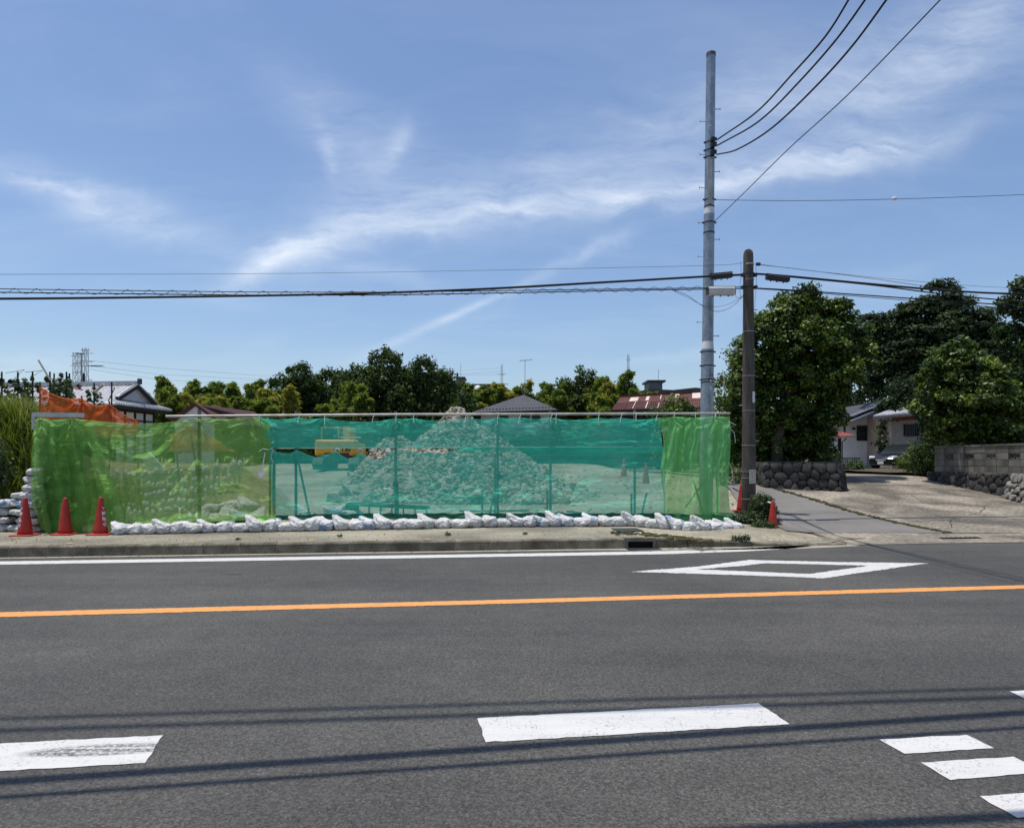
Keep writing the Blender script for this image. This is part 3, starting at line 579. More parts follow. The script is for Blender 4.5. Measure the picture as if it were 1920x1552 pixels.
for k in range(260):
    x = rg.uniform(-11, 6); y = kerbY(x) + rg.uniform(.2, 1.3); s_ = rg.uniform(.003, .009); gv_.obox((x, y, walk_z(x) + .008), (s_, 0, 0), (0, s_ * .8, 0), (0, 0, s_ * .6))
tagit(gv_.build('kerb_grit', M('grit', (.34, .31, .24), (.20, .18, .14), 30)), 'loose grit and small stones along the kerb and pavement', 'grit', kind='stuff')
# ------------------------------------------------------------------ poles
def at_axis(px, py, Y): return W(px, py, Y)
MPY = 17.2; mpp = MPY / F                     # metres per photo px at the steel pole
def mpx(py): return 1325.5 + (760 - py) * .0115
def steel_pole():
    b = W(1325.5, 760, MPY); gz = .12
    t = thing('steel_utility_pole', 'tall galvanised steel utility pole rising behind the deep green net', 'utility pole', (b.x, MPY, gz))
    def tubepart(name, ya, yb, ra, rb, mat):
        pa = W(mpx(ya), ya, MPY); pb = W(mpx(yb), yb, MPY); return MB().tube([pa, pb], [ra, rb], 24).build(name, mat, t, smooth=True, sharp=40)
    yb0 = HY + (H - gz) * F / MPY
    tubepart('lower_tube', yb0, 716, .170, .156, A_GALV); tubepart('middle_tube', 716.5, 655, .154, .152, A_GALV)
    tubepart('collar', 655, 641, .152, .137, A_WHITEP)
    tubepart('upper_tube', 641, 402, .137, .131, A_GALV); tubepart('collar', 402, 390, .131, .121, A_WHITEP); tubepart('top_tube', 390, 106, .120, .112, A_GALV)
    tubepart('cap', 106, 100, .119, .117, A_POSTD)
    def rr(py): return interp(py, [(100, .112), (390, .12), (401, .131), (641, .137), (655, .152), (716, .155), (900, .168)])
    for y in (268, 283, 296, 375, 388, 418, 437, 660, 686, 712, 717):
        MB().tube([W(mpx(y), y - 1, MPY), W(mpx(y), y + 1.2, MPY)], [rr(y) + .008] * 2, 20).build('band', A_IRON, t, smooth=True, sharp=40)
        if y not in (437, 388, 717):
            c = W(mpx(y), y, MPY); r = rr(y)
            for s in (-1, 1): MB().beam(c + V((s * r, -.02, 0)), c + V((s * (r + .045), -.02, 0)), .035, .03).build('band_bolt', A_IRON, t)
    for y, s in ((205, 1), (228, -1), (290, -1), (322, 1), (352, -1), (418, -1), (449, 1), (481, -1), (543, 1), (604, -1), (630, 1)):
        c = W(mpx(y), y, MPY); r = rr(y); m_ = MB().tube([c + V((s * r * .9, 0, 0)), c + V((s * (r + .13), 0, 0))], .010, 8).tube([c + V((s * (r + .13), 0, -.02)), c + V((s * (r + .13), 0, .025))], .010, 6); m_.build('step_bolt', A_GALVP, t)
    for y in (262, 273, 287):          # cable dead-end brackets
        c = W(mpx(y) + 5, y, MPY - .15); MB().obox(c, (.045, 0, 0), (0, .06, 0), (0, 0, .05)).obox(c + V((.06, -.03, 0)), (.03, 0, 0), (0, .03, 0), (0, 0, .03)).build('cable_bracket', A_IRON, t)
    MB().obox(W(mpx(340) + 1, 340, MPY - .135), (.05, 0, 0), (0, .008, 0), (0, 0, .55)).build('cable_guard', A_GALVP, t)
    for y, hh in ((711 + 3, 5), (727, 7)):
        MB().obox(W(1332.5, y, MPY - .158), (.014, 0, 0), (0, .004, 0), (0, 0, hh * mpp / 2)).build('label_strip', A_WHITEP, t)
    MB().obox(W(mpx(236), 236, MPY - .118), (.028, 0, 0), (0, .004, 0), (0, 0, .018)).build('label_strip', A_WHITEP, t)
    # stencilled sign, bent round the pole
    cu = bpy.data.curves.new('stencil', 'FONT'); cu.body = '元'; cu.size = .14; cu.offset = .003
    tx = bpy.data.objects.new('stencil', cu); col.objects.link(tx); bpy.context.view_layer.update()
    me = bpy.data.meshes.new_from_object(tx.evaluated_get(bpy.context.evaluated_depsgraph_get())); bpy.data.objects.remove(tx)
    c = W(mpx(702), 702, MPY); R_ = .1565
    for v in me.vertices:
        a = (v.co.x - .07 + .075) / R_; zz = v.co.y - .05
        v.co = V((c.x + math.sin(a) * R_, c.y - math.cos(a) * R_, c.z + zz)) - V(t.location)
    me.materials.append(A_BLACK); addobj('stencil_mark', me, t)
    return t
steel_pole()
CPY = 16.3; cpp = CPY / F
def conc_pole():
    t = thing('concrete_utility_pole', 'old dark brown concrete utility pole with a paper notice at the roadside corner', 'utility pole', (W(1404, 900, CPY).x, CPY, .05))
    def rr(py): return interp(py, [(468, .113), (900, .157), (1000, .166)])
    zs = [(990, rr(990)), (900, rr(900)), (800, rr(800)), (700, rr(700)), (600, rr(600)), (520, rr(520)), (482, rr(482)), (475, .108), (470.5, .088), (468, .05), (467.4, .012)]
    MB().tube([W(1404 - (965 - y) * .002, y, CPY) for y, r in zs], [r for y, r in zs], 28).build('shaft', A_POLE, t, smooth=True)
    for y, w in ((496, 2), (514, 4), (525, 1), (539, 3), (622, 1), (705, 1), (770, .7), (835, 1), (884, .8), (896, .8), (935, .9)):
        MB().tube([W(1403.7, y - w * .5, CPY), W(1403.7, y + w * .5, CPY)], [rr(y) + .006] * 2, 24).build('band', A_GALVP if w < 3 else A_IRON, t, smooth=True, sharp=40)
    for y, s in ((581, 1), (827, 1), (760, -1), (655, -1)):
        c = W(1404, y, CPY); MB().tube([c + V((s * rr(y) * .9, 0, 0)), c + V((s * (rr(y) + .09), 0, 0))], .009, 8).build('step_bolt', A_GALVP, t)
    def plate(a0, a1, ya, yb, mat, name):
        c = W(1404, (ya + yb) / 2, CPY); R_ = rr((ya + yb) / 2) + .006; h = (yb - ya) * cpp / 2; m_ = MB(); n = 8; vs = []
        for k in range(n + 1):
            a = a0 + (a1 - a0) * k / n
            for z in (-h, h):
                vs.append((c.x + math.sin(a) * R_, c.y - math.cos(a) * R_, c.z + z)); 
        for k in range(n + 1):
            a = a0 + (a1 - a0) * k / n
            for z in (-h, h): vs.append((c.x + math.sin(a) * (R_ - .004), c.y - math.cos(a) * (R_ - .004), c.z + z))
        o = 2 * (n + 1)
        fs = [(2 * k, 2 * k + 2, 2 * k + 3, 2 * k + 1) for k in range(n)] + [(o + 2 * k, o + 2 * k + 1, o + 2 * k + 3, o + 2 * k + 2) for k in range(n)] + [(2 * k + 1, 2 * k + 3, o + 2 * k + 3, o + 2 * k + 1) for k in range(n)] + [(2 * k, o + 2 * k, o + 2 * k + 2, 2 * k + 2) for k in range(n)] + [(0, 1, o + 1, o), (2 * n, o + 2 * n, o + 2 * n + 1, 2 * n + 1)]
        return m_.add(vs, fs).build(name, mat, t)
    plate(.28, .82, 735, 755.5, A_WHITEP, 'number_plate'); plate(-.28, .95, 880, 906, A_CREAM, 'paper_notice')
    for k, (a, w_, y) in enumerate([(.02, .10, 885), (.55, .12, 885), (.05, .08, 889), (.6, .1, 889), (.1, .1, 893)]):   # lines of faded print
        c = W(1404, y, CPY); R_ = rr(y) + .0085
        MB().add([(c.x + math.sin(a) * R_, c.y - math.cos(a) * R_, c.z - .011), (c.x + math.sin(a + w_ * 2) * R_, c.y - math.cos(a + w_ * 2) * R_, c.z - .011), (c.x + math.sin(a + w_ * 2) * R_, c.y - math.cos(a + w_ * 2) * R_, c.z + .011), (c.x + math.sin(a) * R_, c.y - math.cos(a) * R_, c.z + .011)], [(0, 1, 2, 3)]).build('print_line', A_WOOD, t)
    for y in (517, 540):
        for s in (-1, 1):
            c = W(1404, y, CPY - .02); MB().obox(c + V((s * (rr(y) + .03), -.03, .01)), (.03, 0, 0), (0, .05, 0), (0, 0, .035)).build('cable_clamp', A_IRON, t)
    for px, ya, yb, dx in ((1388.5, 491, 560, 1), (1417, 500, 600, 1.5), (1416, 800, 850, 3)):
        pts = [W(px + dx * math.sin(k * .8), ya + (yb - ya) * k / 8, CPY - .05) for k in range(9)]; MB().tube(pts, .004, 5).build('bonding_wire', A_WIRE, t)
    MB().obox(W(1421.5, 495.5, CPY), (.05, 0, 0), (0, .03, 0), (0, 0, .03)).build('wire_grip', A_IRON, t)
conc_pole()

# ------------------------------------------------------------------ cables
def cY(px, Y0=15.69, k=.11): return Y0 / (1 - k * (px - CX) / F)
def smoothpts(tab, n):
    """Catmull-Rom through (px, py) samples"""
    P = [V((a, b, 0)) for a, b in tab]; P = [P[0] * 2 - P[1]] + P + [P[-1] * 2 - P[-2]]; out = []
    for i in range(1, len(P) - 2):
        for k in range(n):
            t = k / n; a, b, c, d = P[i - 1], P[i], P[i + 1], P[i + 2]
            out.append(.5 * ((2 * b) + (c - a) * t + (2 * a - 5 * b + 4 * c - d) * t * t + (3 * b - a - 3 * c + d) * t ** 3))
    out.append(P[-2]); return out
def cable(name, tab, r, label, cat='cable', group=None, mat=None, dY=0, n=8, yf=None, parent=None):
    pts = [W(p.x, p.y, (yf(p.x) if yf else cY(p.x)) + dY) for p in smoothpts(tab, n)]
    o = MB().tube(pts, r, 7).build(name, mat or A_BLACK, parent, smooth=True)
    if label: tagit(o, label, cat, group)
    return pts
g_over = 'overhead cables along the road'
cable('overhead_cable', [(-420, 560), (0, 560), (330, 556.5), (640, 551), (900, 542), (1120, 530), (1330, 518), (1395, 515)], .026, 'thick black overhead cable that crosses the other cables left of the poles', group=g_over)
sp = thing('bundled_cable', 'paired overhead cables bound by a wavy spiral wire left of the poles', 'cable', (W(1395, 540, CPY)), g_over)
up = cable('messenger_wire', [(-420, 533), (0, 541.5), (250, 545), (480, 547.5), (700, 547.5), (900, 545.5), (1240, 541), (1395, 538)], .010, None, parent=sp)
lo_ = cable('lower_cable', [(-420, 540), (0, 548), (250, 551), (480, 553), (700, 553), (900, 550), (1150, 545), (1240, 543.5), (1395, 541)], .012, None, parent=sp)
hp = []
tot = len(up); 
for i in range(tot - 1):
    a, b = up[i], up[i + 1]; c, d = lo_[i], lo_[i + 1]
    L_ = (b - a).length; n = max(2, int(L_ / .04))
    for k in range(n):
        t = k / n; m_ = a.lerp(b, t).lerp(c.lerp(d, t), .5); s_ = (len(hp)) * .04; ph = s_ / .42 * 2 * math.pi
        hp.append(m_ + V((0, math.cos(ph) * .05, math.sin(ph) * .052)))
MB().tube(hp, .0055, 4).build('spiral_wire', A_BLACK, sp)
cable('overhead_wire', [(-420, 517), (0, 514.5), (500, 513), (900, 507), (1320, 498), (1392, 493)], .0045, 'thin single wire highest of the left-hand overhead lines', 'wire', g_over, A_WIRE)
cable('overhead_cable', [(1412, 513), (1480, 518), (1640, 533), (1780, 545), (1920, 551), (2200, 552)], .024, 'thick black cable leaving the concrete pole to the right, upper strand', group=g_over)
cable('overhead_cable', [(1480, 519), (1640, 535), (1780, 553), (1920, 566), (2200, 590)], .016, 'black cable branching below the upper strand above the dark trees', group=g_over, dY=.06)
cable('overhead_cable', [(1412, 540), (1500, 545), (1700, 559), (1920, 574), (2200, 592)], .015, 'lowest black cable running right from the concrete pole', group=g_over)
cable('overhead_cable', [(1412, 541), (1500, 547), (1700, 563), (1920, 580), (2200, 600)], .008, 'slim cable just beneath the lowest black cable on the right', group=g_over, dY=-.04)
cable('overhead_wire', [(1418, 496), (1500, 505), (1640, 523), (1780, 543), (1920, 555), (2200, 575)], .006, 'thin wire from the wire grip sloping down over the right trees', 'wire', g_over, A_WIRE)
cable('overhead_wire', [(1418, 495), (1560, 512), (1760, 531), (1920, 541), (2200, 550)], .004, 'finest wire on top of the right-hand overhead lines', 'wire', g_over, A_WIRE, dY=.05)
cable('service_drop', [(1262, 543), (1290, 555), (1318, 574), (1345, 584), (1372, 575), (1392, 556), (1402, 545)], .006, 'deep loop of thin cable hanging left of the concrete pole', 'cable', 'service loops by the poles', A_WIRE)
cable('service_drop', [(1258, 543), (1295, 561), (1320, 573), (1345, 575), (1372, 568), (1394, 553), (1406, 543)], .004, 'shallower loop of thin cable left of the concrete pole', 'cable', 'service loops by the poles', A_WIRE, dY=-.05)
cable('service_drop', [(1376, 548), (1380, 556), (1388, 559), (1396, 556)], .004, 'short curl of wire from the grey cable case to the pole', 'cable', 'service loops by the poles', A_WIRE, dY=-.03)
# cable closures hanging on the cables
def closure(name, label, x0, x1, ya, yb, hh, mat, mat2, dY, kind):
    t = thing(name, label, 'cable closure', W((x0 + x1) / 2, (ya + yb) / 2, cY((x0 + x1) / 2) + dY))
    a = W(x0, ya, cY(x0) + dY); b = W(x1, yb, cY(x1) + dY); d = (b - a).normalized(); up_ = V((0, 0, 1)); s = d.cross(up_).normalized(); u = s.cross(d); w = hh * .42
    prof = [(-w, -.5), (-w * .75, -.72), (w * .75, -.72), (w, -.5), (w, .35), (w * .6, .62), (-w * .6, .62), (-w, .35)] if kind else [(-w, -.6), (w, -.6), (w * 1.05, .3), (w * .5, .6), (-w * .5, .6), (-w * 1.05, .3)]
    poly = [a + s * p + u * (q * hh * .75) for p, q in prof]; MB().prism(poly, b - a).build('case', mat, t)
    for q, e in ((a, -1), (b, 1)):
        MB().prism([q + d * e * .0 + s * p * .9 + u * (r_ * hh * .68) for p, r_ in prof], d * e * .018).build('end_plate', mat2, t)
    for k in range(3):
        c = a.lerp(b, .2 + .3 * k); MB().beam(c - u * hh * .56 - s * .02, c - u * hh * .66 - s * .02, .03, .03, up=(1, 0, 0)).build('latch', mat2, t)
    MB().beam(a + u * hh * .5 - d * .03, b + u * hh * .5 + d * .03, w * 1.3, .012).build('lid_rim', mat, t)
    return t
closure('cable_closure', 'black cable closure between the steel pole and the concrete pole', 1334, 1371, 519, 515.5, .135, A_BLACKPL, A_IRON, -.08, 0)
closure('cable_closure', 'dark grey cable closure hanging right of the concrete pole', 1438, 1478, 519, 524, .135, A_BLACKPL, A_IRON, -.08, 0)
closure('cable_closure', 'pale grey cable closure in front of the steel pole', 1327, 1376, 545.5, 545.5, .19, A_GREYPL, A_IRON, -.12, 1)
# power cables from the steel pole across the road
def span(name, tab, P1, zend, r, label, cat, mat, attach, group):
    (x0, y0_) = tab[0]; A = W(x0, y0_, attach); B = V((P1[0], P1[1]))
    pts = []; sm = smoothpts(tab, 8)
    for p in sm:
        u = (p.x - CX) / F           # intersect the ray's plan direction with the plan line A-B
        dx, dy = B.x - A.x, B.y - A.y; den = dx - u * dy
        t = (u * A.y - A.x) / den; pts.append(W(p.x, p.y, A.y + dy * t))
    q = pts[-1]; d = (pts[-1] - pts[-3]); d.normalize(); n = 14; end = q + V((B.x - A.x, B.y - A.y, 0)).normalized() * 20; end.z = zend
    for k in range(1, n + 1):
        t = k / n; e = q.lerp(end, t); e.z = q.z + (d.z / max(1e-6, V((d.x, d.y)).length)) * 20 * t * (1 - t) + (zend - q.z) * t * t; pts.append(e)
    return tagit(MB().tube(pts, r, 6).build(name, mat, None, smooth=True), label, cat, group)
g_pow = 'power cables crossing over the road'
span('power_cable', [(1345, 262), (1420, 209), (1484, 141), (1548, 68), (1591, 0), (1612, -40)], (4.95, 9.0), 10, .017, 'uppermost of the three black power cables leaving the steel pole', 'power cable', A_BLACK, MPY - .2, g_pow)
span('power_cable', [(1345, 273), (1425, 226), (1500, 152), (1570, 72), (1622, 0), (1645, -36)], (5.1, 9.0), 10, .017, 'middle of the three black power cables leaving the steel pole', 'power cable', A_BLACK, MPY - .2, g_pow)
span('power_cable', [(1344, 290), (1385, 279), (1450, 238), (1530, 162), (1600, 84), (1662, 0), (1690, -40)], (5.3, 9.0), 10, .017, 'lowest of the three black power cables leaving the steel pole', 'power cable', A_BLACK, MPY - .2, g_pow)
span('guy_wire', [(1338, 417), (1400, 357), (1480, 278), (1600, 168), (1763, 0), (1800, -40)], (5.05, 8.5), 9, .009, 'thin straight wire rising right from the steel pole across the sky', 'wire', A_WIRE, MPY - .2, g_pow)
hw = thing('level_wire', 'thin level wire with a small white joint right of the steel pole', 'wire', W(1345, 375, MPY - .1), g_pow)
cable('strand', [(1342, 375), (1500, 376.5), (1675, 373.5), (1920, 365), (2200, 350)], .007, None, mat=A_WIRE, yf=lambda x: MPY - .1 + (x - 1345) * .002, parent=hw)
c = W(1677, 373, MPY + .55); MB().tube([c + V((-.07, 0, -.005)), c + V((-.03, 0, .01)), c + V((.03, 0, .01)), c + V((.075, 0, -.005))], [.012, .04, .045, .012], 10).build('joint', A_WHITEP, hw, smooth=True)
# cables of the near side of the road (out of the picture; their shadows lie on the road)
def near_cable(pa, pb, z, r, label):
    a = G(*pa, 0); b = G(*pb, 0); d = (b - a).normalized()
    a2 = a - d * 28; b2 = b + d * 24; pts = []
    for k in range(25):
        p = a2.lerp(b2, k / 24); t = k / 24 - .5; pts.append(V((p.x - SOFF.x * z, p.y - SOFF.y * z, z + .25 * (4 * t * t))))
    tagit(MB().tube(pts, r, 7).build('roadside_cable', A_BLACK, None, smooth=True), label, 'cable', 'cables along the near kerb')
near_cable((0, 1465), (1920, 1335), 5.4, .046, 'thickest cable over the near kerb, casting the boldest shadow stripe on the road')
near_cable((0, 1494), (1920, 1363), 5.2, .026, 'cable over the near kerb casting the thin stripe nearest the bottom left')
near_cable((0, 1347), (1920, 1289), 9.6, .028, 'upper cable over the near kerb casting the farthest soft stripe on the road')
near_cable((0, 1369), (1920, 1306), 9.4, .034, 'upper cable over the near kerb casting the second soft stripe on the road')
near_cable((900, 1583), (1920, 1528), 5.0, .042, 'cable over the near kerb shading the bottom right corner of the road')
# ------------------------------------------------------------------ pipe fence behind the nets
def fY(px, off=0): u = (px - CX) / F; return (14.88 + off) / (1 - .184 * u)
def fp(px, py, off=0): return W(px, py, fY(px, off))
fence = thing('pipe_fence', 'long scaffold pipe fence standing behind the green and teal nets', 'fence', fp(742, 975, 0))
def rail_y(px): return interp(px, [(310, 780.5), (742, 777), (1368, 775)])
MB().tube([fp(x, rail_y(x)) for x in (311, 520, 742, 1032, 1200, 1368)], .026, 10).build('top_rail', A_GALVP, fence, smooth=True, sharp=50)
MB().tube([fp(x, rail_y(x) + 62, .05) for x in (505, 742, 1032, 1240)], .010, 6).build('middle_line', A_ROPE, fence, smooth=True)
def post(px, top, bot, r=.024, mat=None, off=.055): return MB().tube([fp(px, bot, off), fp(px, top, off)], r, 10).build('post', mat or A_POSTD, fence, smooth=True, sharp=50)
post(374, 768, 985, .035); post(514, 800, 972, .03); post(506, 846, 972, .022); post(555, 770, 972, .030); post(742, 771, 972, .032)
post(933, 770, 972, .028); post(928, 850, 972, .02, off=.1); post(1032, 770, 970, .028); post(1026, 918, 970, .02, off=.1); post(1190, 768, 972, .028); post(1184, 925, 972, .024, off=.12)
post(904, 918, 968, .022, off=.3); post(1345, 860, 985, .030, off=.2)
for (xa, ya, xb, yb, oa, ob) in ((561, 872, 581, 968, .06, .9), (936, 892, 917, 968, .06, .8), (1286, 950, 1345, 868, .9, .15), (1320, 968, 1300, 900, .4, .15), (1203, 966, 1212, 925, .6, .15)):
    MB().tube([fp(xa, ya, oa), fp(xb, yb, ob)], .024, 8).build('brace', A_POSTD, fence, smooth=True)
for px, y in ((742, 907), (935, 893), (1342, 868), (556, 866)):
    MB().obox(fp(px, y, .05), (.05, 0, 0), (0, .04, 0), (0, 0, .05)).obox(fp(px + 3, y + 2, .02), (.02, 0, 0), (0, .05, 0), (0, 0, .02)).build('clamp', A_IRON, fence)
MB().tube([fp(744, 909, .05), fp(745, 972, .05)], .040, 10).build('sleeve', A_POSTD, fence, smooth=True, sharp=50)

# ------------------------------------------------------------------ nets
def hstep(px, c, w): return math.exp(-((px - c) / w) ** 2)
def netsheet(name, label, nu, nv, top, bot, left, right, mat, off, disp, group):
    """left(v), right(v): photo columns of the side edges; top/bot(px): rows"""
    m_ = MB(); vs = []
    for j in range(nv + 1):
        v = j / nv; l = left(v); r = right(v)
        for i in range(nu + 1):
            u = i / nu; px = l + (r - l) * u; pt = top(px); pb = bot(px); py = pt + (pb - pt) * v
            dx, dy = 0, 0
            o_ = off + disp(px, py, v); vs.append(fp(px, py, o_))
    fs = [(j * (nu + 1) + i, (j + 1) * (nu + 1) + i, (j + 1) * (nu + 1) + i + 1, j * (nu + 1) + i + 1) for j in range(nv) for i in range(nu)]
    m_.v = vs; m_.f = fs; t = thing(name, label, 'net', vs[(nu // 2) + nv * (nu + 1)], group)
    m_.build('cloth', mat, t, smooth=True); return t
def nz(x, y, z=0): return mn.noise(V((x, y, z)))
def radial(px, py, ax, ay, n, ph, R, A, down=True):
    dx, dy = px - ax, py - ay; r = math.hypot(dx, dy) + 1e-6
    if down and dy < -2: return 0
    th_ = math.atan2(dy, dx); return A * math.sin(n * .62 * th_ + ph + 3.2 * nz(px * .022, py * .022, n)) * min(1, r / 14) * math.exp(-r / R)
TIES = [485, 520, 574, 608, 700, 742, 770, 812, 873, 933, 975, 1034, 1080, 1122, 1165, 1192, 1232]
def tie_sag(px, ties, base, amp):
    for a, b in zip(ties, ties[1:]):
        if a <= px <= b: t = (px - a) / (b - a); return base + amp * (b - a) / 60 * 4 * t * (1 - t)
    return base
def teal_top(px): return interp(px, [(483, 782), (742, 784), (933, 782), (1232, 783)]) + tie_sag(px, [485, 560, 608, 742, 775, 873, 933, 975, 1034, 1122, 1165, 1232], 0, 3.2)
def d_teal_up(px, py, v):
    d = .05 * nz(px * .012, py * .08, 2) + .022 * nz(px * .05, py * .25, 7)
    for ax in (485, 608, 742, 775, 933, 1034, 1232): d += radial(px, py, ax, 782, 13, ax, 45, .045)
    d += -.05 * math.sin(math.pi * v) * hstep(px, 1150, 130)
    d += radial(px, py, 505, 842, 9, 1, 60, .04, False)
    return d
up_bot = lambda px: interp(px, [(483, 840), (860, 841), (880, 846), (1240, 850)])
netsheet('teal_net', 'upper teal mesh net tied along the pipe rail above the slit', 420, 56, teal_top, up_bot, lambda v: 484 + 24 * v, lambda v: 1236 + 8 * v, A_TEAL, -.05, d_teal_up, 'nets on the pipe fence')
low_top = lambda px: interp(px, [(500, 841), (512, 842), (524, 849), (545, 849), (556, 843), (575, 851), (592, 857), (618, 850), (632, 843), (640, 853), (655, 861), (668, 853), (678, 846), (694, 860), (716, 860), (726, 848), (742, 842), (775, 848), (800, 847), (830, 849), (860, 842), (880, 838), (1245, 838)])
low_bot = lambda px: interp(px, [(500, 974), (700, 970), (900, 970), (1245, 972)]) + 2 * nz(px * .03, 0)
def d_teal_lo(px, py, v):
    d = .035 * nz(px * .01, py * .05, 12) + .014 * nz(px * .05, py * .2, 17)
    for ax in (512, 556, 632, 678, 742): d += radial(px, py, ax, 843, 11, ax, 38, .035)
    for ax, ay in ((1245, 838), (1062, 940), (935, 968)): d += radial(px, py, ax, ay, 12, ax, 80, .04, False)
    d += -.04 * sstep(.93, 1, v)
    return d
netsheet('teal_net', 'lower teal mesh net reaching the sandbags below the slit', 360, 60, low_top, low_bot, lambda v: 503 + 10 * v, lambda v: 1246 + 2 * v, A_TEAL, -.085, d_teal_lo, 'nets on the pipe fence')
# folded-over hem lying on the bags
def hem_top(px): return 960 + 3 * nz(px * .05, 4)
netsheet('hem_cloth', 'crumpled dark green hem of net gathered behind the sandbags', 300, 8, lambda px: interp(px, [(200, 1000), (300, 985), (420, 976), (520, 966), (700, 963), (900, 962), (1240, 962), (1380, 966)]) + 4 * nz(px * .05, 4), lambda px: interp(px, [(200, 1004), (300, 996), (420, 984), (520, 975), (700, 973), (1100, 973), (1240, 976), (1380, 980)]), lambda v: 210, lambda v: 1378, A_GREEND, -.16, lambda px, py, v: .05 * nz(px * .05, py * .2) - .05 * v, 'nets on the pipe fence')
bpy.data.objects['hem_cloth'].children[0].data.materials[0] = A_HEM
# right-hand green net
def rg_left(v): return 1232 + 10 * sstep(0, .22, v) + 3 * math.sin(v * 9)
def d_rg(px, py, v):
    d = .11 * math.sin(px * .13 + 1.4 * nz(px * .02, py * .008, 5) + .012 * (py - 780)) * sstep(0, .15, v)
    d += .035 * nz(px * .09, py * .012, 9) + .02 * nz(px * .03, py * .05, 3)
    for ax, ay in ((1263, 783), (1300, 782), (1340, 782), (1345, 870)): d += radial(px, py, ax, ay, 10, ax, 40, .05 if ay < 800 else .02, False)
    return d
netsheet('green_net', 'deep green mesh net hanging in vertical folds at the right end of the fence', 110, 90, lambda px: interp(px, [(1232, 784), (1265, 781), (1300, 783), (1340, 781), (1372, 781)]), lambda px: 972 + 3 * math.sin(px * .12), rg_left, lambda v: 1368 + 2 * math.sin(v * 7) + 8 * sstep(.85, 1, v), A_GREEND, -.12, d_rg, 'nets on the pipe fence')
netsheet('green_net_hem', 'rolled bottom hem of the deep green net near the concrete pole', 90, 14, lambda px: 966 + 2 * math.sin(px * .1), lambda px: 981 + 2 * math.sin(px * .07 + 1), lambda v: 1236, lambda v: 1380, A_GREEND, -.17, lambda px, py, v: -.06 * math.sin(math.pi * v) + .03 * nz(px * .06, py * .1), 'nets on the pipe fence')
# left green sheet: swags between its tie points, heavy vertical folds at the far left
def lg_top(px): return interp(px, [(60, 788), (75, 783), (95, 787), (135, 784), (160, 787), (200, 791), (250, 795), (310, 792), (345, 787), (374, 784), (420, 786), (480, 782), (490, 783)])
def lg_bot(px): return interp(px, [(60, 975), (90, 1001), (150, 1003), (215, 1003), (235, 1004), (262, 990), (300, 985), (380, 979), (440, 976), (515, 975)])
def d_lg(px, py, v):
    d = .06 * nz(px * .03 + py * .015, py * .03 - px * .01, 21) + .022 * nz(px * .09 + py * .05, py * .04, 5)
    L_ = 1 - sstep(215, 290, px)
    skew = px + (py - 785) * -.18
    d += L_ * sstep(.02, .25, v) * (.11 * math.sin(skew * .125 + 1.5 * nz(px * .02, py * .008, 1)) + .05 * math.sin(skew * .31 + 2))
    # swag folds between 140 and 372
    t = (px - 140) / 232
    if 0 < t < 1:
        s = py - (788 + 95 * 4 * t * (1 - t)); amp = (.05 * math.exp(-((s) / 60) ** 2)) * (1 - .5 * L_); d += amp * math.sin(s * .19 + 2 * nz(px * .015, py * .015, 8))
    # diagonal sweep from the second tie down to the right
    for ax, ay, n_, R_, A_ in ((75, 785, 11, 90, .08), (135, 785, 15, 120, .09), (374, 790, 14, 80, .07), (470, 786, 12, 90, .07), (300, 992, 10, 60, .03), (505, 850, 8, 50, .04)): d += radial(px, py, ax, ay, n_, ax * .3, R_, A_, False)
    d += -.28 * sstep(.8, 1, v) * (1 - .75 * L_)
    return d
netsheet('green_net', 'wide leaf green mesh net hanging in swags at the left end of the fence', 300, 130, lg_top, lg_bot, lambda v: 66 - 8 * math.sin(v * 2.6) + 14 * sstep(.8, 1, v), lambda v: 504 + 13 * v, A_GREEN, -.06, d_lg, 'nets on the pipe fence')
def d_lg2(px, py, v): return .10 * math.sin(px * .11 + 2 * nz(px * .015, py * .01, 31)) * sstep(0, .3, v) + .04 * nz(px * .05, py * .02, 33)
netsheet('green_net', 'second layer of leaf green net doubled behind the cones', 110, 80, lambda px: 792, lambda px: 1000, lambda v: 64, lambda v: 175 + 70 * v, A_GREEN, .12, d_lg2, 'nets on the pipe fence')
# tie cords
cords = thing('tie_cords', 'short pale cords tying the nets to the top rail', 'cord', fp(742, 782, -.04))
for px in (485, 560, 608, 700, 742, 775, 873, 933, 975, 1034, 1042, 1122, 1165, 1192, 1232, 1263, 1303, 1340):
    r0 = rail_y(px); s = random.uniform(-3, 3); q = random.uniform(6, 15)
    MB().tube([fp(px, r0 + 5, .0), fp(px + 1, r0 - 3, -.03), fp(px + 1.5, r0 + 1, -.05), fp(px + s * .5, r0 + 7, -.07), fp(px + s, r0 + 7 + q, -.11)], .0055, 5).build('cord', A_ROPE, cords)
for pts in ([(1243, 842), (1246, 852), (1248, 848)], [(1367, 800), (1377, 812), (1379, 830)], [(1367, 868), (1373, 880), (1374, 900)], [(1366, 790), (1380, 797), (1370, 801)], [(486, 846), (493, 841), (503, 843)], [(512, 843), (508, 856), (512, 868)], [(1242, 800), (1246, 840), (1243, 880), (1247, 930), (1242, 968)]):
    MB().tube([fp(a, b, -.16) for a, b in pts], .007, 5).build('cord', A_ROPE, cords)
for px, s in ((676, 1), (722, 1), (752, 1), (632, -1)):      # white hooks holding the lower net
    c = fp(px, 846, -.1); MB().tube([c + V((math.cos(a) * .055 * s, 0, math.sin(a) * .055)) for a in [k * .45 for k in range(8)]], .007, 5).build('hook', A_WHITEP, cords)

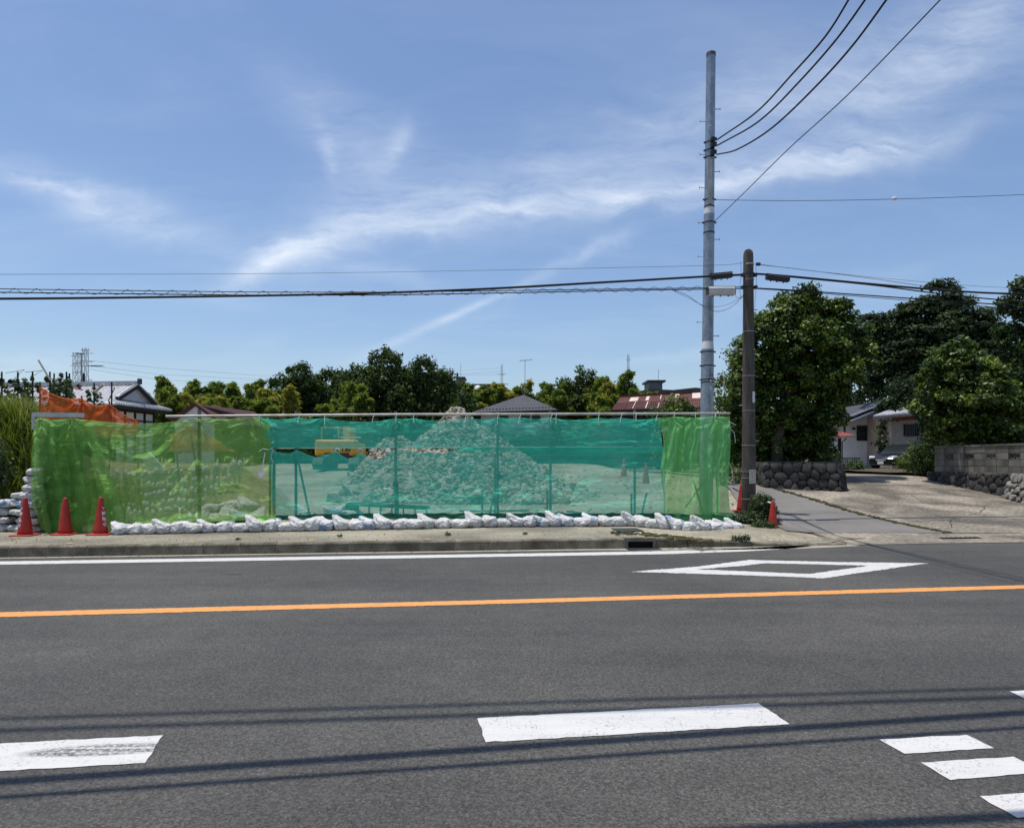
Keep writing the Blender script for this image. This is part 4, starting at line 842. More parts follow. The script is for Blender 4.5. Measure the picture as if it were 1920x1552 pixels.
# steel panel behind the far left of the green net
sp = thing('steel_hoarding', 'pale grey steel panel with a capped top edge at the far left of the fence', 'panel', fp(100, 1000, .08))
for k in range(6):
    x0 = 64 + k * 15.2; MB().prism([fp(x0, 1000, .34), fp(x0 + 3, 1000, .30), fp(x0 + 8, 1000, .30), fp(x0 + 11, 1000, .34), fp(x0 + 14.9, 1000, .34), fp(x0 + 14.9, 1000, .36), fp(x0, 1000, .36)], (0, 0, 2.22)).build('steel_sheet', A_GALVP, sp)
MB().beam(fp(62, 777.5, .05), fp(156, 778.5, .05), .10, .085).build('cap_rail', M('pale_cap_metal', (.62, .62, .60), (.5, .5, .48), 4), sp)
MB().beam(fp(63.5, 805, .03), fp(63.5, 775, .03), .05, .06, up=(1, 0, 0)).build('end_cap', A_GALVP, sp)

# ------------------------------------------------------------------ sandbags
def bagmesh(name, seed, w, d, h, ear, mat, flat=1.0):
    rng = random.Random(seed); nu, nv = 40, 22; vs = []
    ex = rng.uniform(-.5, .5); o3 = V((seed * 3.1, seed * 1.7, 0))
    ed = V((ear[0], ear[1], ear[2])) ; eu = V(ear).normalized() if ed.length > 0 else V((0, 0, 1))
    for j in range(nv + 1):
        ph = -math.pi / 2 + math.pi * j / nv
        for i in range(nu):
            a = 2 * math.pi * i / nu; cp = math.cos(ph)
            sx, sy, sz = cp * math.cos(a), cp * math.sin(a), math.sin(ph)
            def se(q, e): return math.copysign(abs(q) ** e, q)
            p = V((se(sx, .8) * w / 2, se(sy, .8) * d / 2, se(sz, .75) * h / 2)); n = V((sx, sy, sz))
            k = 1 + .10 * mn.noise(n * 1.6 + o3) + .05 * mn.noise(n * 4.2 + o3)
            cr = mn.noise(V((n.x * 3.2, n.y * 3.2, n.z * 5.5)) + o3); k -= .12 * (1 - min(1, abs(cr) * 4.5))
            cr2 = mn.noise(V((n.x * 7, n.y * 6, n.z * 8)) - o3); k -= .035 * (1 - min(1, abs(cr2) * 4))
            p = p * k
            if ed.length > 0:
                f = max(0, n.dot(eu)); f = max(0, (f - .62) / .38) ** 1.6
                p += ed * f; # pull the tied corner out
                if f > .5: p += V((0, 0, .012 * math.sin(i * 2.4)))
            if p.z < -h * .36: p.z = -h * .36 + (p.z + h * .36) * .12
            vs.append((p.x, p.y, p.z + h * .385))
    fs = [(j * nu + i, j * nu + (i + 1) % nu, (j + 1) * nu + (i + 1) % nu, (j + 1) * nu + i) for j in range(nv) for i in range(nu)]
    m_ = MB(); m_.v = vs; m_.f = fs; return m_.mesh(name, mat, True)
BAGS = [bagmesh('sandbag', 1, .37, .50, .25, (-.10, -.02, .13), A_BAG), bagmesh('sandbag', 2, .35, .48, .28, (-.04, .02, .12), A_BAG),
        bagmesh('sandbag', 3, .41, .46, .23, (.12, -.05, .03), A_BAG), bagmesh('sandbag', 4, .36, .50, .25, (.03, 0, .15), A_BAG),
        bagmesh('sandbag', 5, .34, .48, .24, (-.12, 0, .10), A_BAGB), bagmesh('sandbag', 6, .40, .50, .27, (.0, .05, .05), A_BAG), bagmesh('sandbag', 7, .42, .44, .22, (-.13, -.08, -.02), A_BAG), bagmesh('sandbag', 8, .33, .46, .27, (.09, .02, .12), A_BAG)]
ORD = ['first', 'second', 'third', 'fourth', 'fifth', 'sixth', 'seventh', 'eighth', 'ninth', 'tenth', 'eleventh', 'twelfth']
bagrow = [221, 245, 272, 299, 329, 356, 383, 414, 445, 476, 503, 531, 558, 582, 609, 639, 664, 690, 717, 748, 775, 800, 829, 861, 891, 915, 943, 969, 992, 1019, 1043, 1067, 1090, 1113, 1138, 1161, 1184, 1207, 1229, 1253, 1276, 1297, 1319, 1343, 1364, 1385]
bagbase = [(215, 1003), (445, 998.5), (560, 996.5), (860, 990.5), (944, 988.5), (1184, 987), (1209, 989), (1253, 993), (1297, 998), (1343, 1000), (1400, 999)]
LM = [(183, 'right-hand left cone'), (374, 'thick post in the leaf green net'), (506, 'edge where leaf green meets teal'), (742, 'sleeved post'), (933, 'post before the rubble'), (1190, 'post above the drain'), (1392, 'concrete pole')]
LM = [(183, 'the third red cone'), (374, 'the post behind the leaf green net'), (506, 'the seam between green and teal nets'), (742, 'the sleeved fence post'), (933, 'the post in front of the rubble heap'), (1190, 'the fence post above the drain opening'), (1392, 'the concrete pole')]
def place_bag(k, px, base, label, group, mi=None, rot=None, scale=1, lift=None, zz=None, kindmat=None):
    p = G(px, base, walk_z(2) if zz is None else zz)
    if zz is None:
        for _ in range(3): p = G(px, base, walk_z(p.x))
    mi = (k * 5 + k // 3) % len(BAGS) if mi is None else mi
    o = addobj('sandbag', BAGS[mi], None, (p.x, p.y + .22 * scale, p.z - .004 if lift is None else lift)); o.rotation_euler = (0, 0, random.uniform(-.5, .5) if rot is None else rot); s = scale * random.uniform(.94, 1.06); o.scale = (s, s, s * random.uniform(.9, 1.1))
    return tagit(o, label, 'sandbag', group)
gb = 'row of sandbags along the foot of the nets'
cnt = {}
for k, px in enumerate(bagrow):
    side, name_, idx = None, None, None
    lefts = [(px - x, n) for x, n in LM if x <= px]; rights = [(x - px, n) for x, n in LM if x > px]
    a = min(lefts)[0]; b = min(rights)[0] if rights else 1e9
    if a <= b: lm = min(lefts)[1]; x0 = [x for x, n in LM if n == lm][0]; idx = len([q for q in bagrow if x0 <= q <= px]) - 1; side = 'right'
    else: lm = min(rights)[1]; x0 = [x for x, n in LM if n == lm][0]; idx = len([q for q in bagrow if px <= q < x0]) - 1; side = 'left'
    mi = {0: 4, 14: 4, 17: 4, 29: 4, 31: 4, 33: 4, 40: 4, 44: 4}.get(k)
    mk_ = (k * 5 + k // 3) % 8 if mi is None else mi
    look = {0: 'flopped', 1: 'plump', 2: 'wide', 3: 'peaked', 4: 'blue printed', 5: 'full', 6: 'low', 7: 'short necked'}[mk_]
    place_bag(k, px, interp(px, bagbase), '%s white sandbag, %s %s of %s' % (look, ORD[idx], side, lm), gb, mk_, scale=(.93 if px < 1190 else .97))
# stacked bags at the far left
FLAT = [bagmesh('stacked_sandbag', 11, .50, .46, .19, (-.10, -.05, 0), A_BAG), bagmesh('stacked_sandbag', 12, .46, .44, .18, (.08, -.06, .02), A_BAG), bagmesh('stacked_sandbag', 13, .52, .46, .20, (-.12, .0, .02), A_BAGB)]
lv = ['bottom', 'second lowest', 'third lowest', 'fourth lowest', 'fifth lowest', 'middle', 'fourth highest', 'third highest', 'second highest', 'top']
for c, (px, n, n0, nm) in enumerate(((9, 6, 1001, 'left stack by the first cone'), (45, 8, 1001, 'stack between the first cone and the green net'), (-38, 4, 1001, 'stack cut by the left picture edge'))):
    for k in range(n):
        b = G(px, n0, .18); hh = .158 * (1 if n < 9 else .97)
        o = addobj('sandbag', FLAT[2 if (k in (3, 5, 6) and random.random() < .7) else k % 2], None, (b.x + random.uniform(-.04, .04) + .02 * k * (c == 0), b.y + .26 + .015 * k + .3 * (c != 1), .176 + hh * k)); o.rotation_euler = (0, 0, random.uniform(-.25, .25)); s = random.uniform(.86, .98); o.scale = (s * (.82 if c == 1 else 1), s, s)
        nmz = lv[k] if k < 5 else lv[10 - (n - k)]
        tagit(o, '%s white sandbag in the %s' % (nmz, nm), 'sandbag', 'stacked sandbags at the left end')
# bags seen through the nets
for k, (px, base, y_) in enumerate(((352, 968, 15.4), (378, 968, 15.5), (402, 966, 15.6), (428, 966, 15.6), (455, 968, 15.5), (480, 970, 15.4), (392, 956, 16.2), (430, 952, 16.3), (466, 950, 16.4))):
    p = W(px, base, y_); o = addobj('sandbag', BAGS[(k * 3) % 8], None, (p.x, y_, th(p.x, y_) + (.0 if k < 6 else .14))); o.rotation_euler = (0, 0, random.uniform(-1, 1)); o.scale = (1.1,) * 3
    tagit(o, '%s sandbag from the left in the %s row behind the leaf green net' % (ORD[k if k < 6 else k - 6], 'front' if k < 6 else 'back'), 'sandbag', 'sandbags inside the site behind the green net')
for k, (px, y_) in enumerate(((568, 16.3), (625, 16.6), (642, 16.9), (655, 16.4))):
    p = W(px, 950, y_); o = addobj('sandbag', BAGS[(k * 3 + 1) % 8], None, (p.x, y_, th(p.x, y_))); o.rotation_euler = (0, 0, random.uniform(-1, 1)); o.scale = (1.0, 1, .9)
    tagit(o, ['lone sandbag beside the first teal brace', 'sandbag left of the lying ladder frame', 'sandbag half behind the lying ladder frame', 'sandbag touching the end of the lying ladder frame'][k], 'sandbag', 'sandbags inside the site behind the teal net')
def bank_z(x, y):
    t = 0
    q_ = CX + F * x / max(y, 1); top = interp(q_, [(50, 2.35), (120, 1.9), (190, 1.52), (450, 1.45), (500, .9), (560, .25), (600, .05)])
    k_ = sstep(120, 60, q_) if False else (1 - sstep(60, 130, q_)); f = (sstep(13.9, 15.6, y) * k_ + sstep(15.3, 18.6, y) * (1 - k_)) * (1 - sstep(20, 30, y))
    return (th(x, y) - .03) * (1 - f) + top * f + .07 * nz(x * .8, y * .8)
# courses of pale bag ends on the slope behind the leaf green net
endbag = MB()
ring = []
for j, (r, z) in enumerate([(.015, 0), (.028, .08), (.045, .18), (.075, .27), (.088, .34), (.080, .40), (.045, .44), (.01, .45)]): ring.append((r, z))
endm = MB().lathe(ring, 10).mesh('upright_bag', A_BAG, True)
def GB(px, py):
    y = 15.0
    while y < 24:
        p = W(px, py, y)
        if p.z <= bank_z(p.x, p.y): break
        y += .03
    p.z = bank_z(p.x, p.y); return p
NUM = ORD + ['%dth' % k for k in range(13, 40)]
CNAMES = ['top', 'second', 'third', 'fourth', 'lowest']
for row in range(5):
    cnt_ = 0
    for k in range(30):
        px = 196 + k * 9.4 + row * 6
        if px > 450 - row * 22 or px < 190: continue
        y_ = 17.6 - row * .55; top = interp(px, [(190, 902), (350, 886), (450, 874)]) + row * 19
        p = GB(px, top + 34 - 8 * (row > 0)); cnt_ += 1; o = addobj('upright_bag', endm, None, (p.x, p.y - .02, p.z - .03)); o.rotation_euler = (random.uniform(-.12, .12), random.uniform(-.1, .1), random.uniform(0, 6)); s = random.uniform(.9, 1.15) * (1 if row == 0 else .72); o.scale = (s * .78, s * .78, s * 1.35)
        tagit(o, 'pale upright bag, %s from the left in the %s course behind the leaf green net' % (NUM[cnt_ - 1], CNAMES[row]), 'bag', 'courses of upright bags on the slope')
# earth slope carrying them and the grassy bank to its left
struct(gridsheet('earth_bank', list(np.arange(-34, -3.9, .4)), list(np.arange(13.5, 35, .4)), bank_z, M('bank_earth', (.30, .25, .16), (.17, .15, .075), .9, 7, .95, .7, 9, fine=(8, .3))))

# ------------------------------------------------------------------ traffic cones
cone_prof = [(.125, .028), (.118, .10), (.098, .25), (.078, .40), (.058, .55), (.043, .645), (.038, .675), (.030, .695), (.012, .70)]
def make_cone(label, loc, rz=0, letters=None, group='red traffic cones', s=1, la=0, band=False):
    t = thing('traffic_cone', label, 'traffic cone', loc, group); t.rotation_euler = (0, 0, rz)
    body = MB().lathe(cone_prof, 28).mesh('cone_body', A_CONE, True)
    addobj('cone_body', body, t); 
    m_ = MB(); n = 8; w = .185
    pts = []
    for qx, qy in ((1, 1), (-1, 1), (-1, -1), (1, -1)):
        for k in range(3):
            a = math.atan2(qy, qx) - .5 + k * .5; pts.append((qx * (w - .03) + .03 * math.cos(a) * 1.3, qy * (w - .03) + .03 * math.sin(a) * 1.3))
    N_ = len(pts); m_.add([(x, y, 0) for x, y in pts] + [(x, y, .022) for x, y in pts] + [(x * .97, y * .97, .028) for x, y in pts], [tuple(range(N_ - 1, -1, -1)), tuple(range(2 * N_, 3 * N_))] + [(k, (k + 1) % N_, (k + 1) % N_ + N_, k + N_) for k in range(N_)] + [(N_ + k, N_ + (k + 1) % N_, (k + 1) % N_ + 2 * N_, k + 2 * N_) for k in range(N_)])
    o = addobj('cone_base', m_.mesh('cone_base', A_CONED), t)
    o = addobj('cone_cap', MB().lathe([(.036, .672), (.037, .685), (.028, .703), (.010, .708)], 16).mesh('cone_cap', A_CONED, True), t)
    if letters:
        for ch, z, size in letters:
            cu = bpy.data.curves.new('lt', 'FONT'); cu.body = ch; cu.size = size; cu.offset = .002; cu.align_x = 'CENTER'
            tx = bpy.data.objects.new('lt', cu); col.objects.link(tx); bpy.context.view_layer.update()
            me = bpy.data.meshes.new_from_object(tx.evaluated_get(bpy.context.evaluated_depsgraph_get())); bpy.data.objects.remove(tx)
            for v in me.vertices:
                zz = z + v.co.y - size * .4; R_ = interp(zz, [(b, a) for a, b in cone_prof]) + .0025; a = la + v.co.x / R_
                v.co = V((math.sin(a) * R_, -math.cos(a) * R_, zz))
            me.materials.append(A_WHITEP); addobj('cone_letter', me, t)
    t.scale = (s, s, s); return t
kanji = [('▽', .50, .055), ('岡', .405, .080), ('昭', .305, .085), ('公', .195, .090)]
p = G(40, 1005, .18); make_cone('red traffic cone with white characters in front of the stacked sandbags', (p.x, p.y + .1, .178), .1, kanji, la=-.55)
p = G(116, 1003, .18); make_cone('plain red traffic cone, middle one before the leaf green net', (p.x, p.y + .1, .178), -.05, None, s=.98)
p = G(183, 1003, .18); make_cone('red traffic cone with characters turned sideways, nearest the sandbag row', (p.x, p.y + .1, .178), .08, kanji, s=1.0, la=1.15)
p = W(1449, 998, 15.1); make_cone('slender red cone at the corner weeds right of the concrete pole', (p.x, 15.1, walk_z(p.x) + .015), .3, None, s=.93)
p = W(1390, 975, 17.3); make_cone('red cone half hidden behind the concrete pole', (p.x, 17.3, th(p.x, 17.3) + .02), .3, None, s=.95)
p = W(1170, 893, 29.5); make_cone('grey-looking cone farther inside the site behind the teal net', (p.x, 29.5, th(p.x, 29.5)), .2, None, group='cones inside the site', s=1.05)
p = W(1211, 905, 25.5); make_cone('cone nearer the fence inside the site behind the teal net', (p.x, 25.5, th(p.x, 25.5)), .5, None, group='cones inside the site', s=1.05)
# barrier bars resting near the pole
b1 = MB().tube([W(1374, 915, 18.0), W(1392, 924, 17.6)], .018, 8).build('barrier_bar', A_BLACK, None, smooth=True); tagit(b1, 'black and yellow barrier bar sloping behind the concrete pole', 'bar')
b2 = MB().tube([W(1440, 941, 15.25), W(1449, 943.5, 15.1)], .016, 8).build('barrier_bar', A_WHITEP, None, smooth=True); tagit(b2, 'white end of a bar lying on the slender corner cone', 'bar')

# ------------------------------------------------------------------ things inside the site
lf = thing('ladder_frame', 'long dark green ladder-like steel frame lying behind the teal net', 'steel frame', W(720, 955, 16.6))
ga = M('dark_green_paint', (.03, .10, .06), (.02, .06, .04), 5)
A1, B1 = W(650, 945, 16.4), W(800, 953, 16.0)
for off_, zz in (((0, 0, 0), 0), ((0, .45, 0), 0), ((0, 0, -.22), 0)):
    MB().beam(A1 + V(off_), B1 + V(off_), .05, .06).build('side_rail', ga, lf)
for k in range(8):
    a = A1.lerp(B1, k / 7); MB().beam(a, a + V((0, .45, 0)), .04, .04).build('rung', ga, lf); MB().beam(a, a + V((0, 0, -.22)), .04, .03, up=(1, 0, 0)).build('strut', ga, lf)
MB().add([A1 + V((-.03, -.012, .03)), A1 + V((.3, -.012, .03)), A1 + V((.3, -.012, -.25)), A1 + V((-.03, -.012, -.25))], [(0, 3, 2, 1)]).build('end_plate', ga, lf)
for i, (xa, ya, xb, yb, y_) in enumerate(((860, 958, 990, 957, 15.9), (862, 964, 940, 963, 15.7), (590, 965, 650, 961, 16.2), (1062, 958, 1130, 966, 15.9))):
    o = MB().tube([W(xa, ya, y_), W(xb, yb, y_)], .022, 8).build('loose_pipe', A_POSTD, None, smooth=True)
    tagit(o, ['long loose pipe on the ground left of the rubble post', 'short loose pipe in front of the long one', 'loose pipe left of the lying ladder frame', 'loose pipe among debris below the teal net on the right'][i], 'pipe', 'loose pipes on the site')
bd = MB().obox(W(291, 874, 17.0), (.22, .05, -.26), (.01, .012, 0), (.10, 0, .09)).build('board', A_WHITEP); tagit(bd, 'tilted pale board above the bag courses behind the leaf green net', 'board')
tf = thing('timber_frame', 'light timber frame with a level top bar behind the leaf green net', 'timber frame', W(345, 900, 16.6))
MB().beam(W(327, 848, 16.6), W(366, 846, 16.6), .03, .035).build('top_bar', A_WOOD, tf); MB().beam(W(331, 848, 16.6), W(340, 940, 16.6), .03, .03, up=(1, 0, 0)).build('leg', A_WOOD, tf); MB().beam(W(358, 815, 16.6), W(372, 900, 16.6), .03, .03, up=(1, 0, 0)).build('leg', A_WOOD, tf)
sh = thing('shovel', 'white shovel hanging blade down beside the seam of the nets', 'shovel', fp(489, 892, -.16))
MB().tube([fp(497, 848, -.16), fp(491, 882, -.16)], .010, 6).build('handle', A_WHITEP, sh); q = [fp(485, 884, -.16), fp(494, 882, -.16), fp(496, 888, -.16), fp(489, 898, -.16), fp(484, 890, -.16)]
MB().prism(q, (0, .012, 0)).build('blade', A_WHITEP, sh)
sc_ = thing('cloth_scrap', 'crumpled light green scrap of net lying on the sandbags at the seam', 'cloth scrap', fp(495, 975, -.3))
m_ = MB(); vs = []
for j in range(9):
    for i in range(17):
        px = 470 + i * 2.7; py = 978 - 9 * math.sin(math.pi * min(1, i / 12)) * (1 - j / 8) + j * .2; vs.append(fp(px, py, -.25 - .03 * j + .03 * nz(i * .9, j * .9)))
m_.v = vs; m_.f = [(j * 17 + i, (j + 1) * 17 + i, (j + 1) * 17 + i + 1, j * 17 + i + 1) for j in range(8) for i in range(16)]; m_.build('cloth', M('pale_green_cloth', (.25, .55, .10), (.16, .42, .06), 12), sc_, smooth=True)

# rubble heaps
def rockmesh(name, seed, mat):
    bm = bmesh.new(); bmesh.ops.create_icosphere(bm, subdivisions=1, radius=1); rng = random.Random(seed)
    sx, sy, sz = rng.uniform(.8, 1.6), rng.uniform(.6, 1.1), rng.uniform(.28, .6)
    for v in bm.verts: v.co = V((v.co.x * sx, v.co.y * sy, v.co.z * sz)) * rng.uniform(.72, 1.2)
    for _ in range(6):
        n = V((rng.gauss(0, 1), rng.gauss(0, 1), rng.gauss(0, 1))).normalized(); d = rng.uniform(.32, .6)
        for v in bm.verts:
            q = v.co.dot(n)
            if q > d: v.co -= n * (q - d)
    me = bpy.data.meshes.new(name); bm.to_mesh(me); bm.free(); me.materials.append(mat); return me
ROCKS = [rockmesh('rubble_stone', k, A_RUBBLE) for k in range(9)]
RV = [np.array([v.co[:] for v in r.vertices]) for r in ROCKS]; RF = [np.array([p.vertices[:] for p in r.polygons]) for r in ROCKS]
def heap(name, label, cx, cy, prof, ry, nbig, nsmall, mat, rocks, bigs=(.10, .50), cat='rubble heap'):
    """prof: height over the ground by x offset, ry: half depth"""
    gz = th(cx, cy); t = thing(name, label, cat, (cx, cy, gz))
    x0, x1 = prof[0][0], prof[-1][0]
    def hz(x, y):
        e = 1 - abs(y - cy) / ry
        return max(0, interp(x - cx, prof)) * max(0, min(1, e * 1.15)) * (1 + .0 * x) + .12 * nz(x * .9, y * .9, 4)
    m_ = MB(); xs_ = np.linspace(cx + x0, cx + x1, 50); ys_ = np.linspace(cy - ry, cy + ry, 36); m_.v = [(x, y, th(x, y) - .12 + hz(x, y) * .97) for y in ys_ for x in xs_]
    m_.f = [(j * 50 + i, j * 50 + i + 1, (j + 1) * 50 + i + 1, (j + 1) * 50 + i) for j in range(35) for i in range(49)]; m_.build('heap_core', M('rubble_dust', (.33, .30, .24), (.25, .225, .175), 3, fine=(9, .4)), t, smooth=True)
    rng = np.random.default_rng(5)
    def sample(front):
        while True:
            x = rng.uniform(cx + x0, cx + x1); y = rng.uniform(cy - ry, cy + (0.15 if front else 1) * ry)
            h = hz(x, y)
            if h > .05 or rng.random() < .25: return x, y, th(x, y) + h - .05
    for k in range(nbig):
        x, y, z = sample(True); lo = 1 - min(1, (z - gz) / 2.8); s = (bigs[0] + (bigs[1] - bigs[0]) * rng.random() ** 2.2) * (.5 + .9 * lo) * .5
        o = addobj('rubble_stone', rocks[k % len(rocks)], t, (x - cx, y - cy, z - gz + s * .15)); o.rotation_euler = tuple(rng.uniform(0, 6.28, 3)); o.scale = (s, s, s)
    VV = []; FF = []; n = 0
    for k in range(nsmall):
        x, y, z = sample(k % 3 != 0); s = .035 + .11 * rng.random() ** 2; i = k % len(rocks)
        a, b, c_ = rng.uniform(0, 6.28, 3); R_ = np.array(Matrix.Rotation(a, 3, 'X') @ Matrix.Rotation(b, 3, 'Z'))
        VV.append(RV[i] @ R_.T * s + np.array([x - cx, y - cy, z - gz])); FF.append(RF[i] + n); n += len(RV[i])
    me = npmesh('small_rubble', np.vstack(VV), np.vstack(FF), mat); o = addobj('small_rubble', me, t); o['kind'] = 'stuff'
HX = W(858, 900, 22.5).x
heap('rubble_heap', 'tall cone-shaped heap of broken concrete behind the teal net', HX, 22.6, [(-3.3, 0), (-2.8, .35), (-2.1, .95), (-1.3, 1.62), (-.62, 2.2), (-.14, 2.74), (.14, 2.72), (.5, 2.3), (1.3, 1.75), (2.2, 1.15), (3.1, .55), (3.9, .15), (4.4, 0)], 3.3, 290, 11000, A_RUBBLE, ROCKS)
heap('rubble_heap', 'low heap of broken concrete between the excavator and the tall heap', W(735, 900, 27).x, 27.5, [(-1.9, 0), (-1.2, .7), (-.4, 1.55), (.3, 1.75), (1.1, 1.3), (2.0, .6), (3.0, 0)], 2.2, 70, 2200, A_RUBBLE, ROCKS)
RUST = [rockmesh('scrap_piece', k + 30, A_RUST) for k in range(4)]
t = thing('scrap_heap', 'reddish brown heap of rusty scrap beside the excavator', 'scrap heap', (W(697, 855, 30.5).x, 30.5, th(-6, 30.5)))
for k in range(60):
    o = addobj('scrap_piece', RUST[k % 4], t, (random.gauss(0, .32), random.uniform(-.3, .3), random.uniform(.2, .95))); o.rotation_euler = (random.random() * 6, random.random() * 6, 0); s = random.uniform(.06, .16); o.scale = (s, s, s)
m_ = MB().lathe([(.85, 0), (.6, .4), (.35, .75), (.05, .95)], 12, (t.location.x, 30.5, t.location.z)).build('core', A_RUST, t, smooth=True)
# mound of soil and debris left of the heap
soil = MB(); xs_ = np.arange(-7.5, 3.5, .25); ys_ = np.arange(18.5, 34, .35)
def mound(x, y):
    a = .20 * math.exp(-((x + 3.6) / 2.0) ** 2 - ((y - 23.5) / 2.4) ** 2) + .16 * math.exp(-((x + 5.2) / 1.4) ** 2 - ((y - 21) / 1.6) ** 2)
    return th(x, y) - .05 + a + .10 * nz(x * 1.3, y * 1.3, 6) * min(1, a * 4)
struct(gridsheet('soil_mound', list(xs_), list(ys_), mound, A_SOIL))
# loose debris lumps on the site ground
dbv = []; dbf = []; n = 0; rng = np.random.default_rng(8)
for k in range(900):
    x = rng.uniform(-5, 6); y = rng.uniform(15.3, 34); s = rng.uniform(.015, .06); i = k % 9
    R_ = np.array(Matrix.Rotation(rng.uniform(0, 6), 3, 'X')); dbv.append(RV[i] @ R_.T * s + np.array([x, y, th(x, y) + .03])); dbf.append(RF[i] + n); n += len(RV[i])
o = addobj('site_debris', npmesh('site_debris', np.vstack(dbv), np.vstack(dbf), A_RUBBLE)); tagit(o, 'small lumps of concrete strewn over the site ground', 'debris', kind='stuff')

# excavator seen from behind
ex = thing('excavator', 'yellow excavator seen from behind through the slit in the teal net', 'excavator', (W(640, 880, 34).x, 34, th(-8, 34)))
exo = ex.location
def E(x, y, z): return V((exo.x + x, exo.y + y, exo.z + z))
def rbox(x0, x1, y0, y1, z0, z1, r, mat, name, parent=None):
    bm = bmesh.new(); bmesh.ops.create_cube(bm, size=1)
    for v in bm.verts: v.co = V(((v.co.x + .5) * (x1 - x0) + x0, (v.co.y + .5) * (y1 - y0) + y0, (v.co.z + .5) * (z1 - z0) + z0)) + exo
    bmesh.ops.bevel(bm, geom=bm.edges[:], offset=r, segments=3, affect='EDGES', profile=.6)
    me = bpy.data.meshes.new(name)
    for v in bm.verts: v.co -= exo
    bm.to_mesh(me); bm.free(); me.materials.append(mat); me.polygons.foreach_set('use_smooth', [True] * len(me.polygons)); me.set_sharp_from_angle(angle=rad(50))
    return addobj(name, me, parent or ex)
rbox(-1.18, .82, -.5, .35, .70, 1.50, .14, A_YEL, 'counterweight'); rbox(-1.1, .8, .3, 1.9, .70, 1.35, .06, A_YEL, 'engine_cover')
rbox(-1.22, -.35, .9, 2.3, .75, 2.12, .05, A_BLKWOOD, 'cab'); MB().obox(E(-.78, .885, 1.75), (.33, 0, 0), (0, .006, 0), (0, 0, .3)).build('rear_window', A_GLASSD, ex)
for x_ in (-1.2, -.37): MB().obox(E(x_, .88, 1.68), (.03, 0, 0), (0, .02, 0), (0, 0, .45)).build('cab_pillar', A_YEL, ex)
MB().obox(E(-.78, 1.5, 2.14), (.46, 0, 0), (0, .7, 0), (0, 0, .03)).build('cab_roof', A_YEL, ex)
MB().prism([E(-.28, 1.2, 1.0), E(-.28, 1.5, 2.22), E(-.28, 2.6, 2.22), E(-.28, 3.2, 1.0)], (.36, 0, 0)).build('boom', A_YEL, ex)
MB().obox(E(.1, 1.0, 1.66), (.65, 0, 0), (0, .03, 0), (0, 0, .035)).build('handrail', A_WHITEP, ex); MB().obox(E(-.1, -.2, 1.54), (.08, 0, 0), (0, .06, 0), (0, 0, .05)).build('lifting_eye', A_IRON, ex)
for s in (-1, 1):
    prof = [E(s * .85 - .25, -1.2, .32), E(s * .85 - .25, -1.0, .05), E(s * .85 - .25, 1.6, .05), E(s * .85 - .25, 1.8, .32), E(s * .85 - .25, 1.6, .62), E(s * .85 - .25, -1.0, .62)]
    MB().prism(prof, (.5, 0, 0)).build('track', A_IRON, ex)
MB().obox(E(-.1, .3, .7), (.6, 0, 0), (0, .8, 0), (0, 0, .16)).build('undercarriage', A_IRON, ex)
cu = bpy.data.curves.new('lt', 'FONT'); cu.body = 'PC130'; cu.size = .30; cu.offset = .012; cu.align_x = 'CENTER'; tx = bpy.data.objects.new('lt', cu); col.objects.link(tx); bpy.context.view_layer.update()
me = bpy.data.meshes.new_from_object(tx.evaluated_get(bpy.context.evaluated_depsgraph_get())); bpy.data.objects.remove(tx); me.materials.append(A_BLACK)
o = addobj('model_lettering', me, ex, (.16, -.506, .92)); o.rotation_euler = (rad(90), 0, 0)

# ------------------------------------------------------------------ orange net on stakes above the bank
OS = [(75, 716, 14.9), (153, 742, 15.6), (205, 752, 16.1), (259, 787, 16.8)]
on = thing('orange_net', 'orange plastic net sagging between stakes above the grassy bank', 'net', W(150, 790, 15.6))
def otop(px):
    for (a, ya, _), (b, yb, _2), sag in zip([(75, 726, 0), (153, 747, 0), (205, 757, 0)], [(153, 747, 0), (205, 757, 0), (259, 788, 0)], (9, 9, 5)):
        if a <= px <= b: t = (px - a) / (b - a); return ya + (yb - ya) * t + sag * 4 * t * (1 - t)
    return 790
vs = []; NU, NV = 150, 24
for j in range(NV + 1):
    for i in range(NU + 1):
        px = 73 + 187 * i / NU; y_ = interp(px, [(75, 14.9), (153, 15.6), (205, 16.1), (259, 16.8)]); pt = otop(min(max(px, 75), 259)); pb = interp(px, [(73, 800), (200, 822), (260, 815)]); py = pt + (pb - pt) * j / NV
        d = .05 * nz(px * .08, py * .03, 2) + sum(radial(px, py, a, b, 12, a, 25, .10, False) for a, b in ((75, 726), (153, 747), (205, 757)))
        vs.append(W(px, py, y_ + d))
m_ = MB(); m_.v = vs; m_.f = [(j * (NU + 1) + i, (j + 1) * (NU + 1) + i, (j + 1) * (NU + 1) + i + 1, j * (NU + 1) + i + 1) for j in range(NV) for i in range(NU)]; m_.build('netting', A_ORNET, on, smooth=True)
MB().tube([W(px, otop(px), interp(px, [(75, 14.9), (153, 15.6), (205, 16.1), (259, 16.8)])) for px in range(75, 260, 6)], .012, 5).build('top_cord', M('orange_cord', (.7, .16, .04)), on)
for px, py, y_ in OS: MB().tube([W(px, 880, y_ + .04), W(px, py, y_ + .04)], .018, 7).build('stake', A_RUST, on)

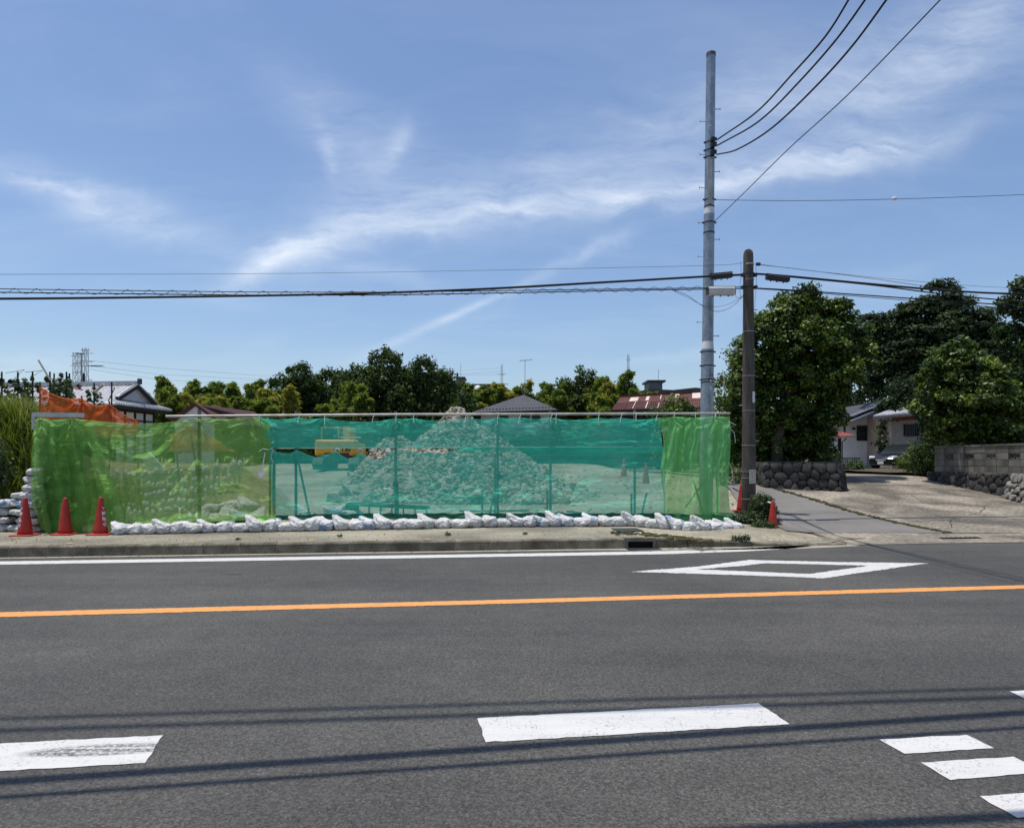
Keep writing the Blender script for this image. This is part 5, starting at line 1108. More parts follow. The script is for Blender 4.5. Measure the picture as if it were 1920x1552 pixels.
on2 = thing('orange_net', 'faded yellow-orange net heap showing through the leaf green net', 'net', W(380, 842, 17.9))
vs = []
for j in range(13):
    for i in range(61):
        px = 318 + i * 2.1; t_ = i / 60; tp_ = 796 + 34 * abs(2 * t_ - .55) ** 1.1 + 4 * nz(px * .06, 2); py = tp_ + (846 - tp_) * j / 12; vs.append(W(px, py, 17.9 + .12 * nz(px * .07, py * .04, 3)))
m_ = MB(); m_.v = vs; m_.f = [(j * 61 + i, (j + 1) * 61 + i, (j + 1) * 61 + i + 1, j * 61 + i + 1) for j in range(12) for i in range(60)]; m_.build('netting', net_mat('faded_orange_net', (.75, .38, .10), .25), on2, smooth=True)
# bean poles with climbing plants
def leafpts(C, R_, per, size, asp, rng, up=.35, tone0=.5, tones=.22, clump_tone=.16, drop=0):
    n = len(C); P = np.repeat(C, per, 0); Rr = np.repeat(R_, per, 0) if np.ndim(R_) else R_; N_ = n * per
    d = rng.normal(size=(N_, 3)); d /= np.linalg.norm(d, axis=1, keepdims=True); rad_ = rng.random((N_, 1)) ** .45
    off = d * rad_ * (Rr if np.ndim(Rr) > 1 else np.reshape(Rr, (-1, 1)) if np.ndim(Rr) else Rr)
    pos = P + off; nrm = d * .8 + rng.normal(size=(N_, 3)) * .55; nrm[:, 2] += up; nrm /= np.linalg.norm(nrm, axis=1, keepdims=True)
    tg = rng.normal(size=(N_, 3)); tg[:, 2] -= drop; tg -= nrm * np.sum(tg * nrm, 1, keepdims=True); tg /= np.linalg.norm(tg, axis=1, keepdims=True)
    bt = np.cross(nrm, tg); s = size * rng.uniform(.65, 1.35, (N_, 1)); a = tg * s * .5; b = bt * s * asp * .5
    v = np.stack([pos - a, pos + b - a * .1, pos + a, pos - b - a * .1], 1).reshape(-1, 3)
    f = np.arange(N_ * 4).reshape(-1, 4)
    tone = np.clip(tone0 + np.repeat(rng.normal(size=n) * clump_tone, per) + rng.normal(size=N_) * tones, 0, 1)
    return v, f, tone
def join_parts(L_):
    vs = []; fs = []; ts = []; n = 0
    for v, f, t in L_: vs.append(v); fs.append(f + n); ts.append(t); n += len(v)
    return np.vstack(vs), np.vstack(fs), np.concatenate(ts)
for i, (px, top, y_) in enumerate(((4, 697, 19), (34, 697, 20), (62, 697, 19.5), (94, 697, 20), (101, 700, 21), (112, 709, 20), (124, 697, 19.5), (130, 700, 20.5), (177, 718, 21), (209, 716, 20.5), (-25, 700, 19), (47, 712, 21))):
    base = W(px, 830, y_); t_ = W(px + random.uniform(-1, 1), top, y_)
    nm_ = ['leftmost visible', 'second', 'third', 'fourth', 'fifth', 'sixth', 'seventh', 'eighth', 'ninth, beside the tiled roof,', 'last, right of the tiled roof edge,', 'edge', 'rearmost'][i]
    t = thing('bean_pole', '%s garden stake with a leafy vine' % nm_, 'garden stake', (base.x, y_, base.z), 'garden stakes with climbing plants')
    MB().tube([base, t_], .022, 6).build('stake', A_BLKWOOD, t)
    if i in (9,): continue
    rng = np.random.default_rng(100 + i); n = 26; zs_ = np.linspace(0, 1, n) ** .8; C = np.array([base.lerp(t_, z * .90)[:] for z in zs_]) - np.array(t.location)[None]
    C += rng.normal(size=(n, 3)) * np.array([.12, .1, .04]); R_ = (.30 * (1 - zs_ * .8))[:, None]
    v, f, tn = leafpts(C, R_, 22, .10, .7, rng, .5, .5)
    addobj('foliage', npmesh('vine_foliage', v, f, L_VEG, tn), t)
    for s in range(5):
        z = random.uniform(.5, .97); a = base.lerp(t_, z); MB().tube([a, a + V((random.uniform(-.3, .3), 0, random.uniform(.05, .2))), a + V((random.uniform(-.45, .45), 0, random.uniform(-.1, .15)))], .007, 4).build('tendril', A_BARK, t)
hb = thing('cross_bars', 'thin horizontal bars tying the garden stakes together', 'garden bars', W(60, 725, 19.5))
MB().tube([W(-40, 724, 19.4), W(150, 726, 20)], .012, 5).build('bar', A_BLKWOOD, hb); MB().tube([W(72, 675, 19.6), W(94, 712, 19.6)], .025, 6).build('leaning_bar', A_GALVP, hb); MB().tube([W(178, 735, 19.6), W(194, 720, 19.6)], .045, 8).build('leaning_pipe', A_GALVP, hb)
MB().tube([W(140, 728, 19.6), W(155, 731, 19.6)], .02, 6).build('bar', A_CONED, hb); MB().tube([W(203, 752, 20), W(215, 727, 20)], .014, 6).build('bar', A_BLKWOOD, hb)

# tall grass on the bank
def grassmesh(name, pts, mat, hmin, hmax, wid, rng, dry=.25, bend=.5):
    n = len(pts); P = np.array(pts); hgt = rng.uniform(hmin, hmax, n); az = rng.uniform(0, 6.283, n); bn = rng.uniform(.1, bend, n) * hgt; wv = rng.uniform(.6, 1.2, n) * wid
    dx, dy = np.cos(az), np.sin(az); px_, py_ = -dy, dx; V_ = []; seg = 4
    for k in range(seg + 1):
        t = k / seg; c = P + np.stack([dx * bn * t ** 2.2, dy * bn * t ** 2.2, hgt * (t - .25 * (bn / hgt) * t ** 3)], 1); w = wv * (1 - t) ** .7 * .5 + .0008
        V_.append(c - np.stack([px_ * w, py_ * w, 0 * w], 1)); V_.append(c + np.stack([px_ * w, py_ * w, 0 * w], 1))
    Vv = np.stack(V_, 1).reshape(-1, 3); q = []
    base = np.arange(n)[:, None] * (2 * (seg + 1))
    for k in range(seg): q.append(np.stack([base[:, 0] + 2 * k, base[:, 0] + 2 * k + 1, base[:, 0] + 2 * k + 3, base[:, 0] + 2 * k + 2], 1))
    Fq = np.stack(q, 1).reshape(-1, 4); tone = np.clip(np.repeat(np.where(rng.random(n) < dry, rng.uniform(.75, 1, n), rng.uniform(.15, .6, n)), seg), 0, 1)
    return npmesh(name, Vv, Fq, mat, tone)
rng = np.random.default_rng(3); pts = []
while len(pts) < 15000:
    y = rng.uniform(13.9, 17.4); x = (rng.uniform(-280, 150) - CX) / F * y
    if (CX + F * x / y) > 70 and y < 15.0: continue
    pts.append((x, y, bank_z(x, y) - .03))
o = addobj('tall_grass', grassmesh('tall_grass', pts, L_GRASS, .35, .95, .034, rng, .12, 1.0)); tagit(o, 'tall green and straw coloured grass covering the bank at the left', 'grass', kind='stuff')
rng = np.random.default_rng(4); pts = []
while len(pts) < 700:
    y = rng.uniform(15.3, 16.2); x = (rng.uniform(90, 265) - CX) / F * y; pts.append((x, y, bank_z(x, y) - .03 + .15))
o = addobj('seeding_grass', grassmesh('seeding_grass', pts, L_GRASS, .6, 1.15, .012, rng, .6, .5)); tagit(o, 'thin seeding grass rising in front of the orange net foot', 'grass', kind='stuff')
# dark creeper low at the far left
rng = np.random.default_rng(9); C = np.array([(rng.uniform(-13, -10.2), rng.uniform(13.75, 14.1), rng.uniform(1.0, 1.9)) for _ in range(260)]); v, f, tn = leafpts(C, .22, 40, .07, .7, rng, .2, .4)
o = addobj('creeper', npmesh('creeper', v, f, L_WEED, tn)); tagit(o, 'dark creeper leaves hanging under the tall grass behind the stacked sandbags', 'creeper', kind='stuff')
# weeds round the concrete pole and on the pavement
def weed(name, label, cx, cy, cz_, w, h, n, per, size, group, seed, stems=8):
    t = thing(name, label, 'weed', (cx, cy, cz_), group); rng = np.random.default_rng(seed)
    C = np.stack([rng.uniform(-w, w, n), rng.uniform(-.22, .22, n) * (w / .4), rng.random(n) ** 1.1 * h], 1); C[:, 2] *= 1 - .45 * np.abs(C[:, 0] / w) ** 2
    v, f, tn = leafpts(C, .10 * (w / .4) ** .5, per, size, .42, rng, .5, .5, .25)
    v[:, 2] = np.maximum(v[:, 2], .004); addobj('foliage', npmesh('weed_foliage', v, f, L_WEED, tn), t)
    m_ = MB()
    for k in range(stems):
        x = rng.uniform(-w, w) * .6; m_.tube([(cx + x * .5, cy, cz_), (cx + x, cy, cz_ + h * rng.uniform(.5, .85))], .006, 4)
    m_.build('stems', A_WOOD, t)
gw = 'weeds around the concrete pole'
wz = lambda x: walk_z(x) + .01
x = W(1430, 960, 15.6).x; weed('weed_clump', 'tall grey-green mugwort clump between the concrete pole and the slender cone', x, 15.6, wz(x), .30, .80, 190, 34, .06, gw, 1)
x = W(1400, 990, 15.7).x; weed('weed_clump', 'low dark weeds spreading in front of the concrete pole foot', x, 15.6, wz(x), .42, .34, 150, 34, .055, gw, 2)
x = W(1446, 990, 14.95).x; weed('weed_clump', 'creeping weeds climbing over the slender cone base', x - .18, 14.95, wz(x), .26, .22, 70, 30, .05, gw, 3)
x = W(1384, 1013, 13.9).x; p = G(1387, 1019, .05); weed('weed_tuft', 'small green weed tuft on the pavement near the corner', p.x, p.y, wz(p.x), .15, .09, 22, 26, .045, None, 4, 2)
for i, (px, py, lb) in enumerate(((447, 1013, 'tiny brown weed on the pavement left of the teal net'), (637, 1008, 'tiny brown weed on the pavement below the ladder frame'), (840, 1005, 'small dark weed on the pavement in front of the rubble heap'), (985, 1003, 'tiny flat weed on the pavement right of the rubble heap'), (1158, 1004, 'tiny flat weed beside the iron pavement cover'))):
    p = G(px, py, .18); weed('weed_tuft', lb, p.x, p.y, wz(p.x), .035, .07 if i in (1, 2) else .03, 9, 14, .035, 'tiny weeds in the pavement', 20 + i, 1)
ms = MB(); rng = random.Random(4)
for k in range(140):
    t = rng.random(); px = 1150 + 180 * t + rng.uniform(-12, 12); py = 1000 + 13 * t + rng.gauss(0, 1.6); p = G(px, py, .16); s = rng.uniform(.01, .035)
    ms.obox((p.x, p.y, wz(p.x) + .004), (s * 1.6, 0, 0), (0, s, 0), (0, 0, .010))
tagit(ms.build('moss_patch', A_MOSS), 'brown moss in the pavement joint beside the drain opening', 'moss', kind='stuff')
# ------------------------------------------------------------------ stone wall and block wall on the right
def clip_poly(poly, p, n):
    out = []
    for a, b in zip(poly, poly[1:] + poly[:1]):
        da = (a[0] - p[0]) * n[0] + (a[1] - p[1]) * n[1]; db = (b[0] - p[0]) * n[0] + (b[1] - p[1]) * n[1]
        if da <= 0: out.append(a)
        if (da < 0) != (db < 0) and abs(da - db) > 1e-9: t_ = da / (da - db); out.append((a[0] + (b[0] - a[0]) * t_, a[1] + (b[1] - a[1]) * t_))
    return out
def stone_wall(t, path, top, cell, mat, batter=.12, thick=.5, seed=1, bulge=.035, gap=.006):
    """path: plan polyline; the face is split into irregular fitted stones set proud of a mortar core"""
    rng = random.Random(seed); m_ = MB(); lens = [0]
    for a, b in zip(path, path[1:]): lens.append(lens[-1] + (V(b) - V(a)).length)
    def at(s):
        for i in range(len(path) - 1):
            if s <= lens[i + 1] or i == len(path) - 2:
                t_ = (s - lens[i]) / (lens[i + 1] - lens[i]); a = V(path[i]); b = V(path[i + 1]); d = (b - a).normalized()
                # round the corners a little
                nn = V((d.y, -d.x)); return a.lerp(b, t_), nn
    for a, b in zip(path, path[1:]):
        a = V(a); b = V(b); d = (b - a).normalized(); n = V((d.y, -d.x)); za, zb = th(*a) - .1, th(*b) - .1
        P = [(a.x, a.y, za), (b.x, b.y, zb), (b.x, b.y, top - .01), (a.x, a.y, top - .01)]; m_.prism([V(p) - V((n.x, n.y, 0)) * .06 for p in P], (-n.x * thick, -n.y * thick, 0))
    m_.build('mortar_core', A_MORTAR, t)
    lo = min(th(*p) for p in path) - .08; pts = []; z = lo + cell * .4; r = 0
    while z < top:
        s_ = (r % 2) * cell * .6
        while s_ < lens[-1] + cell: pts.append((s_ + rng.uniform(-.33, .33) * cell * 1.25, z + rng.uniform(-.36, .36) * cell)); s_ += cell * 1.25
        z += cell * .92; r += 1
    for i, p in enumerate(pts):
        poly = [(0, lo), (lens[-1], lo), (lens[-1], top), (0, top)]
        for q in pts:
            if q is p or abs(q[0] - p[0]) > cell * 3 or abs(q[1] - p[1]) > cell * 3: continue
            n = (q[0] - p[0], q[1] - p[1]); l = math.hypot(*n); n = (n[0] / l, n[1] / l); poly = clip_poly(poly, ((p[0] + q[0]) / 2 - n[0] * gap, (p[1] + q[1]) / 2 - n[1] * gap), n)
            if len(poly) < 3: break
        if len(poly) < 3: continue
        cs, cz_ = sum(q[0] for q in poly) / len(poly), sum(q[1] for q in poly) / len(poly)
        pc_, pn = at(min(max(cs, 0), lens[-1]))
        if cz_ < th(pc_.x, pc_.y) - .12: continue
        # round the outline: cut each corner
        rp_ = []
        for a, b in zip(poly, poly[1:] + poly[:1]): rp_ += [(a[0] * .78 + b[0] * .22, a[1] * .78 + b[1] * .22), (a[0] * .22 + b[0] * .78, a[1] * .22 + b[1] * .78)]
        def P3(s, z, o): c_, n_ = at(min(max(s, 0.0), lens[-1])); o2 = o + batter * (top - z); return V((c_.x + n_.x * o2, c_.y + n_.y * o2, z))
        bl_ = bulge * rng.uniform(.5, 1.5); tl = (rng.uniform(-.10, .10), rng.uniform(-.10, .10)); N_ = len(rp_)
        ring0 = [P3(a, b, -.07) for a, b in rp_]; ring1 = [P3(a, b, bl_ * .45 + (a - cs) * tl[0] + (b - cz_) * tl[1]) for a, b in rp_]
        ring2 = [P3(cs + (a - cs) * .72, cz_ + (b - cz_) * .72, bl_ + (a - cs) * tl[0] + (b - cz_) * tl[1] + rng.uniform(-.008, .008)) for a, b in rp_]
        mid_ = P3(cs, cz_, bl_ * 1.12)
        mm_ = MB(); mm_.add(ring0 + ring1 + ring2 + [mid_], [(k, (k + 1) % N_, N_ + (k + 1) % N_, N_ + k) for k in range(N_)] + [(N_ + k, N_ + (k + 1) % N_, 2 * N_ + (k + 1) % N_, 2 * N_ + k) for k in range(N_)] + [(2 * N_ + k, 2 * N_ + (k + 1) % N_, 3 * N_) for k in range(N_)])
        mm_.build('stone', mat, t, smooth=True, sharp=38)
g = W(1455, 918, 20.9)
sw = thing('stone_wall', 'dark rough stone retaining wall under the big tree left of the drive', 'stone wall', (8.9, 20.7, th(8.9, 20.7)))
stone_wall(sw, [(7.75, 22.6), (7.75, 21.2), (8.1, 20.95), (9.75, 20.55), (9.95, 20.8), (10.15, 22.2), (10.3, 24.5)], 1.50, .25, A_STONE, .10, .45, 2)
MB().prism([V((7.8, 21.15, 1.50)), V((8.15, 21.0, 1.50)), V((9.7, 20.62, 1.50)), V((9.9, 20.9, 1.50)), V((10.1, 22.3, 1.5)), V((10.2, 24.5, 1.5)), V((7.8, 24.5, 1.5))], (0, 0, .05)).build('coping', A_STONE, sw)
# block wall on a rubble stone footing
bw = thing('block_wall', 'weathered concrete block wall with openwork blocks standing on dark stones right of the drive', 'block wall', (14.2, 21, .8))
p0, p1 = V((14.08, 23.0)), V((14.45, 17.2)); bd_ = (p1 - p0).normalized(); bn = V((bd_.y, -bd_.x)); L0 = (p1 - p0).length; btop = 2.06; bh = .2; bl = .45
full = MB()
def blockmesh(openw):
    m_ = MB(); w, h, t_ = bl - .012, bh - .012, .14
    if not openw: m_.box(-w / 2, w / 2, -t_ / 2, t_ / 2, -h / 2, h / 2)
    else:
        e = .022; m_.box(-w / 2, w / 2, -t_ / 2, t_ / 2, -h / 2, -h / 2 + e); m_.box(-w / 2, w / 2, -t_ / 2, t_ / 2, h / 2 - e, h / 2); m_.box(-w / 2, -w / 2 + e, -t_ / 2, t_ / 2, -h / 2 + e, h / 2 - e); m_.box(w / 2 - e, w / 2, -t_ / 2, t_ / 2, -h / 2 + e, h / 2 - e)
        iw, ih = w / 2 - e, h / 2 - e
        for (xa, za, xb, zb) in ((-iw, 0, -iw / 2, ih), (-iw / 2, ih, 0, 0), (0, 0, iw / 2, ih), (iw / 2, ih, iw, 0), (-iw, 0, -iw / 2, -ih), (-iw / 2, -ih, 0, 0), (0, 0, iw / 2, -ih), (iw / 2, -ih, iw, 0)): m_.beam((xa, 0, za), (xb, 0, zb), .10, .020, up=(0, 1, 0)) if False else m_.obox(((xa + xb) / 2, 0, (za + zb) / 2), ((xb - xa) / 2, 0, (zb - za) / 2), (0, .05, 0), V((-(zb - za), 0, xb - xa)).normalized() * .010)
    return m_.mesh('block', A_BLOCK)
BM0, BM1 = blockmesh(False), blockmesh(True); yaw = math.atan2(bd_.y, bd_.x)
ncol = int(L0 / bl)
for r in range(4):
    for c in range(ncol):
        s = (c + .5 + (0 if r % 2 else 0)) * bl; p = p0 + bd_ * s; openw = (r == 1 and c % 2 == 1); z = btop - .055 - bh * (r + .5)
        o = addobj('block', BM1 if openw else BM0, bw, (p.x - bn.x * 0 - 14.2, p.y - 21, z - .8)); o.rotation_euler = (0, 0, yaw); o.location += V((bn.x, bn.y, 0)) * random.uniform(-.003, .003)
MB().obox(((p0.x + p1.x) / 2, (p0.y + p1.y) / 2, btop - .028), V((bd_.x, bd_.y, 0)) * L0 / 2, V((bn.x, bn.y, 0)) * .09, (0, 0, .026)).build('coping', A_BLOCK, bw)
mc = MB().obox(((p0.x + p1.x) / 2 , (p0.y + p1.y) / 2, btop - .05 - bh * 3), V((bd_.x, bd_.y, 0)) * L0 / 2, V((bn.x, bn.y, 0)) * .045, (0, 0, bh)).build('mortar_core', A_MORTAR, bw)
ft = thing('stone_footing', 'dark rounded stones forming the footing under the block wall', 'stone wall', (14.1, 21, .6))
stone_wall(ft, [(14.05, 23.4), (13.98, 23.0), (14.3, 17.2)], btop - .06 - bh * 4 + .02, .25, A_STONE, .12, .5, 5)
fr = thing('stone_revetment', 'loosely set stones coloured sunlit pale at the right end of the dark footing', 'stone wall', (14.2, 18.6, .5))
stone_wall(fr, [(14.16, 19.6), (14.05, 19.2), (14.1, 17.0)], 1.22, .19, A_STONE_SUNLIT, .25, .4, 8, .09, .02)
# planting beds (raised earth behind the walls)
A_BED = M('planting_earth', (.10, .075, .05), (.06, .055, .03), 2, 6, .95, .5, 12)
struct(gridsheet('planting_bed', list(np.arange(5.0, 10.2, .4)), list(np.arange(21.3, 36, .6)), lambda x, y: 1.42 + .05 * nz(x, y) if x > 7.85 else max(th(x, y) + .0, 1.42 - (7.85 - x) * .5), A_BED, keep=lambda x, y: x > 7.7 + 0 * y))
struct(gridsheet('planting_bed', list(np.arange(14.2, 40, .6)), list(np.arange(17.3, 40, .8)), lambda x, y: 1.15 + .06 * nz(x, y), A_BED))

# ------------------------------------------------------------------ trees
def lobes_px(L_, Y, dy=1.0):
    """(px, py, rx_px, rz_px[, depth offset]) to world ellipsoids"""
    out = []
    for q in L_:
        px, py, rx, rz = q[:4]; yo = q[4] if len(q) > 4 else 0; c = W(px, py, Y + yo); k = (Y + yo) / F; out.append((c.x, c.y, c.z, rx * k, max(rx, rz) * k * dy * .85, rz * k))
    return out
def crown_centres(lobes, spacing, rng, inner=.62):
    C = []; Nn = []
    for (cx, cy, cz, rx, ry, rz) in lobes:
        area = 4 * math.pi * ((rx * ry) ** 1.6 + (rx * rz) ** 1.6 + (ry * rz) ** 1.6) ** (1 / 1.6) / 3 ** (1 / 1.6); n = max(8, int(area / spacing ** 2))
        d = rng.normal(size=(n, 3)); d /= np.linalg.norm(d, axis=1, keepdims=True); k = inner + (1 - inner) * rng.random((n, 1)) ** .5 + rng.normal(size=(n, 1)) * .05
        P = np.array([cx, cy, cz]) + d * k * np.array([rx, ry, rz])
        keep = np.ones(n, bool)
        for (ox, oy, oz, orx, ory, orz) in lobes:
            if (ox, oy, oz) == (cx, cy, cz): continue
            keep &= (((P - np.array([ox, oy, oz])) / np.array([orx, ory, orz])) ** 2).sum(1) > .38
        C.append(P[keep])
    return np.vstack(C)
def tree(name, label, Y, lobes, base, mat, spacing=.45, crad=.34, per=60, size=.10, asp=.6, up=.35, seed=0, trunk=.18, cat='tree', group=None, tone0=.5, flat=1.0, nlimb=9, drop=0, ct=.16, inner=.62):
    rng = np.random.default_rng(seed); b = V(base); t = thing(name, label, cat, b, group)
    C = crown_centres(lobes, spacing, rng, inner); R_ = np.array([crad, crad, crad * flat])[None] * rng.uniform(.7, 1.3, (len(C), 1))
    v, f, tn = leafpts(C - np.array(b), R_, per, size, asp, rng, up, tone0, .2, ct, drop)
    addobj('crown', npmesh('crown', v, f, mat, tn), t)
    cen = np.mean([l[:3] for l in lobes], 0); topz = max(l[2] + l[5] for l in lobes); zl = b.z + (topz - b.z) * .28
    rr_ = random.Random(seed); m_ = MB(); fork = V((b.x * .7 + cen[0] * .3, b.y, max(zl, b.z + .4))); tip = V((cen[0], cen[1], b.z + (topz - b.z) * .8))
    P = [b - V((0, 0, .2)), b.lerp(fork, .5) + V((rr_.uniform(-.1, .1), 0, 0)), fork, fork.lerp(tip, .5) + V((rr_.uniform(-.2, .2), 0, 0)), tip]
    m_.tube(P, [trunk * 1.25, trunk, trunk * .85, trunk * .5, trunk * .12], 10); m_.build('trunk', A_BARK, t, smooth=True)
    m_ = MB(); lbs = sorted(lobes, key=lambda q: -q[3] * q[5])[:nlimb]
    for l in lbs:
        a = fork.lerp(tip, rr_.uniform(0, .5)); e = V(l[:3]) + V((rr_.uniform(-.3, .3) * l[3], rr_.uniform(-.3, .3) * l[4], .3 * l[5])); mid = a.lerp(e, .5) + V((0, 0, -.08 * (e - a).length)); m_.tube([a, mid, e], [trunk * .5, trunk * .33, trunk * .08], 6)
        for k in range(3):
            g_ = mid.lerp(e, rr_.uniform(0, .8)); h_ = g_ + V((rr_.uniform(-1, 1) * l[3] * .7, rr_.uniform(-1, 1) * l[4] * .6, rr_.uniform(.1, .6) * l[5])); m_.tube([g_, h_], [trunk * .16, trunk * .04], 4)
    m_.build('limbs', A_BARK, t, smooth=True); return t
# big glossy tree behind the concrete pole
T1 = [(1505, 568, 42, 34), (1475, 600, 52, 36), (1555, 596, 50, 36), (1440, 640, 52, 42), (1515, 640, 70, 46, -.4), (1590, 636, 44, 44), (1408, 690, 34, 44), (1468, 700, 60, 46), (1548, 700, 64, 44, -.3), (1606, 675, 32, 38), (1392, 752, 26, 40), (1440, 770, 56, 50), (1520, 770, 62, 46), (1562, 738, 30, 30), (1450, 832, 56, 36, .4), (1512, 832, 50, 34, .4), (1400, 830, 34, 48, .4), (1528, 795, 22, 30, .3)]
tree('broadleaf_tree', 'big glossy broadleaf tree on the stone wall behind the concrete pole', 23.8, lobes_px(T1, 23.8, .8), (9.0, 23.6, 1.45), L_BROAD, .37, .30, 110, .14, .55, .7, 1, .17, flat=.66, inner=.35)
T1b = [(1362, 735, 26, 34), (1385, 700, 22, 30), (1352, 780, 30, 40), (1380, 770, 34, 50), (1356, 830, 30, 44), (1390, 830, 34, 50), (1378, 668, 14, 16)]
tree('garden_shrub', 'bright bushy shrub between the steel pole and the concrete pole', 24.5, lobes_px(T1b, 24.5), (7.6, 24.5, 1.1), L_MID, .42, .28, 55, .11, .5, .4, 2, .08, 'shrub', tone0=.6)
tree('low_shrub', 'low sunlit shrub at the foot of the concrete pole background', 22, lobes_px([(1400, 893, 26, 18), (1440, 896, 26, 20), (1365, 888, 22, 20)], 22), (7.2, 22, .8), L_MID, .3, .2, 40, .08, .4, .4, 3, .03, 'shrub', tone0=.6)
# dark evergreen far right
T2 = [(1762, 556, 34, 30), (1632, 615, 32, 24), (1730, 590, 60, 26), (1800, 590, 56, 28), (1690, 620, 50, 30), (1760, 622, 70, 34, -.6), (1830, 620, 50, 34), (1665, 660, 38, 34), (1730, 665, 76, 36, -.6), (1820, 665, 66, 36, -.4), (1650, 705, 44, 30), (1700, 712, 60, 34), (1780, 712, 80, 40), (1860, 690, 34, 50), (1790, 750, 60, 24, 1), (1645, 640, 34, 24), (1640, 690, 30, 26), (1668, 775, 13, 34, -2), (1664, 825, 14, 26, -2)]
tree('evergreen_tree', 'large dark evergreen tree with flat sprays behind the beige house', 46, lobes_px(T2, 46, .6), (26, 46, 1.0), L_DARK, .62, .70, 90, .28, .45, .8, 4, .35, flat=.38, nlimb=14, ct=.25, inner=.3)
T3 = [(1800, 668, 46, 30), (1770, 700, 44, 40), (1836, 700, 44, 44), (1800, 740, 62, 44, -.3), (1750, 760, 34, 36), (1860, 750, 44, 44), (1790, 795, 50, 26), (1850, 800, 54, 26), (1900, 790, 40, 44), (1770, 812, 30, 16), (1830, 818, 34, 16), (1890, 818, 34, 18)]
tree('broadleaf_tree', 'mid green leafy tree behind the block wall', 22.6, lobes_px(T3, 22.6, 1.0), (15.3, 22.6, 1.1), L_BROAD, .40, .30, 105, .14, .5, .7, 5, .14, tone0=.5, flat=.66, inner=.35)
T4 = [(1893, 572, 16, 16), (1925, 560, 20, 40), (1912, 630, 36, 46), (1935, 700, 50, 60), (1905, 720, 34, 50), (1930, 800, 50, 50), (1990, 640, 60, 80), (2000, 760, 80, 80)]
tree('broadleaf_tree', 'dark tree cut by the right picture edge', 25, lobes_px(T4, 25, .8), (18.6, 25, 1.1), L_WOOD, .42, .36, 90, .15, .5, .5, 6, .2, tone0=.42, inner=.35, flat=.7)
T5 = [(1765, 822, 30, 7), (1742, 836, 20, 6), (1812, 814, 26, 6), (1872, 818, 30, 8), (1940, 814, 24, 9), (1796, 832, 22, 6)]
tree('pruned_pine', 'low pine pruned in flat pads above the block wall', 24.3, lobes_px(T5, 24.3), (16.3, 24.3, 1.1), L_WOOD, .24, .17, 60, .07, .3, .8, 7, .07, tone0=.5, flat=.5)
for i, (px, py, rx, rz, Y, lb) in enumerate(((1712, 860, 26, 22, 25.5, 'round yellow-green bush beside the mailbox post'), (1742, 862, 24, 34, 24.2, 'flowering dark bush at the left end of the block wall'), (1545, 858, 26, 22, 31, 'dim shrub under the red porch roof'), (1600, 873, 18, 6, 33, 'low grass tuft before the white house'))):
    c = W(px, py, Y); tree('garden_bush', lb, Y, lobes_px([(px, py, rx, rz), (px - rx * .4, py + 6, rx * .7, rz * .8), (px + rx * .4, py + 4, rx * .7, rz * .7)], Y), (c.x, Y, th(c.x, Y)), L_MID if i != 1 else L_WOOD, .26, .2, 46, .08, .5, .4, 30 + i, .03, 'bush', tone0=.62 if i == 0 else .4, nlimb=3)

T6 = [(1700, 735, 34, 26, 1), (1745, 745, 46, 40), (1900, 745, 50, 46), (1870, 800, 50, 34), (1930, 800, 40, 50), (1800, 800, 60, 30, 1), (1740, 800, 22, 26)]
tree('dark_tree', 'dark mass of a tree filling the shade behind the mid green tree', 33, lobes_px(T6, 33, .8), (20.5, 33, 1.1), L_DARK, .5, .42, 80, .17, .5, .5, 8, .16, tone0=.35, inner=.2)
T7 = [(1420, 800, 50, 50), (1480, 800, 60, 56), (1530, 815, 30, 40), (1380, 800, 30, 50), (1450, 850, 60, 24), (1520, 848, 40, 24)]
tree('dark_tree', 'dark understorey tree behind the stone wall', 27, lobes_px(T7, 27, .7), (10.3, 27, 1.3), L_DARK, .5, .40, 80, .16, .5, .5, 9, .12, tone0=.35, inner=.2)
# woodland behind the site: broadleaf trees
wood_specs = [  # px, top py, half width px, depth, label
    (560, 684, 46, 58, 'dark round tree at the left shoulder of the woodland'), (620, 692, 46, 60, 'mid green tree between the dark shoulder tree and the tall crown'), (662, 688, 34, 56, 'feathery-edged tree just left of the tallest dark tree'),
    (722, 658, 58, 55, 'tallest dark tree of the woodland behind the site'), (790, 672, 50, 54, 'broad dark tree forming the right flank of the tallest one'), (832, 700, 34, 57, 'drooping tree where the woodland steps down'),
    (868, 742, 30, 50, 'small tree directly behind the rubble peak'), (1100, 688, 46, 57, 'dark tree among the pale bamboo right of the slate roof'), (1052, 712, 34, 59, 'dark tree between the slate roof and the pale bamboo'), (1210, 738, 26, 62, 'grey-green tree left of the concrete building'),
    (505, 735, 30, 53, 'dark tree between the bamboo and the woodland shoulder'), (1268, 742, 40, 33, 'bushy tree in front of the rusty red roof')]
def near_lobes(px, top, hw, Y, seed):
    rr_ = random.Random(seed); L_ = []; bot = 872; h = bot - top
    L_.append((px, top + hw * .45, hw * .5, hw * .45)); rows = max(2, int(h / (hw * .6)))
    for r in range(1, rows + 1):
        y = top + hw * .4 + r * (h - hw * .4) / (rows + .6); n = 3 if hw > 30 else 2
        for k in range(n): L_.append((px + (k - (n - 1) / 2) * hw * .66 + rr_.uniform(-.15, .15) * hw, y + rr_.uniform(-.15, .15) * hw, hw * rr_.uniform(.42, .58), hw * rr_.uniform(.34, .5), rr_.uniform(-.6, .6)))
    return L_
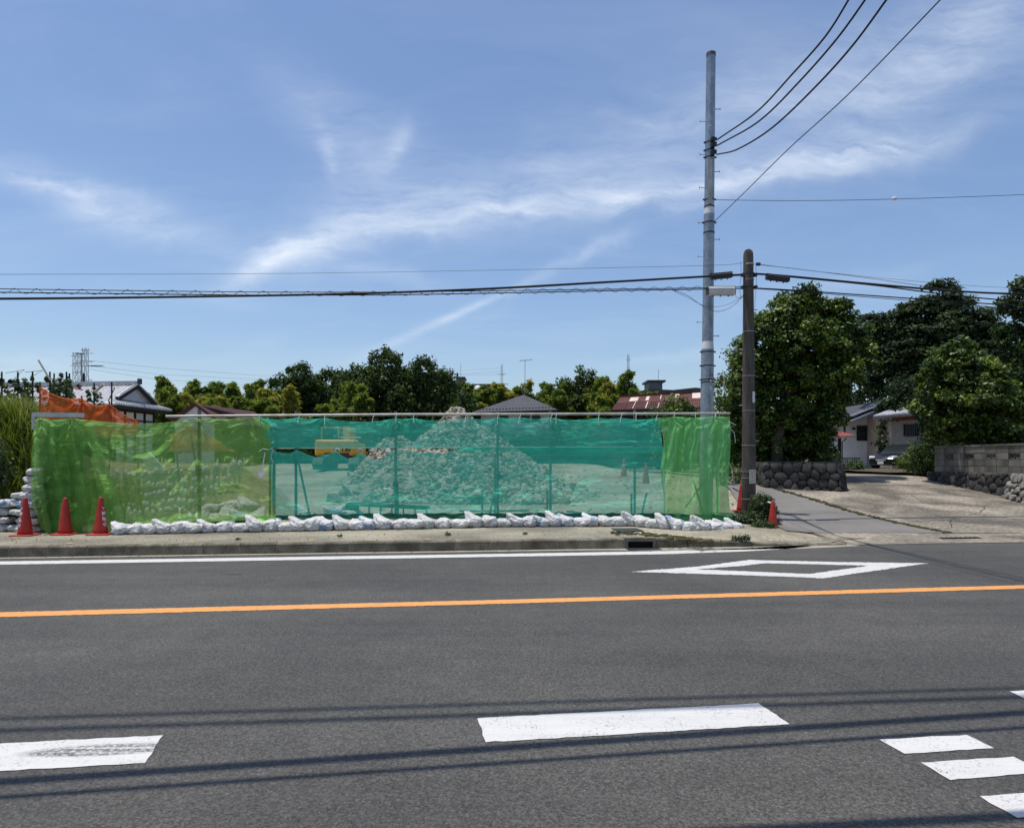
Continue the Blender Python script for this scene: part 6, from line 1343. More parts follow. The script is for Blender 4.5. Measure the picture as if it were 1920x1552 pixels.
for i, (px, top, hw, Y, lb) in enumerate(wood_specs):
    b = W(px, 872, Y); mt = L_WOOD if i not in (7, 8, 11) else L_MID
    dark = i in (3, 4, 0, 10)
    tree('woodland_tree', lb, Y, lobes_px(near_lobes(px, top, hw, Y, i + 50), Y, .7), (b.x, Y, th(b.x, Y) - .2), L_BROAD if i == 11 else (L_WOOD), .70 if i != 11 else .40, .55 if i != 11 else .3, 64, .28 if i != 11 else .14, .5, .4, 60 + i, .22, group='woodland behind the site', tone0=[.5, .5, .6, .6, .55, .5, .35, .6, .55, .5, .4, .5][i], ct=.2)
# a dark belt of shrubs closing the back of the site
rng = np.random.default_rng(77); C = []
for k in range(900):
    px = rng.uniform(470, 1340); Y = rng.uniform(44, 49); top = 800 + 14 * mn.noise(V((px * .02, 0, 0))) if px < 880 or px > 1060 else 812
    p = W(px, rng.uniform(top, 872), Y); C.append(p[:])
v, f, tn = leafpts(np.array(C), .75, 46, .24, .5, rng, .4, .42, .2, .15); o = addobj('hedge_belt', npmesh('hedge_belt', v, f, L_WOOD, tn)); tagit(o, 'dense dark shrub belt closing the back of the building site', 'shrub belt', kind='stuff')
# bamboo
def bamboo_mesh(seed, mat, h=9.0, nc=13, spread=2.2, leaf=.46):
    rng = np.random.default_rng(seed); rr_ = random.Random(seed); C = []; R_ = []; m_ = MB()
    for k in range(nc):
        az = rr_.uniform(0, 6.28); q0 = rr_.uniform(.1, 1.0) * min(1, spread * .6); bx, by = math.cos(az) * q0, math.sin(az) * q0; hh = h * rr_.uniform(.62, 1.0); lean = rr_.uniform(.15, 1.0) * spread; pts = []
        for j in range(9): t = j / 8; pts.append(V((bx + math.cos(az) * lean * (t ** 2.8), by + math.sin(az) * lean * (t ** 2.8), hh * (t - (.05 + .16 * lean / 2) * t ** 6))))
        m_.tube(pts, [.045 * (1 - .85 * j / 8) for j in range(9)], 5, False)
        for j in range(38):
            t = .18 + .82 * (j / 37); i = min(7, int(t * 8)); p = pts[i].lerp(pts[i + 1], t * 8 - i); w = .95 * (1.12 - t) ** .5 + .02
            for q in range(4): a = rr_.uniform(0, 6.28); C.append(p + V((math.cos(a) * w * rr_.random(), math.sin(a) * w * rr_.random(), rr_.uniform(-.2, .1)))); R_.append(.16 + .22 * (1.05 - t))
    culm = m_.mesh('culms', A_BAMBOO, True)
    v, f, tn = leafpts(np.array([c[:] for c in C]), np.array(R_)[:, None], 13, leaf, .22, rng, .25, .5, .24, .16, drop=1.0)
    return culm, npmesh('leaves', v, f, mat, tn)
BB = [bamboo_mesh(s, m_) for s, m_ in ((1, L_BAM), (2, L_BAM), (3, L_BAM), (4, L_BAMY))]
BS = [bamboo_mesh(8, L_BAM, 9, 1, .5), bamboo_mesh(9, L_BAM, 9, 2, .9)]
bam = [(286, 715, 51, 0, 'leftmost rounded bamboo plume right of the tiled house'), (300, 702, 54, 1, 'bamboo plume behind the leftmost one'), (326, 712, 52, 2, 'bamboo plume above the gable of the tiled house roof end'), (350, 694, 54, 1, 'bright tall bamboo plume near the maroon roof'), (372, 697, 56, 0, 'bamboo plume with ragged spiky top'), (392, 728, 50, 3, 'low rounded bamboo plume right above the maroon roof ridge'),
       (415, 702, 56, 2, 'greyish pale bamboo plume in the middle of the grove'), (440, 728, 50, 0, 'low rounded bamboo plume right of the maroon roof'), (450, 700, 57, 1, 'bamboo plume behind the low rounded ones'), (476, 706, 54, 2, 'slender pale bamboo plume before the dark wood'), (515, 730, 51, 0, 'low bamboo plume at the foot of the dark shoulder tree'), (538, 716, 52, 3, 'bamboo plume in front of the dark shoulder tree'),
       (655, 700, 53, 1, 'feathery bamboo leaning over the woodland left of the tallest tree'), (876, 700, 56, 0, 'thin bamboo plume behind the rubble peak'), (966, 706, 58, 3, 'yellowing bamboo plume by the antenna mast'), (1020, 706, 57, 2, 'bamboo plume right of the slate roof peak'), (1000, 742, 56, 3, 'low yellow bamboo behind the slate roof'), (1045, 702, 58, 1, 'pointed bamboo plume right of the slate roof'), (1124, 706, 56, 3, 'yellow-green bamboo beside the rusty roof'), (1148, 686, 56, 1, 'tall drooping bamboo left of the rusty roof'), (1172, 700, 55, 0, 'bamboo plume leaning towards the rusty roof'), (1190, 716, 54, 2, 'dark tipped bamboo nearest the rusty roof'), (925, 735, 55, 2, 'low bamboo plume left of the slate roof'), (940, 745, 54, 3, 'yellow bamboo at the left eave of the slate roof'), (905, 720, 57, 1, 'bamboo plume before the dark flat building')]
def put_bamboo(px, top, Y, pair, lb, grp='bamboo behind the site'):
    b = W(px, 872, Y); z = th(b.x, Y) - .1; hh = W(px, top, Y).z - z; t = thing('bamboo', lb, 'bamboo', (b.x, Y, z), grp); s = hh / 8.6
    addobj('culms', pair[0], t); addobj('leaves', pair[1], t); t.scale = (s * random.uniform(1.1, 1.45),) * 2 + (s,); t.rotation_euler = (0, 0, random.uniform(0, 6.28))
for px, top, Y, k, lb in bam: put_bamboo(px, top, Y, BB[k], lb)
for px, top, Y, lb in ((502, 675, 55, 'single spiky bamboo tip standing above the grove'), (380, 686, 55, 'single arching bamboo tip above the grove'), (352, 686, 56, 'feathery bamboo tip next to the arching one'), (878, 692, 57, 'single bamboo tip behind the rubble peak'), (938, 706, 60, 'pale bamboo tip in front of the far pylon'), (1160, 676, 58, 'tall drooping bamboo tip left of the concrete building'), (1048, 694, 60, 'pointed bamboo tip right of the antenna mast'), (1108, 690, 60, 'bamboo tip above the dark tree'), (296, 698, 57, 'feathery bamboo tip over the tiled house gable'), (318, 692, 58, 'thin bamboo tip left of the feathery one near the maroon roof'), (404, 690, 59, 'thin bamboo tip right of the arching one'), (428, 694, 57, 'feathery bamboo tip in the middle of the grove'), (462, 692, 58, 'ragged bamboo tip left of the single spiky one'), (486, 698, 57, 'short bamboo tip just left of the single spiky one'), (1030, 698, 59, 'thin bamboo tip close to the antenna mast'), (1182, 690, 58, 'thin bamboo tip above the rusty roof corner'), (1136, 684, 60, 'fine bamboo tip left of the tall drooping one')): put_bamboo(px, top, Y, BS[px % 2], lb)
# background trees on the right
for i, (px, top, hw, Y, lb) in enumerate(((1640, 700, 60, 64, 'distant dark tree behind the white house roof'), (1385, 770, 44, 60, 'distant dark tree behind the poles'), (1480, 760, 60, 62, 'distant dark tree behind the big glossy tree'), (1570, 740, 50, 62, 'distant dark tree left of the white house roof'), (1840, 700, 70, 60, 'distant dark tree behind the mid green tree'), (1930, 690, 60, 56, 'distant dark tree at the far right'))):
    b = W(px, 872, Y); tree('distant_tree', lb, Y, lobes_px(near_lobes(px, top, hw, Y, i + 150), Y, .7), (b.x, Y, 1.0), L_DARK, 1.0, .8, 50, .34, .5, .4, 160 + i, .25, group='distant trees on the right', tone0=.4, ct=.2)
# hedge seen through the right of the teal net
# ------------------------------------------------------------------ houses
def slab(poly_px, th_, mat, name, parent, up=(0, 0, 1)):
    """poly of (px, py, Y)"""
    P = [W(*q) for q in poly_px]; n = (P[1] - P[0]).cross(P[2] - P[0]).normalized()
    if n.z < 0: n = -n
    return MB().prism(P, -n * th_).build(name, mat, parent)
def ribs(P0, P1, P2, P3, n, w, h, mat, name, parent, stuff=True):
    """ribs from edge P0-P1 (ridge) to edge P3-P2 (eave)"""
    m_ = MB(); nn = (P1 - P0).cross(P3 - P0).normalized()
    if nn.z < 0: nn = -nn
    for k in range(n + 1):
        t = k / n; a = P0.lerp(P1, t) + nn * h * .5; b = P3.lerp(P2, t) + nn * h * .5; d = (b - a).normalized(); s = d.cross(nn); m_.obox((a + b) / 2, (b - a) / 2, s * w / 2, nn * h / 2)
    o = m_.build(name, mat, parent); 
    if stuff: o['kind'] = 'stuff'
    return o
# traditional tiled house at the left
hA = thing('tiled_house', 'traditional house with grey tiled roof and black bargeboards behind the orange net', 'house', W(230, 872, 43))
E1 = W(218, 757, 40.5); E2 = W(322, 768.5, 46); gv = (E2 - E1); gv.z = 0; gl = gv.length; g_ = gv.normalized(); r_ = V((-g_.y, g_.x, 0)) * 1.0
if r_.x > 0: r_ = -r_
ez = (E1.z + E2.z) / 2; mid = (E1 + E2) / 2; rz_ = ez + 1.38
def HA(a, b, z): return V((mid.x, mid.y, 0)) + g_ * a + r_ * b + V((0, 0, z))        # a along the gable wall, b into the house (left), z
hl = gl / 2; LN = 11.5
MB().prism([HA(-hl + .8, .75, 1.2), HA(hl - .8, .75, 1.2), HA(hl - .8, .75, ez - .05), HA(-hl + .8, .75, ez - .05)], r_ * (LN - 1.5)).build('wall', A_PLASTER, hA)
# lower skirt roof all round, main gable roof above
sk = 1.05; sz = ez + .42
MB().prism([HA(-hl, -.0, ez), HA(hl, 0, ez), HA(hl - sk, sk, sz), HA(-hl + sk, sk, sz)], (0, 0, -.09)).build('skirt_roof', A_TILE, hA)
MB().prism([HA(-hl, 0, ez), HA(-hl + sk, sk, sz), HA(-hl + sk, LN, sz), HA(-hl, LN, ez)], (0, 0, -.09)).build('skirt_roof', A_TILE, hA); MB().prism([HA(hl, 0, ez), HA(hl, LN, ez), HA(hl - sk, LN, sz), HA(hl - sk, sk, sz)], (0, 0, -.09)).build('skirt_roof', A_TILE, hA)
ribs(HA(-hl + sk, sk, sz), HA(hl - sk, sk, sz), HA(hl, 0, ez), HA(-hl, 0, ez), 24, .07, .07, A_TILE, 'tile_ribs', hA)
mo = sk - .45
for s in (-1, 1):
    MB().prism([HA(0, mo, rz_), HA(0, LN, rz_), HA(s * (hl - sk + .1), LN, sz - .04), HA(s * (hl - sk + .1), mo, sz - .04)], (0, 0, -.12)).build('main_roof', A_TILE, hA)
    MB().beam(HA(0, mo - .04, rz_ - .05), HA(s * (hl - sk + .25), mo - .04, sz - .12), .08, .30).build('bargeboard', A_BLKWOOD, hA)
    MB().beam(HA(0, mo - .02, rz_ + .06), HA(s * (hl - sk + .2), mo - .02, sz + .04), .22, .07).build('verge_tiles', A_TILE, hA)
ribs(HA(0, mo, rz_), HA(0, LN, rz_), HA(-(hl - sk + .1), LN, sz - .04), HA(-(hl - sk + .1), mo, sz - .04), 42, .07, .03, A_TILE, 'tile_ribs', hA)
ribs(HA(-hl + sk, sk, sz), HA(-hl + sk, LN, sz), HA(-hl, LN, ez), HA(-hl, sk, ez), 40, .06, .03, A_TILE, 'tile_ribs', hA)
MB().prism([HA(0, mo + .2, rz_ - .15), HA(hl - sk - .1, mo + .2, sz - .02), HA(-hl + sk + .1, mo + .2, sz - .02)], r_ * .05).build('gable_panel', A_LAV, hA)
MB().beam(HA(0, mo - .15, rz_ + .12), HA(0, LN, rz_ + .12), .22, .26).build('ridge_tiles', A_TILE, hA); MB().obox(HA(0, mo - .2, rz_ + .22), g_ * .12, r_ * .08, (0, 0, .17)).build('ridge_end_tile', A_SLATE, hA)
MB().beam(HA(-hl + .05, .02, ez - .14), HA(hl - .05, .02, ez - .14), .12, .12).build('eave_board', A_BLKWOOD, hA); MB().prism([HA(-hl + .1, .05, ez - .16), HA(hl - .1, .05, ez - .16), HA(hl - .75, .74, ez - .2), HA(-hl + .75, .74, ez - .2)], (0, 0, -.03)).build('eave_soffit', A_BLKWOOD, hA)
for a in np.linspace(-hl + .85, hl - .85, 5): MB().obox(HA(a, .71, (1.2 + ez) / 2), g_ * .06, r_ * .05, (0, 0, (ez - 1.2) / 2)).build('timber_post', A_BLKWOOD, hA)
for z, h in ((ez - .28, .14), (ez - .85, .09), (ez - 1.35, .05)): MB().beam(HA(-hl + .8, .70, z), HA(hl - .8, .70, z), .08, h).build('timber_beam', A_BLKWOOD, hA)
MB().beam(HA(-hl + .82, .715, ez - 1.9), HA(-.9, .715, ez - 1.9), .03, .95).build('window', A_GLASSD, hA)
MB().prism([HA(-hl + .03, .03, ez - .2), HA(-hl + .03, LN, ez - .2), HA(-hl + .03, LN, ez), HA(-hl + .03, .03, ez)], g_ * .06).build('eave_board', A_BLKWOOD, hA)
MB().prism([HA(-hl + .78, .8, 1.3), HA(-hl + .78, LN - .6, 1.3), HA(-hl + .78, LN - .6, ez - .2), HA(-hl + .78, .8, ez - .2)], g_ * .03).build('dark_shutters', A_BLKWOOD, hA)
# antenna mast and post
am = thing('antenna_mast', 'thin antenna mast on a thick black post beside the tiled roof', 'antenna', W(156, 760, 44))
MB().tube([W(157, 760, 44), W(157, 700, 44)], .075, 8).build('post', A_BLKWOOD, am); MB().tube([W(153, 760, 44), W(153, 663, 44)], .022, 6).build('mast', A_IRON, am)
MB().tube([W(141, 662.5, 43.6), W(175, 662.5, 44.4)], .014, 5).build('boom', A_IRON, am); MB().tube([W(132, 686, 43.6), W(180, 686, 44.4)], .014, 5).build('boom', A_IRON, am)
for k in range(9): c = W(168 + k * 3, 686, 44.2); MB().tube([c + V((0, -.25, .0)), c + V((0, .25, 0))], .010, 4).tube([c + V((0, 0, -.06)), c + V((0, 0, .06))], .010, 4).build('element', A_IRON, am)
for k in range(5): c = W(142 + k * 3, 663, 44); MB().tube([c + V((0, -.3, 0)), c + V((0, .3, 0))], .010, 4).tube([c + V((0, 0, -.05)), c + V((0, 0, .07))], .008, 4).build('element', A_IRON, am)
# maroon roofed house
hB = thing('maroon_roof_house', 'small house with a dark maroon roof behind the left end of the pipe rail', 'house', W(380, 872, 40))
ap = W(366, 757, 37); rb = W(440, 772, 41.5); ll = W(318, 786, 36.6); lr = W(404, 786, 36.6)
MB().prism([W(366, 761, 37.05), W(402, 785, 37.05), W(402, 872, 37.05), W(328, 872, 37.05), W(328, 785, 37.05)], (-1.9, 4.5, 0)).build('wall', A_LAV, hB)
dd = V((1.05, 5.6, 0))
for a, b in ((ap, ll), (ap, W(414, 792, 36.6))): MB().prism([a, b, b + dd, a + dd], (0, 0, -.10)).build('roof', A_BROWNROOF, hB); MB().beam(a + V((0, -.03, -.02)), b + V((0, -.03, -.02)), .06, .14).build('bargeboard', A_BROWNROOF, hB)
MB().prism([W(368, 758, 37.2), W(440, 775, 38.2), W(440, 790, 38.2), W(368, 790, 37.2)], (0, .2, 0)).build('side_roof', A_BROWNROOF, hB)
MB().beam(W(374, 766, 36.5), W(374, 790, 36.5), .10, .10, up=(1, 0, 0)).build('chimney_post', A_BLKWOOD, hB)
# slate hip roof house
hC = thing('slate_roof_house', 'house with a dark slate hip roof behind the middle of the fence', 'house', W(985, 872, 48))
pk = W(982, 740, 49.5); fl, fr_ = W(884, 773, 46), W(1046, 768, 46); bl_, br_ = W(905, 773, 53.5), W(1042, 768, 53.5); mx_ = W(1059, 770, 50)
pk2 = pk + V((.3, 0, 0))
m_ = MB().add([fl, fr_, br_, bl_, pk], [(0, 1, 4), (1, 2, 4), (2, 3, 4), (3, 0, 4), (3, 2, 1, 0)]); m_.build('roof', A_SLATE, hC)
MB().beam(fl + V((0, -.02, -.1)), fr_ + V((0, -.02, -.1)), .10, .14).build('gutter', A_BLKWOOD, hC); MB().beam(fr_ + V((.02, 0, -.1)), br_ + V((.02, 0, -.1)), .10, .14).build('gutter', A_BLKWOOD, hC)
wl = MB(); wl.prism([fl + V((.6, .6, -.12)), fr_ + V((-.5, .6, -.12)), V((fr_.x - .5, fr_.y + .6, 1.2)), V((fl.x + .6, fl.y + .6, 1.2))], (0, 5.8, 0)); wl.build('wall', A_LAV, hC)
for px in (945, 985, 1005): c = W(px, 783, 46.55); MB().obox(c, (.28, 0, 0), (0, .03, 0), (0, 0, .32)).build('window', A_GLASSD, hC)
for k in range(26):
    a = fl.lerp(fr_, (k + .5) / 26) + V((0, .35, .20)); MB().obox(a, (.05, 0, 0), (0, .02, 0), (0, 0, .03)).build('snow_guard', A_BLKWOOD, hC)
MB().prism([W(1046, 772, 48.5), W(1062, 777, 48), W(1062, 779, 48), W(1046, 779, 48.5)], (0, 2, 0)).build('side_roof', A_SLATE, hC)
an = thing('tv_antenna', 'television antenna on a tall mast over the slate roof', 'antenna', W(984, 741, 49.5))
MB().tube([W(984, 742, 49.5), W(984.5, 676, 49.5)], .022, 6).build('mast', A_GALVP, an); MB().tube([W(974, 676.5, 49.2), W(998, 674.5, 49.8)], .02, 5).build('boom', A_GALVP, an)
for k in range(9): c = W(976 + k * 2.6, 676 - k * .2, 49.5); MB().tube([c + V((0, -.35, 0)), c + V((0, .35, 0))], .012, 4).tube([c + V((-.0, 0, -.06)), c + V((0, 0, .06))], .01, 4).build('element', A_WHITEP, an)
MB().tube([W(980, 738, 49.5), W(984, 722, 49.5), W(989, 738, 49.5)], .010, 4).build('brace', A_GALVP, an)
# flat buildings behind the wood
for nm_, x0, x1, y0_, Y, lb in (('flat_building', 846, 888, 727, 90, 'dark flat-roofed building tower behind the wood'), ('flat_building', 886, 946, 722, 88, 'dark flat-roofed building left of the far pylon')):
    t = thing(nm_, lb, 'building', W((x0 + x1) / 2, 872, Y)); a = W(x0 + 2, y0_ + 2, Y); b = W(x1 - 2, y0_ + 2, Y)
    MB().box(a.x, b.x, Y, Y + 8, 1.5, a.z).build('wall', A_CONCR, t); a = W(x0, y0_, Y); b = W(x1, y0_, Y); MB().box(a.x, b.x, Y - .5, Y + 8.5, a.z - .25, a.z + .1).build('roof_slab', A_SLATE, t)
    for k in range(3): c = W(x0 + (x1 - x0) * (.2 + .3 * k), y0_ + 14, Y - .05); MB().obox(c, (.5, 0, 0), (0, .04, 0), (0, 0, .55)).build('window', A_GLASSD, t)
    if x0 == 846: a = W(855, 707, Y); b = W(869, 727, Y); MB().box(a.x, b.x, Y + 1, Y + 4, b.z - .3, a.z).build('roof_box', A_CONCR, t); MB().box(a.x - .15, b.x + .15, Y + .8, Y + 4.2, a.z, a.z + .15).build('roof_cap', A_SLATE, t)
    if x0 == 886: c = W(896, 736, Y - 1); MB().lathe([(.5, 0), (.62, .3), (.5, .75), (.1, .9)], 12, c).build('white_tank', A_WHITEP, t, smooth=True)
t = thing('concrete_building', 'grey concrete building with a rooftop box behind the rusty red roof', 'building', W(1262, 872, 78)); Y = 78
a = W(1204, 735, Y); b = W(1322, 735, Y); MB().box(a.x, b.x, Y, Y + 9, 1.5, a.z).build('wall', A_CONCR, t)
MB().prism([W(1200, 733, Y - .6), W(1217, 729, Y - .6), W(1262, 731, Y - .6), W(1262, 736.5, Y - .6), W(1200, 737, Y - .6)], (0, 10, 0)).build('roof_slab', A_SLATE, t); MB().prism([W(1262.2, 731, Y - .6), W(1304, 726.5, Y - .6), W(1330, 729, Y - .6), W(1330, 734, Y - .6), W(1262.2, 736.5, Y - .6)], (0, 10, 0)).build('roof_slab', A_SLATE, t)
a = W(1217.5, 716, Y + 1); b = W(1242, 729, Y + 1); MB().box(a.x, b.x, Y + 1, Y + 4, b.z - .2, a.z).build('roof_box', A_CONCR, t); MB().box(a.x - .25, b.x + .35, Y + .8, Y + 4.2, a.z, a.z + .2).build('roof_cap', A_SLATE, t)
for k in range(5): c = W(1222 + k * 18, 746, Y - .03); MB().obox(c, (.4, 0, 0), (0, .04, 0), (0, 0, .4)).build('window', A_GLASSD, t)
MB().tube([W(1234, 716, Y + 1), W(1235, 693, Y + 1)], .03, 5).build('lightning_rod', A_GALVP, t); MB().tube([W(864, 707, 90), W(864, 682, 90)], .03, 5).build('lightning_rod', A_GALVP, bpy.data.objects['flat_building'])
# rusty red shed roof
t = thing('rusty_shed', 'long open shed with a rusty red patched metal roof', 'shed', W(1235, 872, 42)); 
TL, TR, BR, BLp = W(1164, 744.5, 44), W(1332, 735, 43), W(1336, 763, 40.5), W(1148, 768, 41.5)
npan = 8
for r in range(2):
    for k in range(npan):
        a = TL.lerp(TR, k / npan); b = TL.lerp(TR, (k + .985) / npan); c = BLp.lerp(BR, (k + .985) / npan); d = BLp.lerp(BR, k / npan)
        q = [a.lerp(d, r * .5), b.lerp(c, r * .5), b.lerp(c, .5 + r * .5), a.lerp(d, .5 + r * .5)]; off_ = V((0, 0, -.03 * r + random.uniform(-.012, .012)))
        MB().prism([p + off_ for p in q], (0, 0, -.03)).build('roof_sheet', A_REDROOF, t)
def rp(u, v): return TL.lerp(TR, u).lerp(BLp.lerp(BR, u), v) + V((0, -.02, .03))
for u0, u1, v0, v1 in ((.125, .215, .12, .42), (.30, .335, .10, .40), (.455, .465, .02, .35), (.60, .66, .05, .30), (.80, .90, .02, .40), (.33, .34, .5, .98), (.20, .207, .48, .98), (.455, .462, .62, .98)):
    MB().prism([rp(u0, v0), rp(u1, v0), rp(u1, v1), rp(u0, v1)], (0, 0, -.015)).build('patch', A_PATCH, t)
ribs(TL, TR, BR, BLp, 60, .03, .03, A_REDROOF, 'corrugations', t); MB().beam(TL + V((0, 0, .05)), TR + V((0, 0, .05)), .22, .12).build('ridge_cap', A_REDROOF, t)
MB().beam(BLp + V((0, -.02, -.08)), BR + V((0, -.02, -.08)), .08, .14).build('eave_beam', A_BLKWOOD, t); MB().prism([BLp + V((.3, 2.2, -.2)), BR + V((0, 2.2, -.2)), V((BR.x, BR.y + 2.2, 1.2)), V((BLp.x + .3, BLp.y + 2.2, 1.2))], (0, .1, 0)).build('back_wall', A_BLKWOOD, t)
for u in (.04, .3, .6, .95): c = BLp.lerp(BR, u); MB().beam(V((c.x, c.y + .2, 1.2)), c + V((0, .2, -.1)), .12, .12, up=(1, 0, 0)).build('timber_post', A_BLKWOOD, t)

# white house right
hw_ = thing('white_house', 'white gabled house in dappled shade behind the drive', 'house', W(1640, 872, 46)); Y = 46
MB().prism([W(1552, 812, Y), W(1648, 760, Y), W(1730, 800, Y), W(1730, 884, Y), W(1552, 884, Y)], (0, 7, 0)).build('wall', A_LAV, hw_)
for a, b in (((1648, 753, Y - .5), (1545, 806, Y - .5)), ((1648, 753, Y - .5), (1742, 800, Y - .5))):
    A_, B_ = W(*a), W(*b); MB().prism([A_, B_, B_ + V((0, 8, 0)), A_ + V((0, 8, 0))], (0, 0, -.12)).build('roof', A_SLATE, hw_); MB().beam(A_ + V((0, -.05, -.04)), B_ + V((0, -.05, -.04)), .10, .20).build('bargeboard', A_WHITEP, hw_)
for (xa, ya, xb, yb) in ((1582, 785, 1630, 765), (1594, 789, 1630, 773)):
    A_, B_ = W(xa, ya, Y - 1.1), W(xb + 14, yb - 4, Y - 1.1); MB().prism([A_, B_, B_ + V((0, 1.1, .2)), A_ + V((0, 1.1, .2))], (0, 0, -.08)).build('canopy_roof', A_SLATE, hw_); MB().beam(A_ + V((0, -.04, 0)), B_ + V((0, -.04, 0)), .06, .10).build('bargeboard', A_WHITEP, hw_)
f_ = MB().obox(W(1616, 812, Y - .03), (.34, 0, 0), (0, .04, 0), (0, 0, .50)).build('window', A_GLASSD, hw_); MB().obox(W(1616, 812, Y - .06), (.38, 0, 0), (0, .02, 0), (0, 0, .025)).build('frame', A_IRON, f_)
MB().obox(W(1583.5, 804, Y - .03), (.05, 0, 0), (0, .03, 0), (0, 0, .28)).build('window', A_GLASSD, hw_); MB().lathe([(.10, 0), (.12, .06), (.10, .14), (.03, .17)], 10, W(1601, 806, Y - .1)).build('wall_light', A_IRON, hw_)
# red porch
pr = thing('red_porch', 'small porch with a red metal roof in front of the white house', 'porch', W(1570, 872, 37)); Y = 37
A_, B_, C_, D_ = W(1535, 805, Y + 1), W(1560, 804.5, Y + 1), W(1605, 816, Y - .6), W(1530, 820, Y - .6)
MB().prism([A_, B_, C_, D_], (0, 0, -.07)).build('roof', M('red_porch_roof', (.30, .055, .045), (.20, .04, .035), 3), pr); MB().beam(D_ + V((0, -.02, -.06)), C_ + V((0, -.02, -.06)), .07, .09).build('fascia', A_CREAM, pr)
MB().beam(W(1574, 818, Y), W(1574, 872, Y), .13, .13, up=(1, 0, 0)).build('timber_post', A_BLKWOOD, pr); MB().tube([W(1588, 819, Y - .4), W(1585, 824, Y - .4), W(1579, 828, Y - .3), W(1579, 868, Y - .3)], .03, 6).build('downpipe', A_BLKWOOD, pr)
fe = thing('low_fence', 'low black railing between the porch and the car', 'fence', W(1595, 872, 38))
MB().beam(W(1578, 859, 38), W(1613, 859, 38), .04, .05).build('top_rail', A_BLKWOOD, fe)
for k in range(11): MB().beam(W(1579 + k * 3.3, 859, 38), W(1579 + k * 3.3, 869, 38), .03, .03, up=(1, 0, 0)).build('baluster', A_BLKWOOD, fe)
# beige house
hb_ = thing('beige_house', 'beige house with a pale corrugated roof above the parked car', 'house', W(1700, 872, 43)); Y = 43
MB().prism([W(1672, 778, Y), W(1790, 770, Y), W(1790, 886, Y), W(1672, 886, Y)], (0, 6, 0)).build('wall', A_BEIGE, hb_)
rA, rB, rC, rD = W(1722, 749, Y + 3), W(1800, 745, Y + 3), W(1800, 766, Y - .8), W(1638, 781, Y - .8)
MB().prism([rA, rB, rC, rD], (0, 0, -.10)).build('roof', A_TILE, hb_); ribs(rA, rB, rC, rD, 34, .06, .06, A_TILE, 'roof_ribs', hb_)
MB().beam(rD + V((0, -.02, -.1)), rC + V((0, -.02, -.1)), .08, .14).build('eave_board', A_WOOD, hb_); MB().prism([W(1672, 780, Y - .03), W(1790, 773, Y - .03), W(1790, 783, Y - .03), W(1672, 789, Y - .03)], (0, .02, 0)).build('frieze_board', A_RUST, hb_)
w_ = MB().obox(W(1709, 806, Y - .04), (.46, 0, 0), (0, .04, 0), (0, 0, .36)).build('window', A_GLASSD, hb_)
for k in range(7): MB().obox(W(1697 + k * 4, 806, Y - .10), (.015, 0, 0), (0, .015, 0), (0, 0, .38)).build('window_bar', A_BLKWOOD, w_)
# mailbox post
mb = thing('mailbox', 'pale green mailbox shelf on a post beside the bush', 'mailbox', W(1722, 876, 24.6)); Y = 24.6
MB().beam(W(1722, 832, Y), W(1723, 880, Y), .06, .06, up=(1, 0, 0)).build('post', A_WOOD, mb); MB().prism([W(1704, 826, Y), W(1735, 826, Y), W(1733, 832, Y), W(1710, 832, Y)], (0, .28, 0)).build('box', M('pale_green_metal', (.38, .48, .42), (.30, .40, .34), 4), mb)
# parked car, three-quarter front
car = thing('parked_car', 'dark parked car facing the drive with its headlights catching the sun', 'car', (0, 0, 0)); 
def carpart(name, mat, m_, smooth=True, parent=None, sharp=35): return m_.build(name, mat, parent or car, smooth=smooth, sharp=sharp)
st = [(-2.25, .45, .62, .70), (-2.1, .30, .76, .80), (-1.2, .22, .90, .86), (-.6, .20, .95, .88), (1.4, .20, .98, .88), (2.0, .24, .95, .84), (2.2, .40, .80, .76)]   # x, z low, z high, half width
m_ = MB(); ring = []
for x, zl, zh, w in st:
    ring.append([(x, -w * .92, zl), (x, -w, zl + .12), (x, -w, zh - .12), (x, -w * .86, zh), (x, 0, zh + .04), (x, w * .86, zh), (x, w, zh - .12), (x, w, zl + .12), (x, w * .92, zl)])
vs = [p for r in ring for p in r]; n = 9; fs = [(i * n + k, (i + 1) * n + k, (i + 1) * n + (k + 1) % n, i * n + (k + 1) % n) for i in range(len(ring) - 1) for k in range(n)] + [tuple(range(n)), tuple((len(ring) - 1) * n + k for k in range(n - 1, -1, -1))]
m_.v = vs; m_.f = fs; carpart('body', A_CAR, m_)
m_ = MB(); cab = [(-1.05, .92, .80), (-.35, 1.40, .66), (.9, 1.46, .66), (1.75, .98, .78)]
vs = []; 
for x, z, w in cab: vs += [(x, -w, .9), (x, -w * .93 if z < 1 else -w, z), (x, w * .93 if z < 1 else w, z), (x, w, .9)]
m_.v = vs; m_.f = [(i * 4 + k, (i + 1) * 4 + k, (i + 1) * 4 + k + 1, i * 4 + k + 1) for i in range(3) for k in range(3)] + [(0, 1, 2, 3), (15, 14, 13, 12)]; carpart('cabin_glass', A_GLASSD, m_, False)
carpart('roof', A_CAR, MB().prism([(-.35, -.64, 1.405), (.9, -.64, 1.465), (.9, .64, 1.465), (-.35, .64, 1.405)], (0, 0, .04)), False)
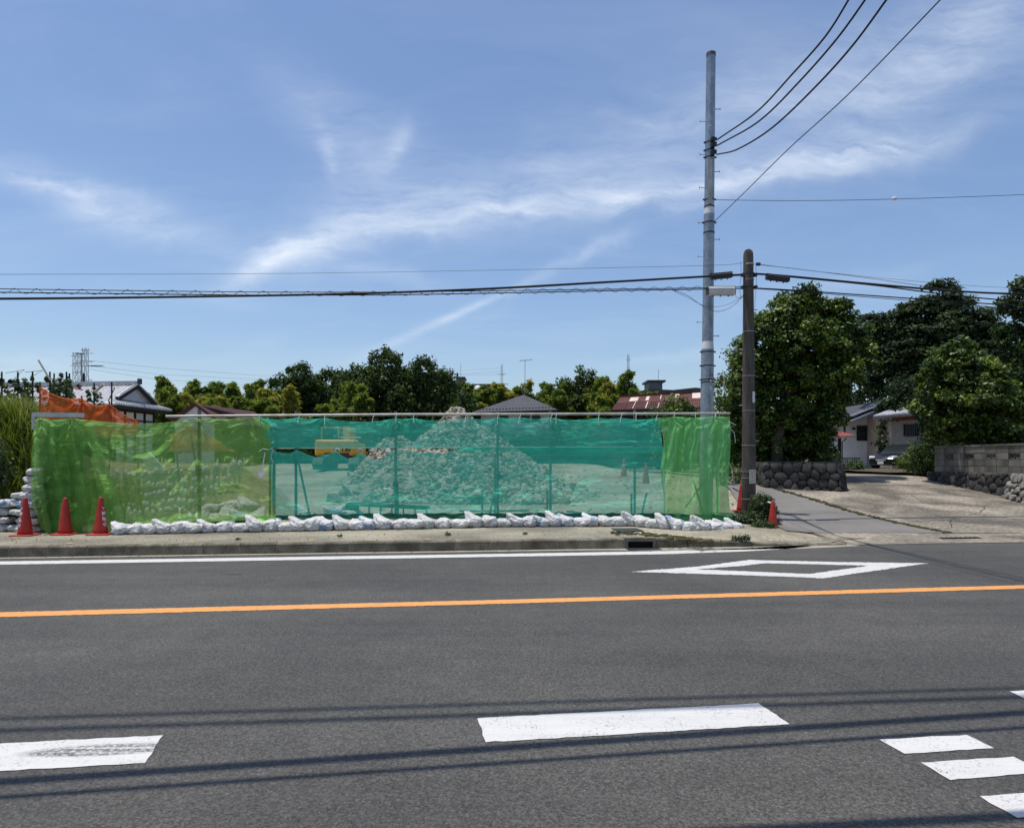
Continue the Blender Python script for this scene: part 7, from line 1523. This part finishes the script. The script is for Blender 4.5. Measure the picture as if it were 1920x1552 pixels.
for s in (-1, 1):
    carpart('headlight', A_LAMP, MB().obox((-2.10, s * .58, .68), (.09, s * .05, .03), (0, .16, 0), (0, 0, .085)), False)
    carpart('mirror', A_CAR, MB().obox((-.75, s * .95, 1.0), (.06, 0, 0), (0, .10, 0), (0, 0, .07)), False)
    for x in (-1.38, 1.35):
        w = MB().lathe([(.20, -.11), (.31, -.10), (.325, -.05), (.325, .05), (.31, .10), (.20, .11)], 22).mesh('tyre', A_TYRE, True); o = addobj('tyre', w, car, (x, s * .78, .325)); o.rotation_euler = (rad(90), 0, 0)
        r = MB().lathe([(.02, .115), (.10, .10), (.20, .115), (.21, .06), (.21, -.06)], 14).mesh('rim', A_CHROME, True); o2 = addobj('rim', r, car, (x, s * .78, .325)); o2.rotation_euler = (rad(90 if s < 0 else -90), 0, 0)
carpart('grille', A_CHROME, MB().obox((-2.235, 0, .58), (.02, 0, 0), (0, .28, 0), (0, 0, .05)), False); carpart('number_plate', A_WHITEP, MB().obox((-2.28, 0, .42), (.01, 0, 0), (0, .17, 0), (0, 0, .085)), False); carpart('bumper_intake', A_BLACKPL, MB().obox((-2.235, 0, .33), (.02, 0, 0), (0, .6, 0), (0, 0, .06)), False)
cp = W(1662, 884, 38.5); car.location = (22.3, 39.6, 1.06); car.rotation_euler = (0, 0, rad(33))
c2 = copytree(car); c2.location = (25.6, 41.2, 1.06); c2.rotation_euler = (0, 0, rad(62)); c2['label'] = 'second dark car mostly hidden behind the bush and mailbox'

# ------------------------------------------------------------------ far pylons
A_PYL = M('pylon_steel_hazed', (.42, .46, .50));  # distance haze put into the pale grey-blue colour
def pylon(label, px, top, Y, wtop, wbot, arms, r):
    b = W(px, 868, Y); tp = W(px, top, Y); hh = tp.z - b.z; t = thing('power_pylon', label, 'pylon', b, 'power pylons on the horizon'); m_ = MB(); n = 11; P = []
    for k in range(n + 1):
        f = k / n; w = (wbot * (1 - f) ** 1.5 + wtop * (1 - (1 - f) ** 1.5)) * .5 * Y / F; z = b.z + hh * f; P.append([V((b.x + sx * w, Y + sy * w, z)) for sx, sy in ((-1, -1), (1, -1), (1, 1), (-1, 1))])
    for k in range(n):
        for q in range(4):
            m_.tube([P[k][q], P[k + 1][q]], r, 4, False); m_.tube([P[k][q], P[k + 1][(q + 1) % 4]], r * .6, 3, False); m_.tube([P[k][(q + 1) % 4], P[k + 1][q]], r * .6, 3, False); m_.tube([P[k][q], P[k][(q + 1) % 4]], r * .5, 3, False)
    m_.build('lattice', A_PYL, t); m_ = MB()
    for f, w in arms:
        z = b.z + hh * f; ww = w * Y / F
        for s in (-1, 1): m_.tube([V((b.x, Y, z + ww * .12)), V((b.x + s * ww, Y, z))], r, 4, False); m_.tube([V((b.x, Y, z - ww * .12)), V((b.x + s * ww, Y, z))], r, 4, False)
    m_.build('cross_arms', A_PYL, t); return t
pylon('nearer lattice power pylon left of the antenna mast', 144, 661, 330, 9, 12, [(.97, 11), (.90, 10), (.82, 9)], .13)
pylon('nearer lattice power pylon right of the antenna mast', 160, 652, 345, 7, 14, [(.98, 9), (.88, 16), (.72, 14)], .13)
pylon('distant power pylon above the flat buildings', 941, 683, 620, 3, 11, [(.90, 8), (.80, 14), (.72, 12)], .20)
pylon('faint power pylon left of the steel pole', 1178, 664, 800, 3, 9, [(.95, 5), (.85, 6), (.75, 6)], .18)
for i, (ya, yb, yc) in enumerate(((686, 702, 712), (692, 712, 724), (676, 690, 705))):
    pts = [W(168, ya, 340), W(300, yb, 430), W(500, yc, 560), W(941, 690 + 6 * i, 620)]; o = MB().tube(pts, .07, 3).build('transmission_line', A_WIRE); tagit(o, ['middle', 'lowest', 'highest'][i] + ' of the faint far transmission lines over the tiled roof', 'wire', 'far transmission lines')
